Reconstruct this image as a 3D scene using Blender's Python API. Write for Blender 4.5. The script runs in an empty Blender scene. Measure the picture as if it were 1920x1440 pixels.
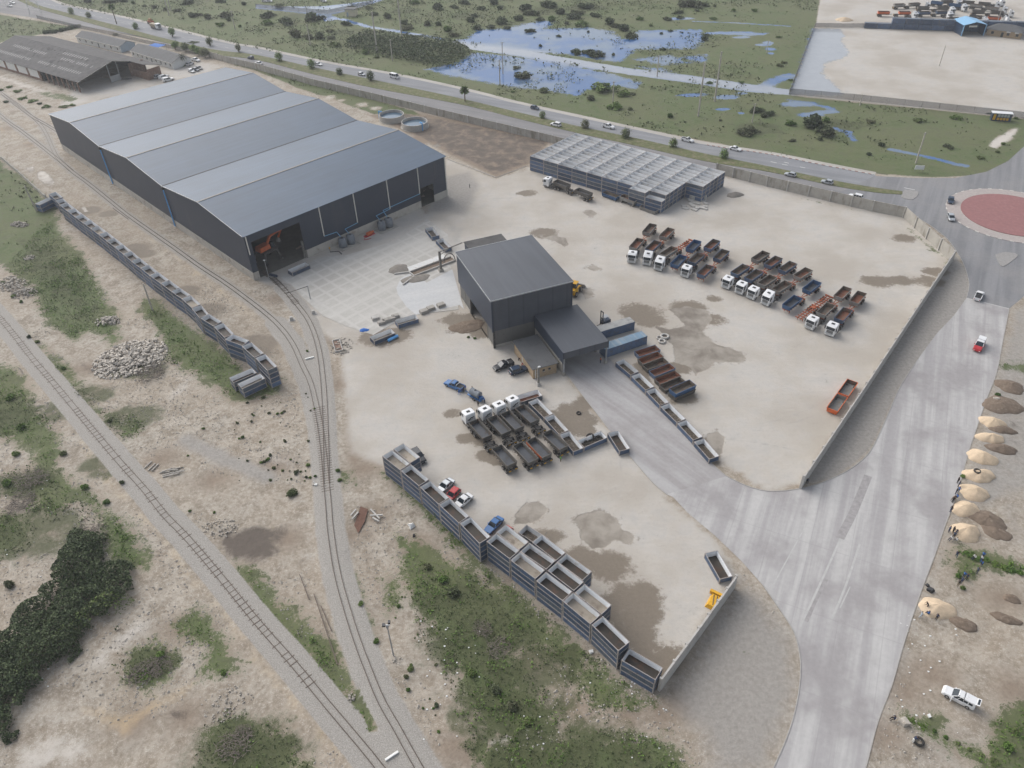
import bpy, bmesh, math, random
import numpy as np
from mathutils import Vector, Matrix

random.seed(7)
RNG = np.random.default_rng(11)
R = math.radians
scene = bpy.context.scene
COL = scene.collection

# ------------------------------------------------------------------ camera (solved from the warehouse, masts and bins)
CF, CPITCH, CROLL, CH = 1442.03, R(39.053), R(-1.799), 113.40
_c, _s = math.cos(CPITCH), math.sin(CPITCH)
_cr, _sr = math.cos(CROLL), math.sin(CROLL)
FWD = Vector((0, _c, -_s))
_r0, _u0 = Vector((1, 0, 0)), Vector((0, _s, _c))
RGT = _r0 * _cr + _u0 * _sr
UPV = _u0 * _cr - _r0 * _sr
cam_data = bpy.data.cameras.new("camera")
cam = bpy.data.objects.new("camera", cam_data)
COL.objects.link(cam)
cam.matrix_world = Matrix(((RGT.x, UPV.x, -FWD.x, 0), (RGT.y, UPV.y, -FWD.y, 0), (RGT.z, UPV.z, -FWD.z, CH), (0, 0, 0, 1)))
cam_data.sensor_width = 36
cam_data.lens = CF / 1920 * 36
cam_data.clip_start = 1
cam_data.clip_end = 9000
scene.camera = cam


def G(x, y, z=0.0):
    """survey: photo pixel (1920 wide) -> point on the horizontal plane at height z"""
    d = FWD * CF + RGT * (x - 960) + UPV * (720 - y)
    t = (z - CH) / d.z
    return Vector((0, 0, CH)) + d * t


def GP(pts, z=0.0):
    return [G(x, y, z) for x, y in pts]


def ang(a, b):
    return math.atan2(b.y - a.y, b.x - a.x)


# ------------------------------------------------------------------ mesh builder
class MB:
    def __init__(self):
        self.v, self.f, self.m = [], [], []

    def add(self, vs, fs, m=0):
        o = len(self.v)
        self.v += [tuple(p) for p in vs]
        for f in fs:
            self.f.append(tuple(i + o for i in f))
            self.m.append(m)
        return self

    def hexa(self, p, m=0):
        return self.add(p, [(3, 2, 1, 0), (4, 5, 6, 7), (0, 1, 5, 4), (1, 2, 6, 5), (2, 3, 7, 6), (3, 0, 4, 7)], m)

    def box(self, x0, x1, y0, y1, z0, z1, m=0, tx=0, ty=0):
        """axis box; tx/ty pull the top in"""
        return self.hexa([(x0, y0, z0), (x1, y0, z0), (x1, y1, z0), (x0, y1, z0),
                          (x0 + tx, y0 + ty, z1), (x1 - tx, y0 + ty, z1), (x1 - tx, y1 - ty, z1), (x0 + tx, y1 - ty, z1)], m)

    def obox(self, c, ux, hx, hy, z0, z1, m=0):
        """box with centre c, direction angle ux, half sizes"""
        ca, sa = math.cos(ux), math.sin(ux)
        p = []
        for z in (z0, z1):
            for sx, sy in ((-1, -1), (1, -1), (1, 1), (-1, 1)):
                p.append((c[0] + ca * sx * hx - sa * sy * hy, c[1] + sa * sx * hx + ca * sy * hy, z))
        return self.hexa(p, m)

    def bar(self, a, b, w, h=None, m=0):
        """square bar between two points"""
        a, b = Vector(a), Vector(b)
        h = h or w
        d = (b - a)
        if d.length < 1e-6:
            return self
        d.normalize()
        up = Vector((0, 0, 1)) if abs(d.z) < .95 else Vector((1, 0, 0))
        s = d.cross(up).normalized() * (w / 2)
        u = s.cross(d).normalized() * (h / 2)
        p = [a - s - u, a + s - u, a + s + u, a - s + u, b - s - u, b + s - u, b + s + u, b - s + u]
        return self.add(p, [(0, 1, 2, 3), (7, 6, 5, 4), (0, 4, 5, 1), (1, 5, 6, 2), (2, 6, 7, 3), (3, 7, 4, 0)], m)

    def cyl(self, a, b, r0, r1=None, n=12, m=0, cap=True):
        a, b = Vector(a), Vector(b)
        r1 = r0 if r1 is None else r1
        d = (b - a).normalized()
        up = Vector((0, 0, 1)) if abs(d.z) < .95 else Vector((1, 0, 0))
        s = d.cross(up).normalized()
        u = s.cross(d).normalized()
        vs = []
        for c, r in ((a, r0), (b, r1)):
            for i in range(n):
                t = 2 * math.pi * i / n
                vs.append(c + s * (math.cos(t) * r) + u * (math.sin(t) * r))
        fs = [(i, i + n, (i + 1) % n + n, (i + 1) % n) for i in range(n)]
        if cap:
            fs += [tuple(range(n)), tuple(range(2 * n - 1, n - 1, -1))]
        return self.add(vs, fs, m)

    def loft(self, rings, m=0, cap=True):
        n = len(rings[0])
        vs = [p for r in rings for p in r]
        fs = []
        for k in range(len(rings) - 1):
            for i in range(n):
                j = (i + 1) % n
                fs.append((k * n + i, k * n + j, (k + 1) * n + j, (k + 1) * n + i))
        if cap:
            fs += [tuple(range(n - 1, -1, -1)), tuple((len(rings) - 1) * n + i for i in range(n))]
        return self.add(vs, fs, m)

    def poly(self, pts, z=None, m=0):
        p = [(q[0], q[1], q[2] if z is None else z) for q in pts]
        return self.add(p, [tuple(range(len(p)))], m)

    def prism(self, pts, z0, z1, m=0):
        n = len(pts)
        vs = [(q[0], q[1], z0) for q in pts] + [(q[0], q[1], z1) for q in pts]
        fs = [(i, (i + 1) % n, (i + 1) % n + n, i + n) for i in range(n)] + [tuple(range(n - 1, -1, -1)), tuple(range(n, 2 * n))]
        return self.add(vs, fs, m)

    def mesh(self, name, mats, smooth=False, fixn=True):
        me = bpy.data.meshes.new(name)
        me.from_pydata(self.v, [], self.f)
        for mt in (mats if isinstance(mats, (list, tuple)) else [mats]):
            me.materials.append(mt)
        if len(me.polygons):
            me.polygons.foreach_set("material_index", self.m)
            if smooth:
                me.polygons.foreach_set("use_smooth", [True] * len(me.polygons))
        me.update()
        if fixn:
            b = bmesh.new()
            b.from_mesh(me)
            bmesh.ops.recalc_face_normals(b, faces=b.faces)
            b.to_mesh(me)
            b.free()
        return me


def link(name, data, parent=None, loc=None, rz=None):
    o = bpy.data.objects.new(name, data)
    COL.objects.link(o)
    if parent is not None:
        o.parent = parent
    if loc is not None:
        o.location = loc
    if rz is not None:
        o.rotation_euler = (0, 0, rz)
    return o


def tag(o, label=None, cat=None, group=None, kind=None):
    if label:
        o["label"] = label
    if cat:
        o["category"] = cat
    if group:
        o["group"] = group
    if kind:
        o["kind"] = kind
    return o


def thing(name, label, cat, loc=(0, 0, 0), rz=0.0, group=None):
    o = link(name, None, None, loc, rz)
    o.empty_display_size = .5
    return tag(o, label, cat, group)


def structure(name, me, z=None):
    o = link(name, me)
    o["kind"] = "structure"
    return o


KIDS = {}


def kid(name, me, parent, loc=None, rz=None, label=None):
    o = link(name, me, parent, loc, rz)
    KIDS.setdefault(parent.name, []).append(o)
    if label:
        o["label"] = label
    return o


def dup(root, loc, rz, label=None, group=None):
    """a copy of a thing with copies of its parts and sub-parts (mesh data shared)"""
    r = root.copy()
    COL.objects.link(r)
    r.location = loc
    r.rotation_euler = (0, 0, rz)
    if label:
        r["label"] = label
    if group:
        r["group"] = group
    for ch in KIDS.get(root.name, []):
        c = ch.copy()
        COL.objects.link(c)
        c.parent = r
        KIDS.setdefault(r.name, []).append(c)
        for g in KIDS.get(ch.name, []):
            d = g.copy()
            COL.objects.link(d)
            d.parent = c
            KIDS.setdefault(c.name, []).append(d)
    return r


ORD = ["first", "second", "third", "fourth", "fifth", "sixth", "seventh", "eighth", "ninth", "tenth", "eleventh", "twelfth",
       "thirteenth", "fourteenth", "fifteenth", "sixteenth", "seventeenth", "eighteenth", "nineteenth", "twentieth", "twenty-first", "twenty-second"]


# ------------------------------------------------------------------ materials
class NT:
    def __init__(self, name):
        self.mat = bpy.data.materials.new(name)
        self.mat.use_nodes = True
        self.t = self.mat.node_tree
        self.t.nodes.clear()
        self.out = self.n("ShaderNodeOutputMaterial")
        self.bsdf = self.n("ShaderNodeBsdfPrincipled")
        self.l(self.bsdf.outputs[0], self.out.inputs[0])

    def n(self, typ, **kw):
        nd = self.t.nodes.new(typ)
        for k, v in kw.items():
            setattr(nd, k, v)
        return nd

    def l(self, a, b):
        self.t.links.new(a, b)

    def noise(self, vec, scale, detail=4, rough=.55, dist=0.0):
        nd = self.n("ShaderNodeTexNoise")
        nd.inputs["Scale"].default_value = scale
        nd.inputs["Detail"].default_value = detail
        nd.inputs["Roughness"].default_value = rough
        nd.inputs["Distortion"].default_value = dist
        self.l(vec, nd.inputs["Vector"])
        return nd.outputs["Fac"]

    def math(self, op, a, b=None, c=None, clamp=False):
        nd = self.n("ShaderNodeMath", operation=op, use_clamp=clamp)
        for i, v in enumerate((a, b, c)):
            if v is None:
                continue
            if isinstance(v, (int, float)):
                nd.inputs[i].default_value = v
            else:
                self.l(v, nd.inputs[i])
        return nd.outputs[0]

    def remap(self, v, a, b, c=0.0, d=1.0, smooth=True):
        nd = self.n("ShaderNodeMapRange")
        nd.interpolation_type = "SMOOTHSTEP" if smooth else "LINEAR"
        nd.clamp = True
        self.l(v, nd.inputs[0])
        for i, x in enumerate((a, b, c, d)):
            nd.inputs[i + 1].default_value = x
        return nd.outputs[0]

    def mix(self, f, a, b, mode="MIX"):
        nd = self.n("ShaderNodeMix", data_type="RGBA", blend_type=mode)
        for sock, v in ((nd.inputs[0], f), (nd.inputs[6], a), (nd.inputs[7], b)):
            if isinstance(v, (int, float)):
                sock.default_value = v if sock is nd.inputs[0] else (v, v, v, 1)
            elif isinstance(v, (tuple, list)):
                sock.default_value = (*v[:3], 1)
            else:
                self.l(v, sock)
        return nd.outputs[2]

    def scale(self, col, f):
        """colour times a scalar socket"""
        nd = self.n("ShaderNodeVectorMath", operation="SCALE")
        if isinstance(col, (tuple, list)):
            nd.inputs[0].default_value = col[:3]
        else:
            self.l(col, nd.inputs[0])
        if isinstance(f, (int, float)):
            nd.inputs["Scale"].default_value = f
        else:
            self.l(f, nd.inputs["Scale"])
        return nd.outputs[0]

    def bump(self, h, strength=.3, dist=.1):
        nd = self.n("ShaderNodeBump")
        nd.inputs["Strength"].default_value = strength
        nd.inputs["Distance"].default_value = dist
        self.l(h, nd.inputs["Height"])
        self.l(nd.outputs[0], self.bsdf.inputs["Normal"])


def mat(name, col, rough=.65, metal=0.0, var=.2, scale=1.5, dirt=None, damt=.5, dscale=.8, spec=.35, orand=0.0, bump=0.0, world=False, streak=None):
    k = NT(name)
    if world:
        vec = k.n("ShaderNodeNewGeometry").outputs["Position"]
    else:
        tc = k.n("ShaderNodeTexCoord").outputs["Object"]
        oi = k.n("ShaderNodeObjectInfo")
        off = k.n("ShaderNodeVectorMath", operation="ADD")
        k.l(tc, off.inputs[0])
        sc = k.n("ShaderNodeVectorMath", operation="SCALE")
        sc.inputs[0].default_value = (37, 91, 53)
        k.l(oi.outputs["Random"], sc.inputs["Scale"])
        k.l(sc.outputs[0], off.inputs[1])
        vec = off.outputs[0]
    n1 = k.noise(vec, scale, 5, .6)
    f = k.remap(n1, .25, .75, 1 - var, 1 + var, False)
    if orand:
        oi2 = k.n("ShaderNodeObjectInfo")
        f = k.math("MULTIPLY", f, k.remap(oi2.outputs["Random"], 0, 1, 1 - orand, 1 + orand, False))
    c = k.scale(col, f)
    if dirt:
        v2 = vec
        if streak:
            mp = k.n("ShaderNodeMapping")
            mp.inputs["Scale"].default_value = streak
            k.l(vec, mp.inputs["Vector"])
            v2 = mp.outputs[0]
        n2 = k.noise(v2, dscale, 6, .65)
        d = k.remap(n2, .62 - damt * .35, .78 - damt * .2)
        c = k.mix(k.math("MULTIPLY", d, .85), c, dirt)
    k.l(c, k.bsdf.inputs["Base Color"])
    k.bsdf.inputs["Roughness"].default_value = rough
    k.bsdf.inputs["Metallic"].default_value = metal
    k.bsdf.inputs["Specular IOR Level"].default_value = spec
    if bump:
        k.bump(k.noise(vec, scale * 6, 4), bump, .05)
    return k.mat


def foliage(name, col, col2, rough=.75):
    k = NT(name)
    geo = k.n("ShaderNodeNewGeometry")
    oi = k.n("ShaderNodeObjectInfo")
    n1 = k.noise(geo.outputs["Position"], .55, 3)
    n2 = k.noise(geo.outputs["Position"], 3.5, 2)
    f = k.math("ADD", k.math("MULTIPLY", n1, .7), k.math("MULTIPLY", n2, .5))
    f = k.math("ADD", f, k.math("MULTIPLY", oi.outputs["Random"], .35))
    c = k.mix(k.remap(f, .45, 1.0), col, col2)
    c = k.mix(k.math("MULTIPLY", k.remap(oi.outputs["Random"], .45, 1.0, 0, .75), k.remap(n2, .35, .6)), c, (.105, .09, .06))
    rp = k.n("ShaderNodeAttribute")
    rp.attribute_name = "shade"
    c = k.scale(c, k.remap(rp.outputs["Fac"], 0, 1, .55, 1.45, False))
    k.l(c, k.bsdf.inputs["Base Color"])
    k.bsdf.inputs["Roughness"].default_value = rough
    k.bsdf.inputs["Specular IOR Level"].default_value = .2
    return k.mat


M = {}
RUST = (.13, .062, .035)
M["blue"] = mat("blue_steel", (.078, .115, .185), .55, 0, .25, .9, (.15, .125, .11), .3, 1.1, orand=.38)
M["blue_dusty"] = mat("dusty_blue_steel", (.11, .135, .17), .7, 0, .25, .9, (.19, .175, .155), .36, .9, orand=.2)
M["rail_rust"] = mat("faded_rail", (.33, .305, .29), .75, 0, .25, 2.5, (.15, .09, .06), .35, 2.5)
M["lining"] = mat("grey_lining", (.69, .705, .72), .7, 0, .06, .7, (.46, .42, .36), .2, .6, orand=.07)
M["floor_wet"] = mat("rusty_wet_floor", (.04, .033, .026), .55, 0, .4, .5, (.075, .038, .022), .42, .6, orand=.3)
M["floor_dust"] = mat("dusty_floor", (.3, .265, .22), .9, 0, .2, .5, (.14, .11, .085), .35, .45, orand=.2)
M["floor_grey"] = mat("scuffed_grey_floor", (.07, .076, .088), .6, 0, .25, .6, (.05, .042, .036), .35, .7)
M["floor_rust"] = mat("rust_red_floor", (.2, .078, .045), .8, 0, .35, .7, (.13, .105, .08), .5, .7)
M["rubble"] = mat("rubble_fill", (.075, .06, .046), .9, 0, .5, 2.2, (.24, .215, .18), .3, 2.2)
M["tip_grey"] = mat("grey_tipper_steel", (.2, .195, .185), .65, 0, .2, .8, (.2, .12, .07), .3, 1.2, orand=.15)
M["tip_in"] = mat("rusty_tipper_inside", (.12, .1, .078), .7, 0, .3, .7, (.19, .08, .05), .4, .8, orand=.25)
M["tip_dark"] = mat("dark_tipper_steel", (.105, .1, .09), .65, 0, .2, 1., (.2, .1, .06), .3, 1.4, orand=.15)
M["tip_blue"] = mat("blue_tipper_steel", (.04, .085, .17), .5, 0, .2, .8, (.12, .1, .09), .2, 1.2, orand=.15)
M["orange"] = mat("orange_chassis", (.32, .085, .035), .6, 0, .25, 1.5, (.13, .07, .05), .35, 1.6)
M["orange_bright"] = mat("orange_paint", (.55, .12, .035), .5, 0, .15, 1.2, (.2, .1, .06), .2, 1.5)
M["chassis"] = mat("dark_chassis", (.06, .058, .056), .7, 0, .3, 2, (.14, .12, .1), .4, 1.5)
M["tyre"] = mat("tyre_rubber", (.035, .033, .031), .85, 0, .3, 3, (.15, .13, .11), .35, 3)
M["hub"] = mat("wheel_hub", (.3, .29, .28), .5, .3, .2, 4)
M["white"] = mat("white_paint", (.66, .665, .67), .4, 0, .05, 1, (.45, .41, .35), .14, 1.2, spec=.5)
M["silver"] = mat("silver_paint", (.42, .44, .46), .3, .4, .05, 1, spec=.5)
M["black"] = mat("black_paint", (.018, .02, .026), .25, 0, .1, 1, spec=.5)
M["navy"] = mat("dark_blue_paint", (.022, .04, .075), .3, 0, .1, 1, spec=.5)
M["bluecar"] = mat("blue_paint", (.03, .12, .3), .3, 0, .1, 1, spec=.5)
M["red"] = mat("red_paint", (.4, .025, .03), .35, 0, .08, 1, spec=.5)
M["greyp"] = mat("grey_paint", (.13, .135, .14), .35, .2, .1, 1, spec=.5)
M["glass"] = mat("dark_glass", (.02, .027, .035), .08, 0, .1, 1, spec=.7)
M["lamp"] = mat("lamp_lens", (.7, .7, .66), .15, 0, .05, 2, spec=.6)
M["tail"] = mat("tail_lens", (.4, .02, .02), .2, 0, .05, 2)
M["plastic"] = mat("black_plastic", (.03, .03, .032), .6, 0, .1, 2)
M["grille"] = mat("dark_grille", (.16, .165, .17), .4, .3, .1, 3)
M["yellow"] = mat("yellow_paint", (.6, .33, .02), .45, 0, .15, 2, (.2, .13, .05), .25, 2)
M["green"] = mat("green_paint", (.09, .25, .06), .45, 0, .1, 2)
M["conc"] = mat("panel_concrete", (.35, .33, .295), .9, 0, .15, .6, (.2, .18, .145), .35, .5, bump=.1, streak=(1, 1, .35))
M["conc_pale"] = mat("pale_concrete", (.42, .405, .38), .9, 0, .12, .7, (.3, .27, .23), .25, .6)
M["clad"] = mat("charcoal_cladding", (.027, .037, .058), .45, 0, .08, .3, (.04, .048, .066), .3, .25, spec=.4, world=True, streak=(1, 1, .3))
M["clad_lines"] = None
M["trim"] = mat("pale_trim", (.6, .58, .53), .6, 0, .1, 2)
M["galv"] = mat("galvanised_steel", (.36, .37, .38), .45, .5, .12, 1.5)
M["steel"] = mat("weathered_steel", (.2, .19, .175), .6, .2, .2, 2)
M["pipe_blue"] = mat("blue_pipe", (.1, .34, .68), .4, 0, .1, 2)
M["tank_grey"] = mat("grey_tank", (.17, .19, .215), .5, 0, .1, 1, (.26, .25, .23), .3, 1)
M["brick"] = mat("pale_brick", (.33, .25, .165), .85, 0, .2, 3, (.24, .17, .11), .4, 4)
M["redbrick"] = mat("red_brick", (.19, .118, .088), .9, 0, .25, 1.5, (.3, .25, .2), .4, .9)
M["oldroof"] = mat("weathered_sheet_roof", (.072, .07, .07), .85, 0, .2, .5, (.045, .043, .045), .45, .35)
M["greyroof"] = mat("grey_sheet_roof", (.1, .102, .105), .8, 0, .12, .6, (.07, .068, .066), .3, .4)
M["sheet_pale"] = mat("translucent_sheet", (.14, .145, .145), .6, 0, .1, 1)
M["plaster"] = mat("white_plaster", (.62, .62, .6), .85, 0, .1, .8, (.4, .36, .3), .25, .8)
M["plaster_blue"] = mat("blue_plaster", (.3, .36, .42), .85, 0, .1, .8)
M["cream"] = mat("cream_plaster", (.58, .52, .4), .85, 0, .1, .8)
M["roof_blue"] = mat("light_blue_roof", (.22, .42, .62), .5, 0, .06, .8)
M["wood"] = mat("weathered_wood", (.4, .37, .33), .85, 0, .2, 2)
M["timber"] = mat("grey_timber", (.33, .31, .28), .9, 0, .2, 2)
M["railsteel"] = mat("rusty_rail", (.085, .062, .048), .5, .2, .2, 2)
M["sleeper"] = mat("rusty_sleeper", (.13, .1, .08), .8, 0, .3, 2)
M["white_mark"] = mat("white_marker", (.75, .75, .72), .7, 0, .08, 2)
M["stone"] = mat("pale_stone", (.40, .367, .322), .95, 0, .25, 1.5, (.25, .21, .17), .3, 2, orand=.15, bump=.2)
M["heap_sand"] = mat("cream_sand", (.56, .44, .31), .95, 0, .12, 1.2, (.47, .37, .27), .4, 3, bump=.15)
M["heap_soil"] = mat("brown_soil", (.16, .122, .092), .95, 0, .25, 1.2, (.25, .2, .155), .3, 1.5, bump=.2)
M["heap_grey"] = mat("grey_grit", (.22, .2, .175), .95, 0, .2, 1, bump=.2)
M["bark"] = mat("bark", (.14, .11, .085), .9, 0, .25, 3)
M["twig"] = mat("dry_twig", (.17, .145, .125), .9, 0, .3, 3)
M["leaf"] = foliage("leaf_green", (.05, .095, .02), (.125, .19, .045))
M["leaf_dark"] = foliage("leaf_dark", (.036, .052, .026), (.092, .118, .056))
M["leaf_olive"] = foliage("leaf_olive", (.052, .072, .028), (.12, .14, .06))
M["leaf_bright"] = foliage("leaf_bright", (.06, .115, .022), (.14, .215, .05))
M["bin_bag"] = mat("white_sack", (.7, .7, .68), .8, 0, .1, 2)
M["bluecloth"] = mat("blue_cloth", (.03, .13, .42), .8, 0, .15, 3)
M["water_tank"] = mat("tank_water", (.09, .14, .19), .08, 0, .15, .3, spec=.6)


def roofmat(name, col, rough, lines):
    """profiled sheet roof: fine sheet ribs along local y, faint sheet laps"""
    k = NT(name)
    tc = k.n("ShaderNodeTexCoord").outputs["Object"]
    wv = k.n("ShaderNodeTexWave")
    wv.bands_direction = "X"
    wv.inputs["Scale"].default_value = lines
    wv.inputs["Distortion"].default_value = 0
    k.l(tc, wv.inputs["Vector"])
    mp = k.n("ShaderNodeMapping")
    mp.inputs["Scale"].default_value = (.9, .05, 1)
    k.l(tc, mp.inputs["Vector"])
    n2 = k.noise(mp.outputs[0], 1.0, 3)
    n3 = k.noise(tc, .06, 3)
    f = k.math("ADD", k.remap(n2, .3, .7, .88, 1.08, False), k.remap(n3, .3, .7, -.09, .09, False))
    k.l(k.scale(col, f), k.bsdf.inputs["Base Color"])
    k.bsdf.inputs["Roughness"].default_value = rough
    k.bsdf.inputs["Specular IOR Level"].default_value = .4
    k.bump(wv.outputs["Fac"], .25, .03)
    return k.mat


M["roof_wh"] = roofmat("slate_blue_sheet_roof", (.042, .074, .12), .5, 1.0)
M["roof_hall"] = roofmat("charcoal_sheet_roof", (.064, .071, .085), .5, 1.3)
# ------------------------------------------------------------------ ground sheet with painted ground cover weights
def axis(lo, hi, a, b, step, grow, lim):
    mid = list(np.arange(a, b, step))
    s, up = step, []
    x = b
    while x < hi:
        up.append(x)
        s *= grow if x < lim[1] else 1.25
        x += s
    s, dn = step, []
    x = a - step
    while x > lo:
        dn.append(x)
        s *= grow if x > lim[0] else 1.25
        x -= s
    return np.array(dn[::-1] + mid + up)


XS = axis(-3500, 3500, -130, 130, .6, 1.006, (-360, 360))
YS = axis(-400, 3800, 42, 240, .6, 1.004, (30, 600))
GX, GY = np.meshgrid(XS, YS)
CH_NAMES = ["yard", "grass", "brush", "dirt", "soil", "wet", "puddle", "pale", "ochre", "ballast", "dust", "flood"]
W = {c: np.zeros(GX.shape, np.float32) for c in CH_NAMES}


def _box(p, pad):
    a, b = p.min(0) - pad, p.max(0) + pad
    i0, i1 = np.searchsorted(XS, (a[0], b[0]))
    j0, j1 = np.searchsorted(YS, (a[1], b[1]))
    return slice(max(j0 - 1, 0), j1 + 1), slice(max(i0 - 1, 0), i1 + 1)


def _segdist(p, closed, X, Y):
    d = np.full(X.shape, 1e9)
    n = len(p)
    for i in range(n if closed else n - 1):
        a, b = p[i], p[(i + 1) % n]
        e = b - a
        L = max((e * e).sum(), 1e-9)
        t = np.clip(((X - a[0]) * e[0] + (Y - a[1]) * e[1]) / L, 0, 1)
        d = np.minimum(d, np.hypot(X - a[0] - t * e[0], Y - a[1] - t * e[1]))
    return d


def _put(ch, sl, w, op):
    A = W[ch]
    if op == "sub":
        A[sl] = A[sl] * (1 - w)
    else:
        A[sl] = np.maximum(A[sl], w)


def paint(ch, pts, soft=1.2, val=1.0, op="max"):
    p = np.array([G(*q)[:2] for q in pts])
    sl = _box(p, soft)
    X, Y = GX[sl], GY[sl]
    if X.size == 0:
        return
    ins = np.zeros(X.shape, bool)
    n = len(p)
    for i in range(n):
        (x1, y1), (x2, y2) = p[i], p[(i + 1) % n]
        if y1 == y2:
            continue
        ins ^= ((y1 > Y) != (y2 > Y)) & (X < (x2 - x1) * (Y - y1) / (y2 - y1) + x1)
    d = _segdist(p, True, X, Y)
    w = np.clip(.5 + np.where(ins, d, -d) / (2 * soft), 0, 1) * val
    _put(ch, sl, w, op)


def stroke(ch, pts, width, soft=1.0, val=1.0, op="max"):
    p = np.array([q[:2] if isinstance(q, Vector) else G(*q)[:2] for q in pts])
    sl = _box(p, width / 2 + soft)
    X, Y = GX[sl], GY[sl]
    if X.size == 0:
        return
    d = _segdist(p, False, X, Y)
    _put(ch, sl, np.clip(.5 + (width / 2 - d) / (2 * soft), 0, 1) * val, op)


def blob(ch, x, y, r, soft=None, val=1.0, asp=1.0, op="max"):
    c = G(x, y)
    soft = soft or r * .5
    p = np.array([[c.x - r * asp, c.y - r], [c.x + r * asp, c.y + r]])
    sl = _box(p, soft)
    X, Y = GX[sl], GY[sl]
    if X.size == 0:
        return
    d = np.hypot((X - c.x) / asp, Y - c.y)
    _put(ch, sl, np.clip(.5 + (r - d) / (2 * soft), 0, 1) * val, op)


def vnoise(X, Y, cell, seed):
    rs = np.random.default_rng(seed)
    n = 256
    T = rs.random((n, n))
    u, v = X / cell, Y / cell
    i, j = np.floor(u).astype(int), np.floor(v).astype(int)
    a, b = u - i, v - j
    a, b = a * a * (3 - 2 * a), b * b * (3 - 2 * b)
    i, j = i % n, j % n
    i2, j2 = (i + 1) % n, (j + 1) % n
    return (T[i, j] * (1 - a) + T[i2, j] * a) * (1 - b) + (T[i, j2] * (1 - a) + T[i2, j2] * a) * b


LEFT_EDGE = [(1812, 559), (1790, 590), (1755, 627), (1720, 675), (1690, 720), (1672, 760), (1650, 810), (1634, 842), (1617, 862), (1590, 882), (1560, 897), (1530, 909), (1490, 918), (1440, 921), (1400, 911), (1362, 893)]
DRIVE_R = [(1362, 893), (1330, 865), (1300, 834), (1260, 792), (1215, 747), (1170, 702), (1140, 670), (1080, 610)]
DRIVE_L = [(1010, 640), (1066, 706), (1095, 745), (1130, 790), (1160, 830), (1190, 866), (1225, 906), (1250, 927)]
SOUTH_L = [(1250, 927), (1262, 932), (1290, 962), (1340, 1004), (1390, 1052), (1430, 1097), (1462, 1143), (1488, 1184), (1498, 1220), (1501, 1255), (1497, 1300), (1486, 1350), (1470, 1395), (1450, 1440), (1420, 1510)]
RIGHT_EDGE = [(1600, 1530), (1627, 1425), (1647, 1350), (1672, 1285), (1690, 1222), (1706, 1170), (1730, 1100), (1751, 1045), (1772, 985), (1796, 920), (1815, 850), (1832, 800), (1850, 747), (1868, 700), (1880, 640), (1892, 579)]
RB_OUT = [(1560, 368), (1640, 330), (1720, 334), (1790, 334), (1850, 322), (1890, 302), (1925, 270), (1990, 235), (2140, 230), (2300, 300), (2300, 560), (2000, 600), (1935, 540), (1915, 560), (1892, 579), (1812, 559), (1817, 535), (1812, 510), (1800, 482), (1775, 447), (1740, 420), (1702, 399), (1680, 392)]
# --- yards
YARD = [(600, 622), (640, 650), (645, 760), (655, 850), (700, 865), (745, 880), (900, 1005), (1060, 1130), (1240, 1292), (1385, 1080),
        (1330, 1000), (1250, 930), (1100, 760), (1065, 710), (1140, 680), (1350, 865), (1440, 925), (1505, 905), (1790, 480), (1700, 402),
        (1560, 368), (1360, 330), (1040, 268), (985, 318), (930, 335), (838, 298), (800, 400), (780, 380), (480, 520), (540, 560)]
paint("yard", YARD, 3)
paint("yard", [(1481, 178), (1529, 50), (1560, -120), (2300, -120), (2300, 260), (1920, 222)], .6)
paint("yard", [(430, 0), (520, 12), (640, 0), (700, -14), (700, -120), (300, -120)], 2, .8)
paint("yard", [(130, 160), (260, 120), (350, 110), (420, 120), (420, 128), (250, 175), (100, 210)], 4, .7)
# --- fields beyond the highway and round the warehouse
paint("grass", [(90, -160), (60, -20), (125, 10), (230, 31), (430, 81), (600, 113), (740, 137), (960, 187), (1200, 240), (1440, 285), (1650, 325),
                (1750, 332), (1830, 328), (1890, 305), (1930, 270), (2100, 200), (1920, 224), (1481, 180), (1527, 50), (1560, -160)], 1.5, 1.35)
paint("grass", [(-80, 24), (0, 28), (120, 48), (150, 53), (90, 62), (30, 72), (-80, 100)], 2, 1.3)
paint("grass", [(425, 119), (480, 129), (590, 160), (720, 193), (775, 208), (790, 216), (740, 212), (700, 214), (640, 192), (560, 165), (480, 132)], 1.5, 1.2)
paint("grass", [(60, 170), (110, 172), (150, 185), (130, 192), (80, 182)], 2, .7)
paint("dirt", [(690, 216), (760, 207), (850, 224), (960, 248), (1035, 262), (990, 312), (930, 333), (845, 292), (790, 262)], 2, 1)
paint("soil", [(830, 240), (950, 250), (1000, 265), (975, 300), (900, 300), (850, 270)], 6, .62)
paint("soil", [(700, 218), (760, 210), (850, 226), (960, 249), (1035, 263), (988, 311), (930, 331), (845, 291), (790, 262)], 3, .62)
blob("dirt", 790, 262, 5)
for q in [(470, 178, 3), (620, 182, 3), (680, 196, 3), (705, 203, 2.5), (640, 188, 2)]:
    blob("pale", *q, val=.6)
    blob("grass", *q[:2], q[2] * 1.2, op="sub", val=.7)
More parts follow.
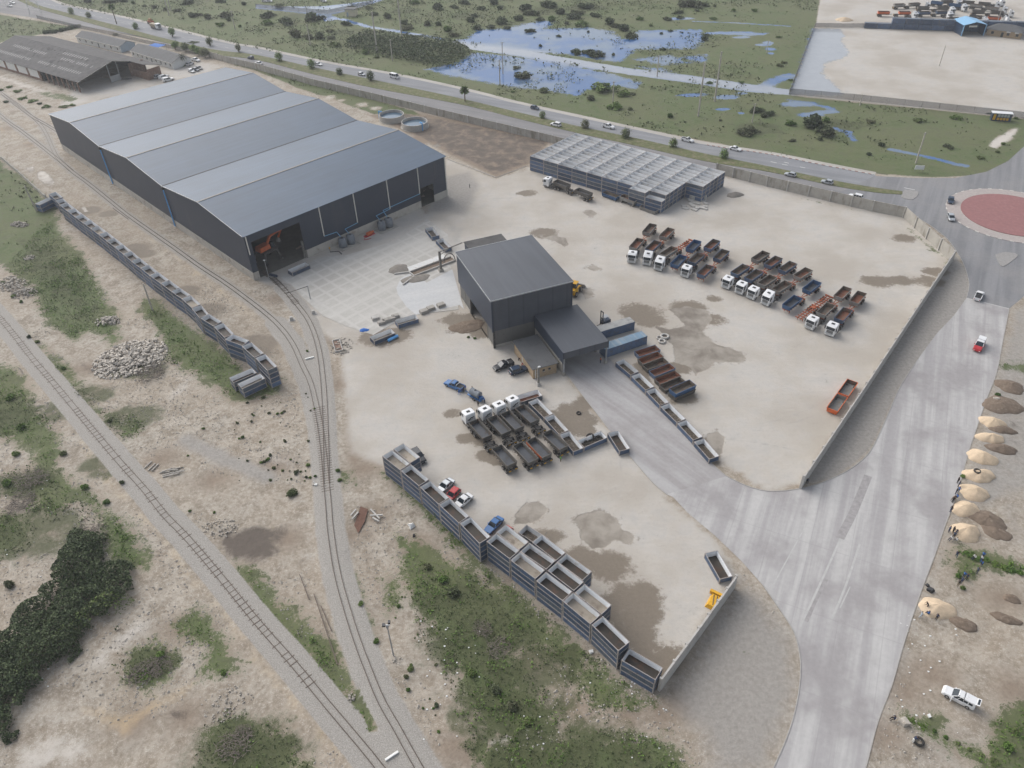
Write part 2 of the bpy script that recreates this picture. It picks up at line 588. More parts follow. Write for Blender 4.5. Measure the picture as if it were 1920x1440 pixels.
# flooded ground beyond the highway
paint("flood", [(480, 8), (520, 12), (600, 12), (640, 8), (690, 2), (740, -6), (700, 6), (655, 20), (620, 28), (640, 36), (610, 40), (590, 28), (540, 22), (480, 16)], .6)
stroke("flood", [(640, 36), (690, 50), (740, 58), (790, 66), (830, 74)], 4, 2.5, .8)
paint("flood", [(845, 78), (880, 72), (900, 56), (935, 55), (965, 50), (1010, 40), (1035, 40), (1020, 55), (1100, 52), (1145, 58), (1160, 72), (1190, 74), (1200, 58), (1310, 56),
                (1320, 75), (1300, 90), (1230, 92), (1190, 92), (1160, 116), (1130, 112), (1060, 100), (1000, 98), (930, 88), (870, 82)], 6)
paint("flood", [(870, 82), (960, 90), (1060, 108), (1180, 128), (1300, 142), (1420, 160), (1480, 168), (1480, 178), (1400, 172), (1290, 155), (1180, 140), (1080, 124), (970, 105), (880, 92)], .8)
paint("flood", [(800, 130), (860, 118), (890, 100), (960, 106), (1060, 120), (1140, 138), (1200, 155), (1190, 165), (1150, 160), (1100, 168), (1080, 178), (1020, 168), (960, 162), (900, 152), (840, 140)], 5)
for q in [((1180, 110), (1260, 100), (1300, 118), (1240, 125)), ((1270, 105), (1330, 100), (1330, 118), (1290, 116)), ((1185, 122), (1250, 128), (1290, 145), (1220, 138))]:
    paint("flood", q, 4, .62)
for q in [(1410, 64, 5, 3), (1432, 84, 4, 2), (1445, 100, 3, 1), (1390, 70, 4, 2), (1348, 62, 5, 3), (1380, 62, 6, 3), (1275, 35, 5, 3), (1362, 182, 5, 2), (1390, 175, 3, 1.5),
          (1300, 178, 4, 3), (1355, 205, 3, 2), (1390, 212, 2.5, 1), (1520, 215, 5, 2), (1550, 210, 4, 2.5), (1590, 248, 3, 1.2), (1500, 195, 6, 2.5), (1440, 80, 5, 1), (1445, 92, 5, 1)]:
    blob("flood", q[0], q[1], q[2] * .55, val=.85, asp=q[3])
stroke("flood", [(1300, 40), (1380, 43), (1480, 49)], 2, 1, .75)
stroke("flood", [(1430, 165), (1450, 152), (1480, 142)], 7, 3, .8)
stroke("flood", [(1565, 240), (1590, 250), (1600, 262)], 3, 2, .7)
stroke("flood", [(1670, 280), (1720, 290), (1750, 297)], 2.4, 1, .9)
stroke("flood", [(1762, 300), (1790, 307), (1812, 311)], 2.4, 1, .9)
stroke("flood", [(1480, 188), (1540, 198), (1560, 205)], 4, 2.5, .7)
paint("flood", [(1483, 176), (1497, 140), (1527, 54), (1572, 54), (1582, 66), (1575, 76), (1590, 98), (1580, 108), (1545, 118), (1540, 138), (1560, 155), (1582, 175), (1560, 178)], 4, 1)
stroke("flood", [(0, 0), (1, 0)], .1)
for q in [(1460, 35), (1470, 60), (1290, 30), (1200, 20), (1580, 195), (1640, 205), (1500, 280), (1840, 265), (1450, 210), (1380, 240), (640, 45), (560, 40), (820, 50), (230, 20), (330, 35)]:
    blob("dirt", *q, 7, 6, .55, 2.2)
paint("pale", [(1855, 262), (1900, 238), (1915, 240), (1900, 262), (1870, 280), (1850, 275)], 2, .9)
paint("grass", [(1855, 262), (1900, 238), (1915, 240), (1900, 262), (1870, 280), (1850, 275)], 2, .9, "sub")
stroke("pale", [(1443, 0), (1450, 15), (1480, 28), (1520, 32)], 4, 3, .5)
# dusty verges by the walls and the roads
paint("dust", [(1790, 480), (1815, 505), (1820, 560), (1755, 632), (1690, 725), (1632, 845), (1565, 900), (1505, 907), (1590, 780), (1690, 630)], 1.2, 1)
paint("dust", [(1385, 1076), (1440, 1120), (1500, 1200), (1510, 1300), (1450, 1470), (1330, 1480), (1300, 1380), (1260, 1330), (1245, 1296)], 5, .85)
paint("dust", [(1892, 578), (1930, 560), (1990, 900), (1800, 980), (1700, 1250), (1630, 1480), (1600, 1480), (1690, 1220), (1795, 920)], 3, .7)
paint("dust", [(1700, 1330), (1860, 1290), (1900, 1400), (1830, 1480), (1640, 1480)], 8, .6)
paint("dust", [(1840, 890), (1930, 870), (1960, 1050), (1850, 1030)], 6, .6)
paint("dust", [(880, 320), (905, 345), (875, 410), (840, 400), (795, 400), (830, 330)], 3, .8)
paint("dust", [(810, 400), (900, 420), (880, 470), (840, 500), (820, 440)], 5, .5)
# left hand wild ground: weeds
for q in [[(-40, 290), (0, 300), (60, 345), (100, 390), (120, 450), (150, 480), (190, 540), (215, 590), (230, 640), (210, 645), (170, 620), (140, 640), (110, 620), (75, 590), (70, 555), (40, 520), (10, 500), (-40, 480)],
          [(270, 560), (300, 570), (330, 590), (370, 620), (420, 660), (470, 700), (520, 715), (520, 740), (440, 750), (400, 720), (340, 690), (300, 640), (290, 610), (265, 580)],
          [(30, 610), (80, 650), (88, 657), (60, 645)], [(90, 660), (130, 690), (145, 720), (170, 760), (240, 790), (275, 805), (230, 825), (180, 765), (140, 725), (100, 685)],
          [(-40, 680), (30, 690), (60, 760), (110, 820), (120, 850), (80, 900), (60, 840), (-40, 800)],
          [(20, 900), (90, 880), (130, 900), (170, 930), (200, 960), (240, 980), (280, 1040), (275, 1065), (200, 1050), (190, 980), (150, 940), (100, 960), (50, 930), (0, 930)],
          [(-30, 960), (60, 970), (40, 1020), (-30, 1060)],
          [(240, 1220), (290, 1195), (330, 1230), (320, 1280), (250, 1285), (235, 1245)],
          [(320, 1180), (370, 1140), (400, 1160), (430, 1230), (440, 1260), (370, 1270), (390, 1210), (340, 1190)],
          [(380, 1375), (420, 1340), (470, 1345), (520, 1370), (575, 1440), (575, 1500), (420, 1500)],
          [(445, 1055), (490, 1080), (525, 1130), (565, 1170), (605, 1190), (640, 1230), (660, 1290), (690, 1340), (707, 1365), (690, 1370), (660, 1330), (600, 1265), (560, 1210), (500, 1165), (465, 1110)],
          [(640, 880), (655, 885), (642, 918)], [(660, 1080), (675, 1130), (690, 1160), (700, 1200), (690, 1190), (668, 1140)],
          [(725, 1080), (740, 1090), (745, 1140), (730, 1150)],
          [(740, 1000), (790, 1020), (860, 1060), (930, 1100), (1000, 1150), (1080, 1220), (1160, 1285), (1230, 1310), (1200, 1330), (1120, 1320), (1050, 1230), (1000, 1200), (965, 1205), (985, 1290), (1035, 1330), (1040, 1372), (980, 1390), (920, 1380), (880, 1320), (840, 1240), (800, 1170), (760, 1090)],
          [(890, 1395), (1000, 1392), (1100, 1372), (1240, 1380), (1290, 1440), (1320, 1520), (900, 1520)],
          [(720, 885), (735, 900), (780, 950), (830, 1000), (880, 1050), (905, 1062), (880, 1015), (820, 960), (760, 905)],
          [(900, 1060), (960, 1105), (1060, 1190), (1160, 1270), (1225, 1300), (1180, 1300), (1060, 1225), (960, 1140)],
          [(1865, 1360), (1920, 1330), (2000, 1330), (2000, 1520), (1860, 1450)],
          [(1690, 1345), (1730, 1358), (1800, 1393), (1870, 1423), (1860, 1442), (1790, 1410), (1740, 1380)],
          [(1795, 1040), (1810, 1030), (1850, 1035), (1940, 1060), (1940, 1078), (1880, 1068), (1840, 1057), (1815, 1082), (1797, 1077)],
          [(1880, 680), (1940, 683), (1940, 700), (1885, 690)], [(1705, 1345), (1760, 1345), (1755, 1365), (1720, 1362)]]:
    paint("grass", q, 3.6, 1.12)
paint("grass", [(1868, 1362), (1920, 1332), (2000, 1330), (2000, 1520), (1862, 1450)], 3, 1.5)
paint("soil", [(1835, 705), (1930, 680), (1960, 880), (1880, 870), (1850, 800)], 6, .5)
paint("dirt", [(1870, 880), (1960, 860), (1960, 1050), (1870, 1020), (1840, 960)], 8, .55)
paint("brush", [(20, 440), (110, 450), (150, 500), (205, 600), (150, 615), (80, 560), (30, 500)], 5, .75)
for q in [(60, 1000, 9), (40, 905, 6), (20, 780, 6), (120, 770, 5), (260, 690, 6), (900, 1200, 9), (960, 1330, 9), (860, 1130, 6), (1000, 1440, 8), (1100, 1420, 8), (460, 1410, 8), (280, 1240, 4), (1020, 1250, 6), (200, 870, 5), (250, 780, 6), (170, 740, 5),
          (560, 30, 9), (760, 20, 9), (1010, 20, 12), (1100, 15, 12), (880, 30, 10), (1420, 240, 9), (1560, 235, 10), (650, 60, 9)]:
    blob("brush", *q, None, .8, 1.5)
for q in [(490, 740), (160, 690), (520, 870), (300, 860), (400, 900), (700, 960), (660, 1000), (780, 1020), (1180, 1340), (1080, 1330), (1240, 1340), (1000, 1240), (1280, 1320), (540, 1010), (350, 1340), (330, 1180), (250, 1350), (630, 640), (430, 480), (350, 430), (1700, 1290),
          (1650, 1380), (1880, 1120), (1750, 1260), (1900, 1290), (850, 1400), (870, 1420), (680, 880), (20, 240), (60, 270), (520, 560), (600, 700), (640, 720)]:
    blob("dirt", *q, 5, 4.5, .7, 1.3)
paint("dirt", [(1000, 1220), (1060, 1240), (1130, 1300), (1240, 1322), (1300, 1300), (1260, 1380), (1130, 1392), (1020, 1330)], 4, .6)
paint("dirt", [(650, 770), (690, 790), (690, 880), (660, 900), (640, 870), (640, 790)], 3, .75)
paint("dirt", [(650, 990), (700, 1010), (735, 1100), (720, 1200), (690, 1130), (665, 1070)], 3, .6)
stroke("dirt", [(610, 620), (680, 660), (690, 700)], 6, 4, .5)
paint("soil", [(395, 1012), (440, 992), (490, 983), (532, 985), (525, 1040), (470, 1062), (420, 1045)], 4, .95)
paint("soil", [(115, 650), (150, 663), (192, 700), (192, 722), (150, 702)], 3, .6)
stroke("dust", [(845, 80), (870, 87), (975, 98), (1080, 116), (1180, 134), (1295, 148), (1420, 166), (1480, 173)], 12, 3, .9)
paint("soil", [(200, 1310), (215, 1280), (235, 1300), (225, 1330), (205, 1330)], 2, .5)
paint("soil", [(290, 1340), (320, 1310), (360, 1315), (375, 1340), (340, 1365), (300, 1365)], 3, .6)
stroke("dust", [(350, 825), (400, 850), (440, 868), (500, 895)], 5, 2, .8)
# sandy bank and ochre tracks
stroke("ochre", [(-20, 235), (60, 270), (130, 310), (250, 415), (400, 535), (480, 600)], 7, 4, .45)
paint("ochre", [(150, 1320), (250, 1330), (340, 1285), (375, 1265), (350, 1310), (270, 1345), (230, 1385), (190, 1365)], 2.5, .75)
stroke("ochre", [(150, 830), (220, 920), (290, 990), (350, 1070), (450, 1190), (560, 1330), (640, 1420)], 3.2, 2, .5)
for q in [[(0, 870), (50, 838), (110, 832), (60, 860), (0, 885)], [(-20, 1060), (60, 1010), (100, 985), (80, 1030), (20, 1080), (-20, 1090)], [(150, 1240), (230, 1160), (300, 1130), (330, 1160), (230, 1240), (160, 1300)], [(370, 1330), (440, 1310), (480, 1310), (470, 1340), (400, 1350)],
          [(0, 1390), (100, 1340), (200, 1370), (180, 1440), (0, 1480)], [(330, 700), (380, 690), (370, 740), (300, 760)], [(620, 690), (680, 640), (720, 660), (660, 720)], [(500, 830), (570, 860), (560, 890), (480, 870)],
          [(560, 950), (600, 960), (600, 1060), (560, 1050)], [(620, 640), (660, 645), (650, 670), (620, 665)]]:
    paint("pale", q, 3.5, .6)
stroke("pale", [(0, 145), (60, 165), (130, 190), (200, 190)], 6, 3, .7)
stroke("pale", [(1000, 1365), (960, 1385), (920, 1392)], 1.0, .5, .9)
stroke("pale", [(80, 410), (130, 455), (190, 510), (250, 570), (300, 640), (330, 680)], 2.5, 2.5, .6)
# yard wear, puddles, painted shade behind the siding bins
for q in [[(1078, 972), (1095, 962), (1120, 958), (1145, 962), (1160, 975), (1165, 988), (1185, 998), (1192, 1012), (1180, 1020), (1150, 1014), (1135, 1027), (1110, 1033), (1090, 1010)],
          [(965, 965), (985, 942), (1012, 938), (1026, 955), (1010, 975), (985, 985), (962, 985)],
          [(1225, 610), (1255, 617), (1285, 612), (1270, 595), (1255, 580), (1290, 574), (1325, 582), (1337, 598), (1318, 622), (1335, 642), (1362, 650), (1390, 660), (1398, 672), (1385, 681), (1340, 678), (1328, 692), (1305, 702), (1290, 685), (1265, 680), (1262, 650)],
          [(1325, 815), (1345, 806), (1361, 820), (1356, 850), (1342, 862), (1330, 840)],
          [(1018, 446), (1035, 440), (1060, 447), (1068, 458), (1058, 463), (1040, 452)], [(1004, 440), (1020, 438), (1018, 446)],
          [(1092, 398), (1108, 392), (1121, 400), (1108, 408)], [(1098, 503), (1112, 496), (1130, 504), (1112, 510)], [(1086, 545), (1105, 540), (1115, 552), (1100, 560)],
          [(68, 324), (80, 318), (98, 332), (104, 345), (88, 347), (72, 336)], [(110, 196), (125, 192), (136, 197), (124, 202)], [(50, 315), (62, 312), (66, 320), (54, 324)],
          [(150, 388), (160, 386), (166, 396), (156, 398)], [(812, 273), (822, 268), (828, 274), (820, 278)]]:
    paint("wet", q, 3.2, .95)
    paint("puddle", q, 1.2, 1)
for q in [[(1110, 1135), (1150, 1092), (1200, 1083), (1240, 1098), (1250, 1150), (1235, 1200), (1258, 1232), (1240, 1272), (1210, 1262), (1150, 1205)]]:
    paint("wet", q, 3, .95)
    paint("puddle", [(1120, 1140), (1170, 1110), (1210, 1130), (1215, 1190), (1190, 1220), (1150, 1195)], 5, .55)
for q in [(1200, 585, 5), (1215, 600, 4), (1290, 575, 4), (1340, 600, 3), (1270, 690, 3), (990, 362, 3), (1020, 437, 4), (1340, 560, 2), (1695, 447, 3), (1645, 528, 4), (1685, 526, 3), (850, 775, 2), (880, 822, 2.2), (912, 855, 2.2),
          (1740, 528, 4), (1755, 510, 3), (1235, 1235, 4), (1090, 1050, 4), (1140, 1060, 4), (1020, 1010, 3), (1060, 1090, 4), (905, 825, 2.5), (930, 862, 2), (1320, 840, 3.5), (715, 632, 5), (740, 630, 4), (668, 604, 2.4), (640, 590, 2), (880, 610, 5),
          (860, 598, 4), (905, 620, 4), (1085, 790, 4), (1070, 775, 4), (1090, 805, 3), (350, 545, 3.5), (392, 580, 4), (485, 645, 5), (480, 660, 4), (255, 465, 4), (270, 475, 3), (163, 395, 4), (205, 400, 3), (1100, 755, 3), (1280, 745, 3)]:  # blobs behind the siding bin row paint their shade, the rest is damp ground
    blob("wet", *q, None, .8, 1.4)
stroke("wet", [(1195, 685), (1230, 740), (1270, 800), (1310, 845), (1340, 868)], 3.0, 1.0, .75)
stroke("dirt", [(1170, 690), (1250, 790), (1320, 855)], 3, 1.4, .7)
stroke("dirt", [(1180, 560), (1205, 585), (1225, 610)], 7, 4, .6)
stroke("dirt", [(1520, 900), (1620, 730), (1700, 610), (1790, 490)], 3, 2.5, .5)
stroke("dirt", [(1250, 1290), (1320, 1180), (1380, 1090)], 5, 4, .55)
stroke("dirt", [(1255, 1260), (1300, 1180), (1340, 1100)], 6, 5, .4)
stroke("grass", [(1500, 372), (1540, 380), (1610, 397)], 1.1, 1.2, .7)
stroke("grass", [(1700, 425), (1745, 465), (1775, 485), (1770, 500)], 1.6, 1.6, .8)
stroke("grass", [(660, 880), (670, 910), (645, 890)], 1.4, 1, .7)
stroke("dust", [(560, 600), (600, 640), (690, 640)], 3, 2, .5)
for q in [[(1100, 640), (1120, 630), (1150, 650)], [(1350, 420), (1420, 430), (1480, 425)], [(1150, 880), (1220, 940), (1280, 1000), (1340, 1060)], [(900, 900), (980, 880), (1080, 890), (1180, 900)], [(700, 760), (800, 800), (900, 880), (1000, 900)]]:
    stroke("dust", q, 6, 6, .28)
# tyre tracks turning over the yard
tr_ = random.Random(5)
for _ in range(70):
    p = G(tr_.uniform(700, 1740), tr_.uniform(330, 1150))
    if W["yard"][min(np.searchsorted(YS, p.y), len(YS) - 1), min(np.searchsorted(XS, p.x), len(XS) - 1)] < .9:
        continue
    a, kv, L = tr_.uniform(0, 6.28), tr_.choice((-1, 1)) * tr_.uniform(.005, .06), tr_.uniform(18, 55)
    rows = ([], [])
    for i in range(int(L / 2.5)):
        p = p + Vector((math.cos(a), math.sin(a), 0)) * 2.5
        a += kv * 2.5
        for s, r in zip((-1, 1), rows):
            r.append(Vector((p.x - math.sin(a) * s * 1.0, p.y + math.cos(a) * s * 1.0, 0)))
    c = tr_.choice(("dust", "dust", "pale"))
    for r in rows:
        if len(r) > 2:
            stroke(c, r, .55, .55, tr_.uniform(.48, .7))
# ballast beds
T_WEST = [(-70, 520), (0, 597), (32, 635), (62, 674), (100, 718), (140, 766), (180, 814), (225, 867), (270, 917), (310, 967), (350, 1008), (410, 1078), (480, 1164), (550, 1244), (610, 1317), (642, 1355), (689, 1411), (712, 1440), (775, 1520)]
T_MAIN = [(-70, 150), (0, 216.5), (40, 246), (70, 269), (108, 299), (135, 322), (165, 344), (200, 372), (237, 402), (275, 429), (325, 464), (375, 500), (425, 533), (475, 570), (517, 605), (547, 642), (567, 685), (583, 720), (597, 780), (606, 840), (612, 905), (616, 945), (620, 995), (633.7, 1080), (662.5, 1180), (690, 1255), (715, 1315), (742, 1362), (785.5, 1440), (840, 1530)]
T_SHED = [(478, 500), (509, 520), (530, 540), (555, 569), (580, 604), (597, 652), (606, 715), (610, 780), (612, 850), (613, 908)]
T_LINK = [(-70, 120), (-20, 158), (18, 186), (35, 198), (55, 215), (68, 226), (80, 240), (90, 258), (98, 277), (108, 296), (120, 308), (135, 321)]
T_YARD = [(-70, 112), (0, 173), (30, 197), (60, 219), (90, 236), (120, 255), (150, 280), (180, 308), (215, 338)]
stroke("ballast", T_WEST, 5.6, .5)
stroke("ballast", T_MAIN[14:], 5.8, 1.2)
stroke("ballast", T_MAIN[:16], 5.2, 1.6, .62)
stroke("ballast", T_SHED[2:], 5.0, .7, .9)
stroke("ballast", T_LINK, 5, 1.6, .6)
stroke("ballast", T_YARD[:6], 5, 1.6, .6)
paint("ballast", [(655, 1340), (690, 1350), (706, 1368), (720, 1350), (740, 1370), (800, 1460), (830, 1530), (740, 1530), (700, 1430)], .8, 1)
paint("ballast", [(565, 680), (600, 660), (622, 720), (632, 800), (632, 880), (600, 880), (585, 760)], .8, 1)
paint("grass", [(655, 1318), (672, 1290), (690, 1330), (706, 1368), (692, 1372), (680, 1340)], .5, 1)
paint("ballast", [(672, 1290), (690, 1330), (708, 1368), (692, 1374)], .4, 1, "sub")
W["ballast"] = np.clip(W["ballast"] - .0, 0, 1)
# flooding drowns grass there
W["grass"] *= (1 - .3 * W["flood"])
W["bare"] = np.zeros(GX.shape, np.float32)
paint("bare", LEFT_EDGE + SOUTH_L + RIGHT_EDGE, 1.2)
paint("bare", DRIVE_R + DRIVE_L, 1.2)
paint("bare", RB_OUT, 1.5)
paint("bare", [(-20, -20), (100, -12), (430, 70), (960, 180), (1700, 320), (1700, 405), (1360, 330), (960, 245), (430, 118), (-60, 40)], 2)
paint("bare", [(520, 515), (650, 470), (790, 410), (850, 440), (880, 590), (790, 600), (700, 635), (600, 600)], 2)
rough_ground = (1 - np.clip(W["bare"] * 2, 0, 1)) * (1 - W["yard"]) * (1 - W["ballast"]) * (1 - W["dust"]) * (1 - np.clip(W["flood"] * 3, 0, 1)) * (1 - np.clip(W["puddle"] * 3, 0, 1))
near = np.clip((300 - GY) / 80, 0, 1) * np.clip(1 - np.abs(GX) / 400, 0, 1)
GZ = rough_ground * near * (.34 * (vnoise(GX, GY, 7, 1) - .5) + .22 * (vnoise(GX, GY, 2.3, 2) - .5) + .12 * (vnoise(GX, GY, .9, 3) - .5)) * .9
GZ += W["ballast"] * .16
GZ -= .12 * rough_ground * near
GZ -= .06 * np.clip(W["bare"] * 2 - 1, 0, 1)
ny, nx = GX.shape
gv = np.empty((ny * nx, 3), np.float32)
gv[:, 0], gv[:, 1], gv[:, 2] = GX.ravel(), GY.ravel(), GZ.ravel()
ii = (np.arange(ny - 1)[:, None] * nx + np.arange(nx - 1)[None, :]).ravel()
gf = np.stack([ii, ii + 1, ii + 1 + nx, ii + nx], 1).astype(np.int32)
gm = bpy.data.meshes.new("ground")
gm.vertices.add(len(gv))
gm.vertices.foreach_set("co", gv.ravel())
gm.loops.add(gf.size)
gm.loops.foreach_set("vertex_index", gf.ravel())
gm.polygons.add(len(gf))
gm.polygons.foreach_set("loop_start", np.arange(len(gf), dtype=np.int32) * 4)
gm.polygons.foreach_set("use_smooth", np.ones(len(gf), bool))
gm.update(calc_edges=True)
for c in CH_NAMES:
    at = gm.attributes.new(c, "FLOAT", "POINT")
    at.data.foreach_set("value", np.ascontiguousarray(W[c].ravel(), np.float32))


def ground_z(x, y):
    i = min(max(int(np.searchsorted(XS, x)), 1), nx - 1)
    j = min(max(int(np.searchsorted(YS, y)), 1), ny - 1)
    return float(GZ[j, i])


def cover(ch, x, y):
    i = min(max(int(np.searchsorted(XS, x)), 0), nx - 1)
    j = min(max(int(np.searchsorted(YS, y)), 0), ny - 1)
    return float(W[ch][j, i])


def ground_material():
    k = NT("ground_cover")
    P = k.n("ShaderNodeNewGeometry").outputs["Position"]
    nL = k.noise(P, .045, 4, .55)
    nM = k.noise(P, .28, 5, .62, .4)
    nS = k.noise(P, 1.3, 5, .68)
    nF = k.noise(P, 5.5, 4, .7)
    # stretched streaks of tyre wear, two directions
    st = []
    for rz in (35, -40):
        mp = k.n("ShaderNodeMapping")
        mp.inputs["Rotation"].default_value = (0, 0, R(rz))
        mp.inputs["Scale"].default_value = (.06, .2, 1)
        k.l(P, mp.inputs["Vector"])
        st.append(k.noise(mp.outputs[0], 1.0, 6, .68, 3.5))

    def A(c):
        nd = k.n("ShaderNodeAttribute")
        nd.attribute_name = c
        return nd.outputs["Fac"]

    def mask(c, noise, amp, lo, hi, amp2=0.0):
        v = k.math("ADD", A(c), k.math("MULTIPLY", k.math("SUBTRACT", noise, .5), amp))
        if amp2:
            v = k.math("ADD", v, k.math("MULTIPLY", k.math("SUBTRACT", nF, .5), amp2))
        return k.remap(v, lo, hi)
    # wild sand
    c = k.mix(k.remap(k.math("ADD", k.math("MULTIPLY", nM, .6), k.math("MULTIPLY", nS, .4)), .36, .62), (.215, .18, .138), (.395, .356, .302))
    c = k.mix(k.remap(nL, .35, .65, 0, .5), c, (.31, .255, .195))
    peb = k.remap(k.math("ADD", k.math("MULTIPLY", nF, .7), k.math("MULTIPLY", nS, .4)), .56, .72)
    c = k.mix(k.math("MULTIPLY", peb, .8), c, (.52, .475, .415))
    dk = k.remap(k.math("ADD", k.math("MULTIPLY", nF, .5), k.math("MULTIPLY", nS, .6)), .36, .5, 1, 0)
    c = k.mix(k.math("MULTIPLY", dk, .7), c, (.17, .138, .104))
    c = k.mix(mask("dirt", nM, .7, .35, .8, .3), c, k.mix(nS, (.175, .135, .1), (.27, .215, .165)))
    c = k.mix(k.math("MULTIPLY", mask("ochre", nM, .8, .3, .8, .2), .75), c, (.46, .345, .21))
    c = k.mix(mask("pale", nM, .8, .35, .85, .35), c, k.mix(nS, (.45, .41, .36), (.56, .53, .49)))
    # compact yard
    y = k.mix(k.remap(nL, .35, .65), (.372, .336, .29), (.51, .48, .435))
    y = k.mix(k.remap(k.math("ADD", k.math("MULTIPLY", st[0], .6), k.math("MULTIPLY", nM, .4)), .38, .66, .4, 0), y, (.38, .345, .3))
    y = k.mix(k.remap(st[1], .55, .8, 0, .3), y, (.53, .505, .47))
    y = k.mix(k.remap(nM, .5, .72, 0, .35), y, (.36, .33, .29))
    y = k.mix(k.remap(nS, .48, .72, 0, .35), y, (.33, .3, .265))
    y = k.mix(k.remap(k.math("ADD", k.math("MULTIPLY", nM, .5), k.math("MULTIPLY", nL, .6)), .5, .7, 0, .6), y, (.40, .385, .365))
    c = k.mix(mask("yard", nM, .5, .35, .75, .2), c, y)
    c = k.mix(k.math("MULTIPLY", mask("dust", nM, .5, .3, .8), .9), c, k.mix(k.remap(nS, .3, .7), (.25, .234, .214), (.315, .296, .272)))
    c = k.mix(mask("soil", nM, 1.0, .38, .72, .3), c, k.mix(nS, (.085, .07, .058), (.14, .115, .095)))
    wet_shade = mask("wet", k.math("ADD", k.math("MULTIPLY", nM, .6), k.math("MULTIPLY", nS, .4)), 1.6, .42, .7, .3)  # damp ground, plus the shade painted behind the siding bins
    c = k.mix(k.math("MULTIPLY", wet_shade, .95), c, k.mix(nS, (.125, .102, .078), (.215, .178, .135)))
    # grass and weeds: thinner and browner in patches
    g = k.mix(k.remap(nM, .3, .7), (.062, .094, .027), (.115, .15, .05))
    g = k.mix(k.remap(nL, .4, .62, 0, .55), g, (.125, .13, .06))
    g = k.mix(k.math("MULTIPLY", k.remap(k.math("ADD", k.math("MULTIPLY", nM, .7), k.math("MULTIPLY", nS, .4)), .5, .66), .6), g, (.058, .062, .032))
    g = k.mix(k.remap(nF, .45, .7, 0, .55), g, (.055, .078, .026))
    gm_ = mask("grass", k.math("ADD", k.math("MULTIPLY", nL, .4), k.math("ADD", k.math("MULTIPLY", nM, .6), k.math("MULTIPLY", nS, .45))), 2.4, .94, 1.2, .8)
    c = k.mix(k.math("MULTIPLY", gm_, .93), c, g)
    b = k.mix(nS, (.036, .052, .018), (.1, .102, .05))
    c = k.mix(k.math("MULTIPLY", mask("brush", nM, 1.1, .5, .8, .5), .85), c, b)
    bl = k.mix(k.remap(nF, .35, .7), (.25, .232, .208), (.385, .365, .335))
    c = k.mix(mask("ballast", nM, .35, .4, .65, .25), c, bl)
    pd = mask("puddle", nM, .9, .45, .62, .12)
    c = k.mix(k.math("MULTIPLY", pd, .9), c, k.mix(k.remap(k.math("ADD", k.math("MULTIPLY", nL, .6), k.math("MULTIPLY", nM, .4)), .38, .6), (.135, .112, .088), (.32, .288, .245)))
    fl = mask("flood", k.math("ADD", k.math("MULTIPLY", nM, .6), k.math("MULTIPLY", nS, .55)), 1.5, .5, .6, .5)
    c = k.mix(fl, c, k.mix(k.math("MAXIMUM", A("yard"), k.math("MULTIPLY", A("dust"), .9)), k.mix(k.remap(nL, .4, .62), (.035, .105, .26), (.115, .165, .235)), k.mix(nM, (.26, .275, .295), (.36, .375, .395))))  # reflected sky is put into the flood's base colour
    k.l(c, k.bsdf.inputs["Base Color"])
    r = k.math("SUBTRACT", .93, k.math("MULTIPLY", wet_shade, .18))
    r = k.math("SUBTRACT", r, k.math("MULTIPLY", pd, .22))
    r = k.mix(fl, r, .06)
    k.l(r, k.bsdf.inputs["Roughness"])
    k.bsdf.inputs["Specular IOR Level"].default_value = .4
    flat = k.math("SUBTRACT", 1, k.math("MAXIMUM", fl, k.math("MULTIPLY", pd, .9)))
    h = k.math("MULTIPLY", k.math("ADD", k.math("MULTIPLY", nF, .35), k.math("MULTIPLY", nS, .6)), flat)
    k.bump(h, .7, .22)
    return k.mat


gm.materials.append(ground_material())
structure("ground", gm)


# ------------------------------------------------------------------ roads and slabs
def road_mat(name, a, b, dark, streak_rot, blot=.5, joints=None, crack=None):
    k = NT(name)
    P = k.n("ShaderNodeNewGeometry").outputs["Position"]
    mp = k.n("ShaderNodeMapping")
    mp.inputs["Rotation"].default_value = (0, 0, -streak_rot)
    k.l(P, mp.inputs["Vector"])
    V = mp.outputs[0]
    m2 = k.n("ShaderNodeMapping")
    m2.inputs["Scale"].default_value = (.02, .42, 1)
    k.l(V, m2.inputs["Vector"])
    s = k.noise(m2.outputs[0], 1, 5, .6, .3)
    nL = k.noise(P, .07, 4, .6)
    nS = k.noise(P, 1.1, 4, .65)
    nF = k.noise(P, 7, 3, .7)
    c = k.mix(k.remap(s, .35, .65), a, b)
    c = k.mix(k.remap(nL, .45, .68, 0, blot), c, dark)
    c = k.scale(c, k.math("ADD", k.remap(nS, .3, .7, .94, 1.06, False), k.remap(nF, .3, .7, -.03, .03, False)))
    if joints:
        # cast bays with pale joints, aligned to the building
        br = k.n("ShaderNodeTexBrick")
        br.offset = 0
        br.inputs["Scale"].default_value = 1
        br.inputs["Brick Width"].default_value = joints[0]
        br.inputs["Row Height"].default_value = joints[1]
        br.inputs["Mortar Size"].default_value = joints[2]
        br.inputs["Mortar Smooth"].default_value = .6
        k.l(V, br.inputs["Vector"])
        f = k.math("MULTIPLY", br.outputs["Fac"], k.remap(nL, .3, .6, .35, joints[4]))
        c = k.mix(f, c, joints[3])
    k.l(c, k.bsdf.inputs["Base Color"])
    k.bsdf.inputs["Roughness"].default_value = .88
    k.bsdf.inputs["Specular IOR Level"].default_value = .35
    k.bump(nF, .15, .03)
    return k.mat


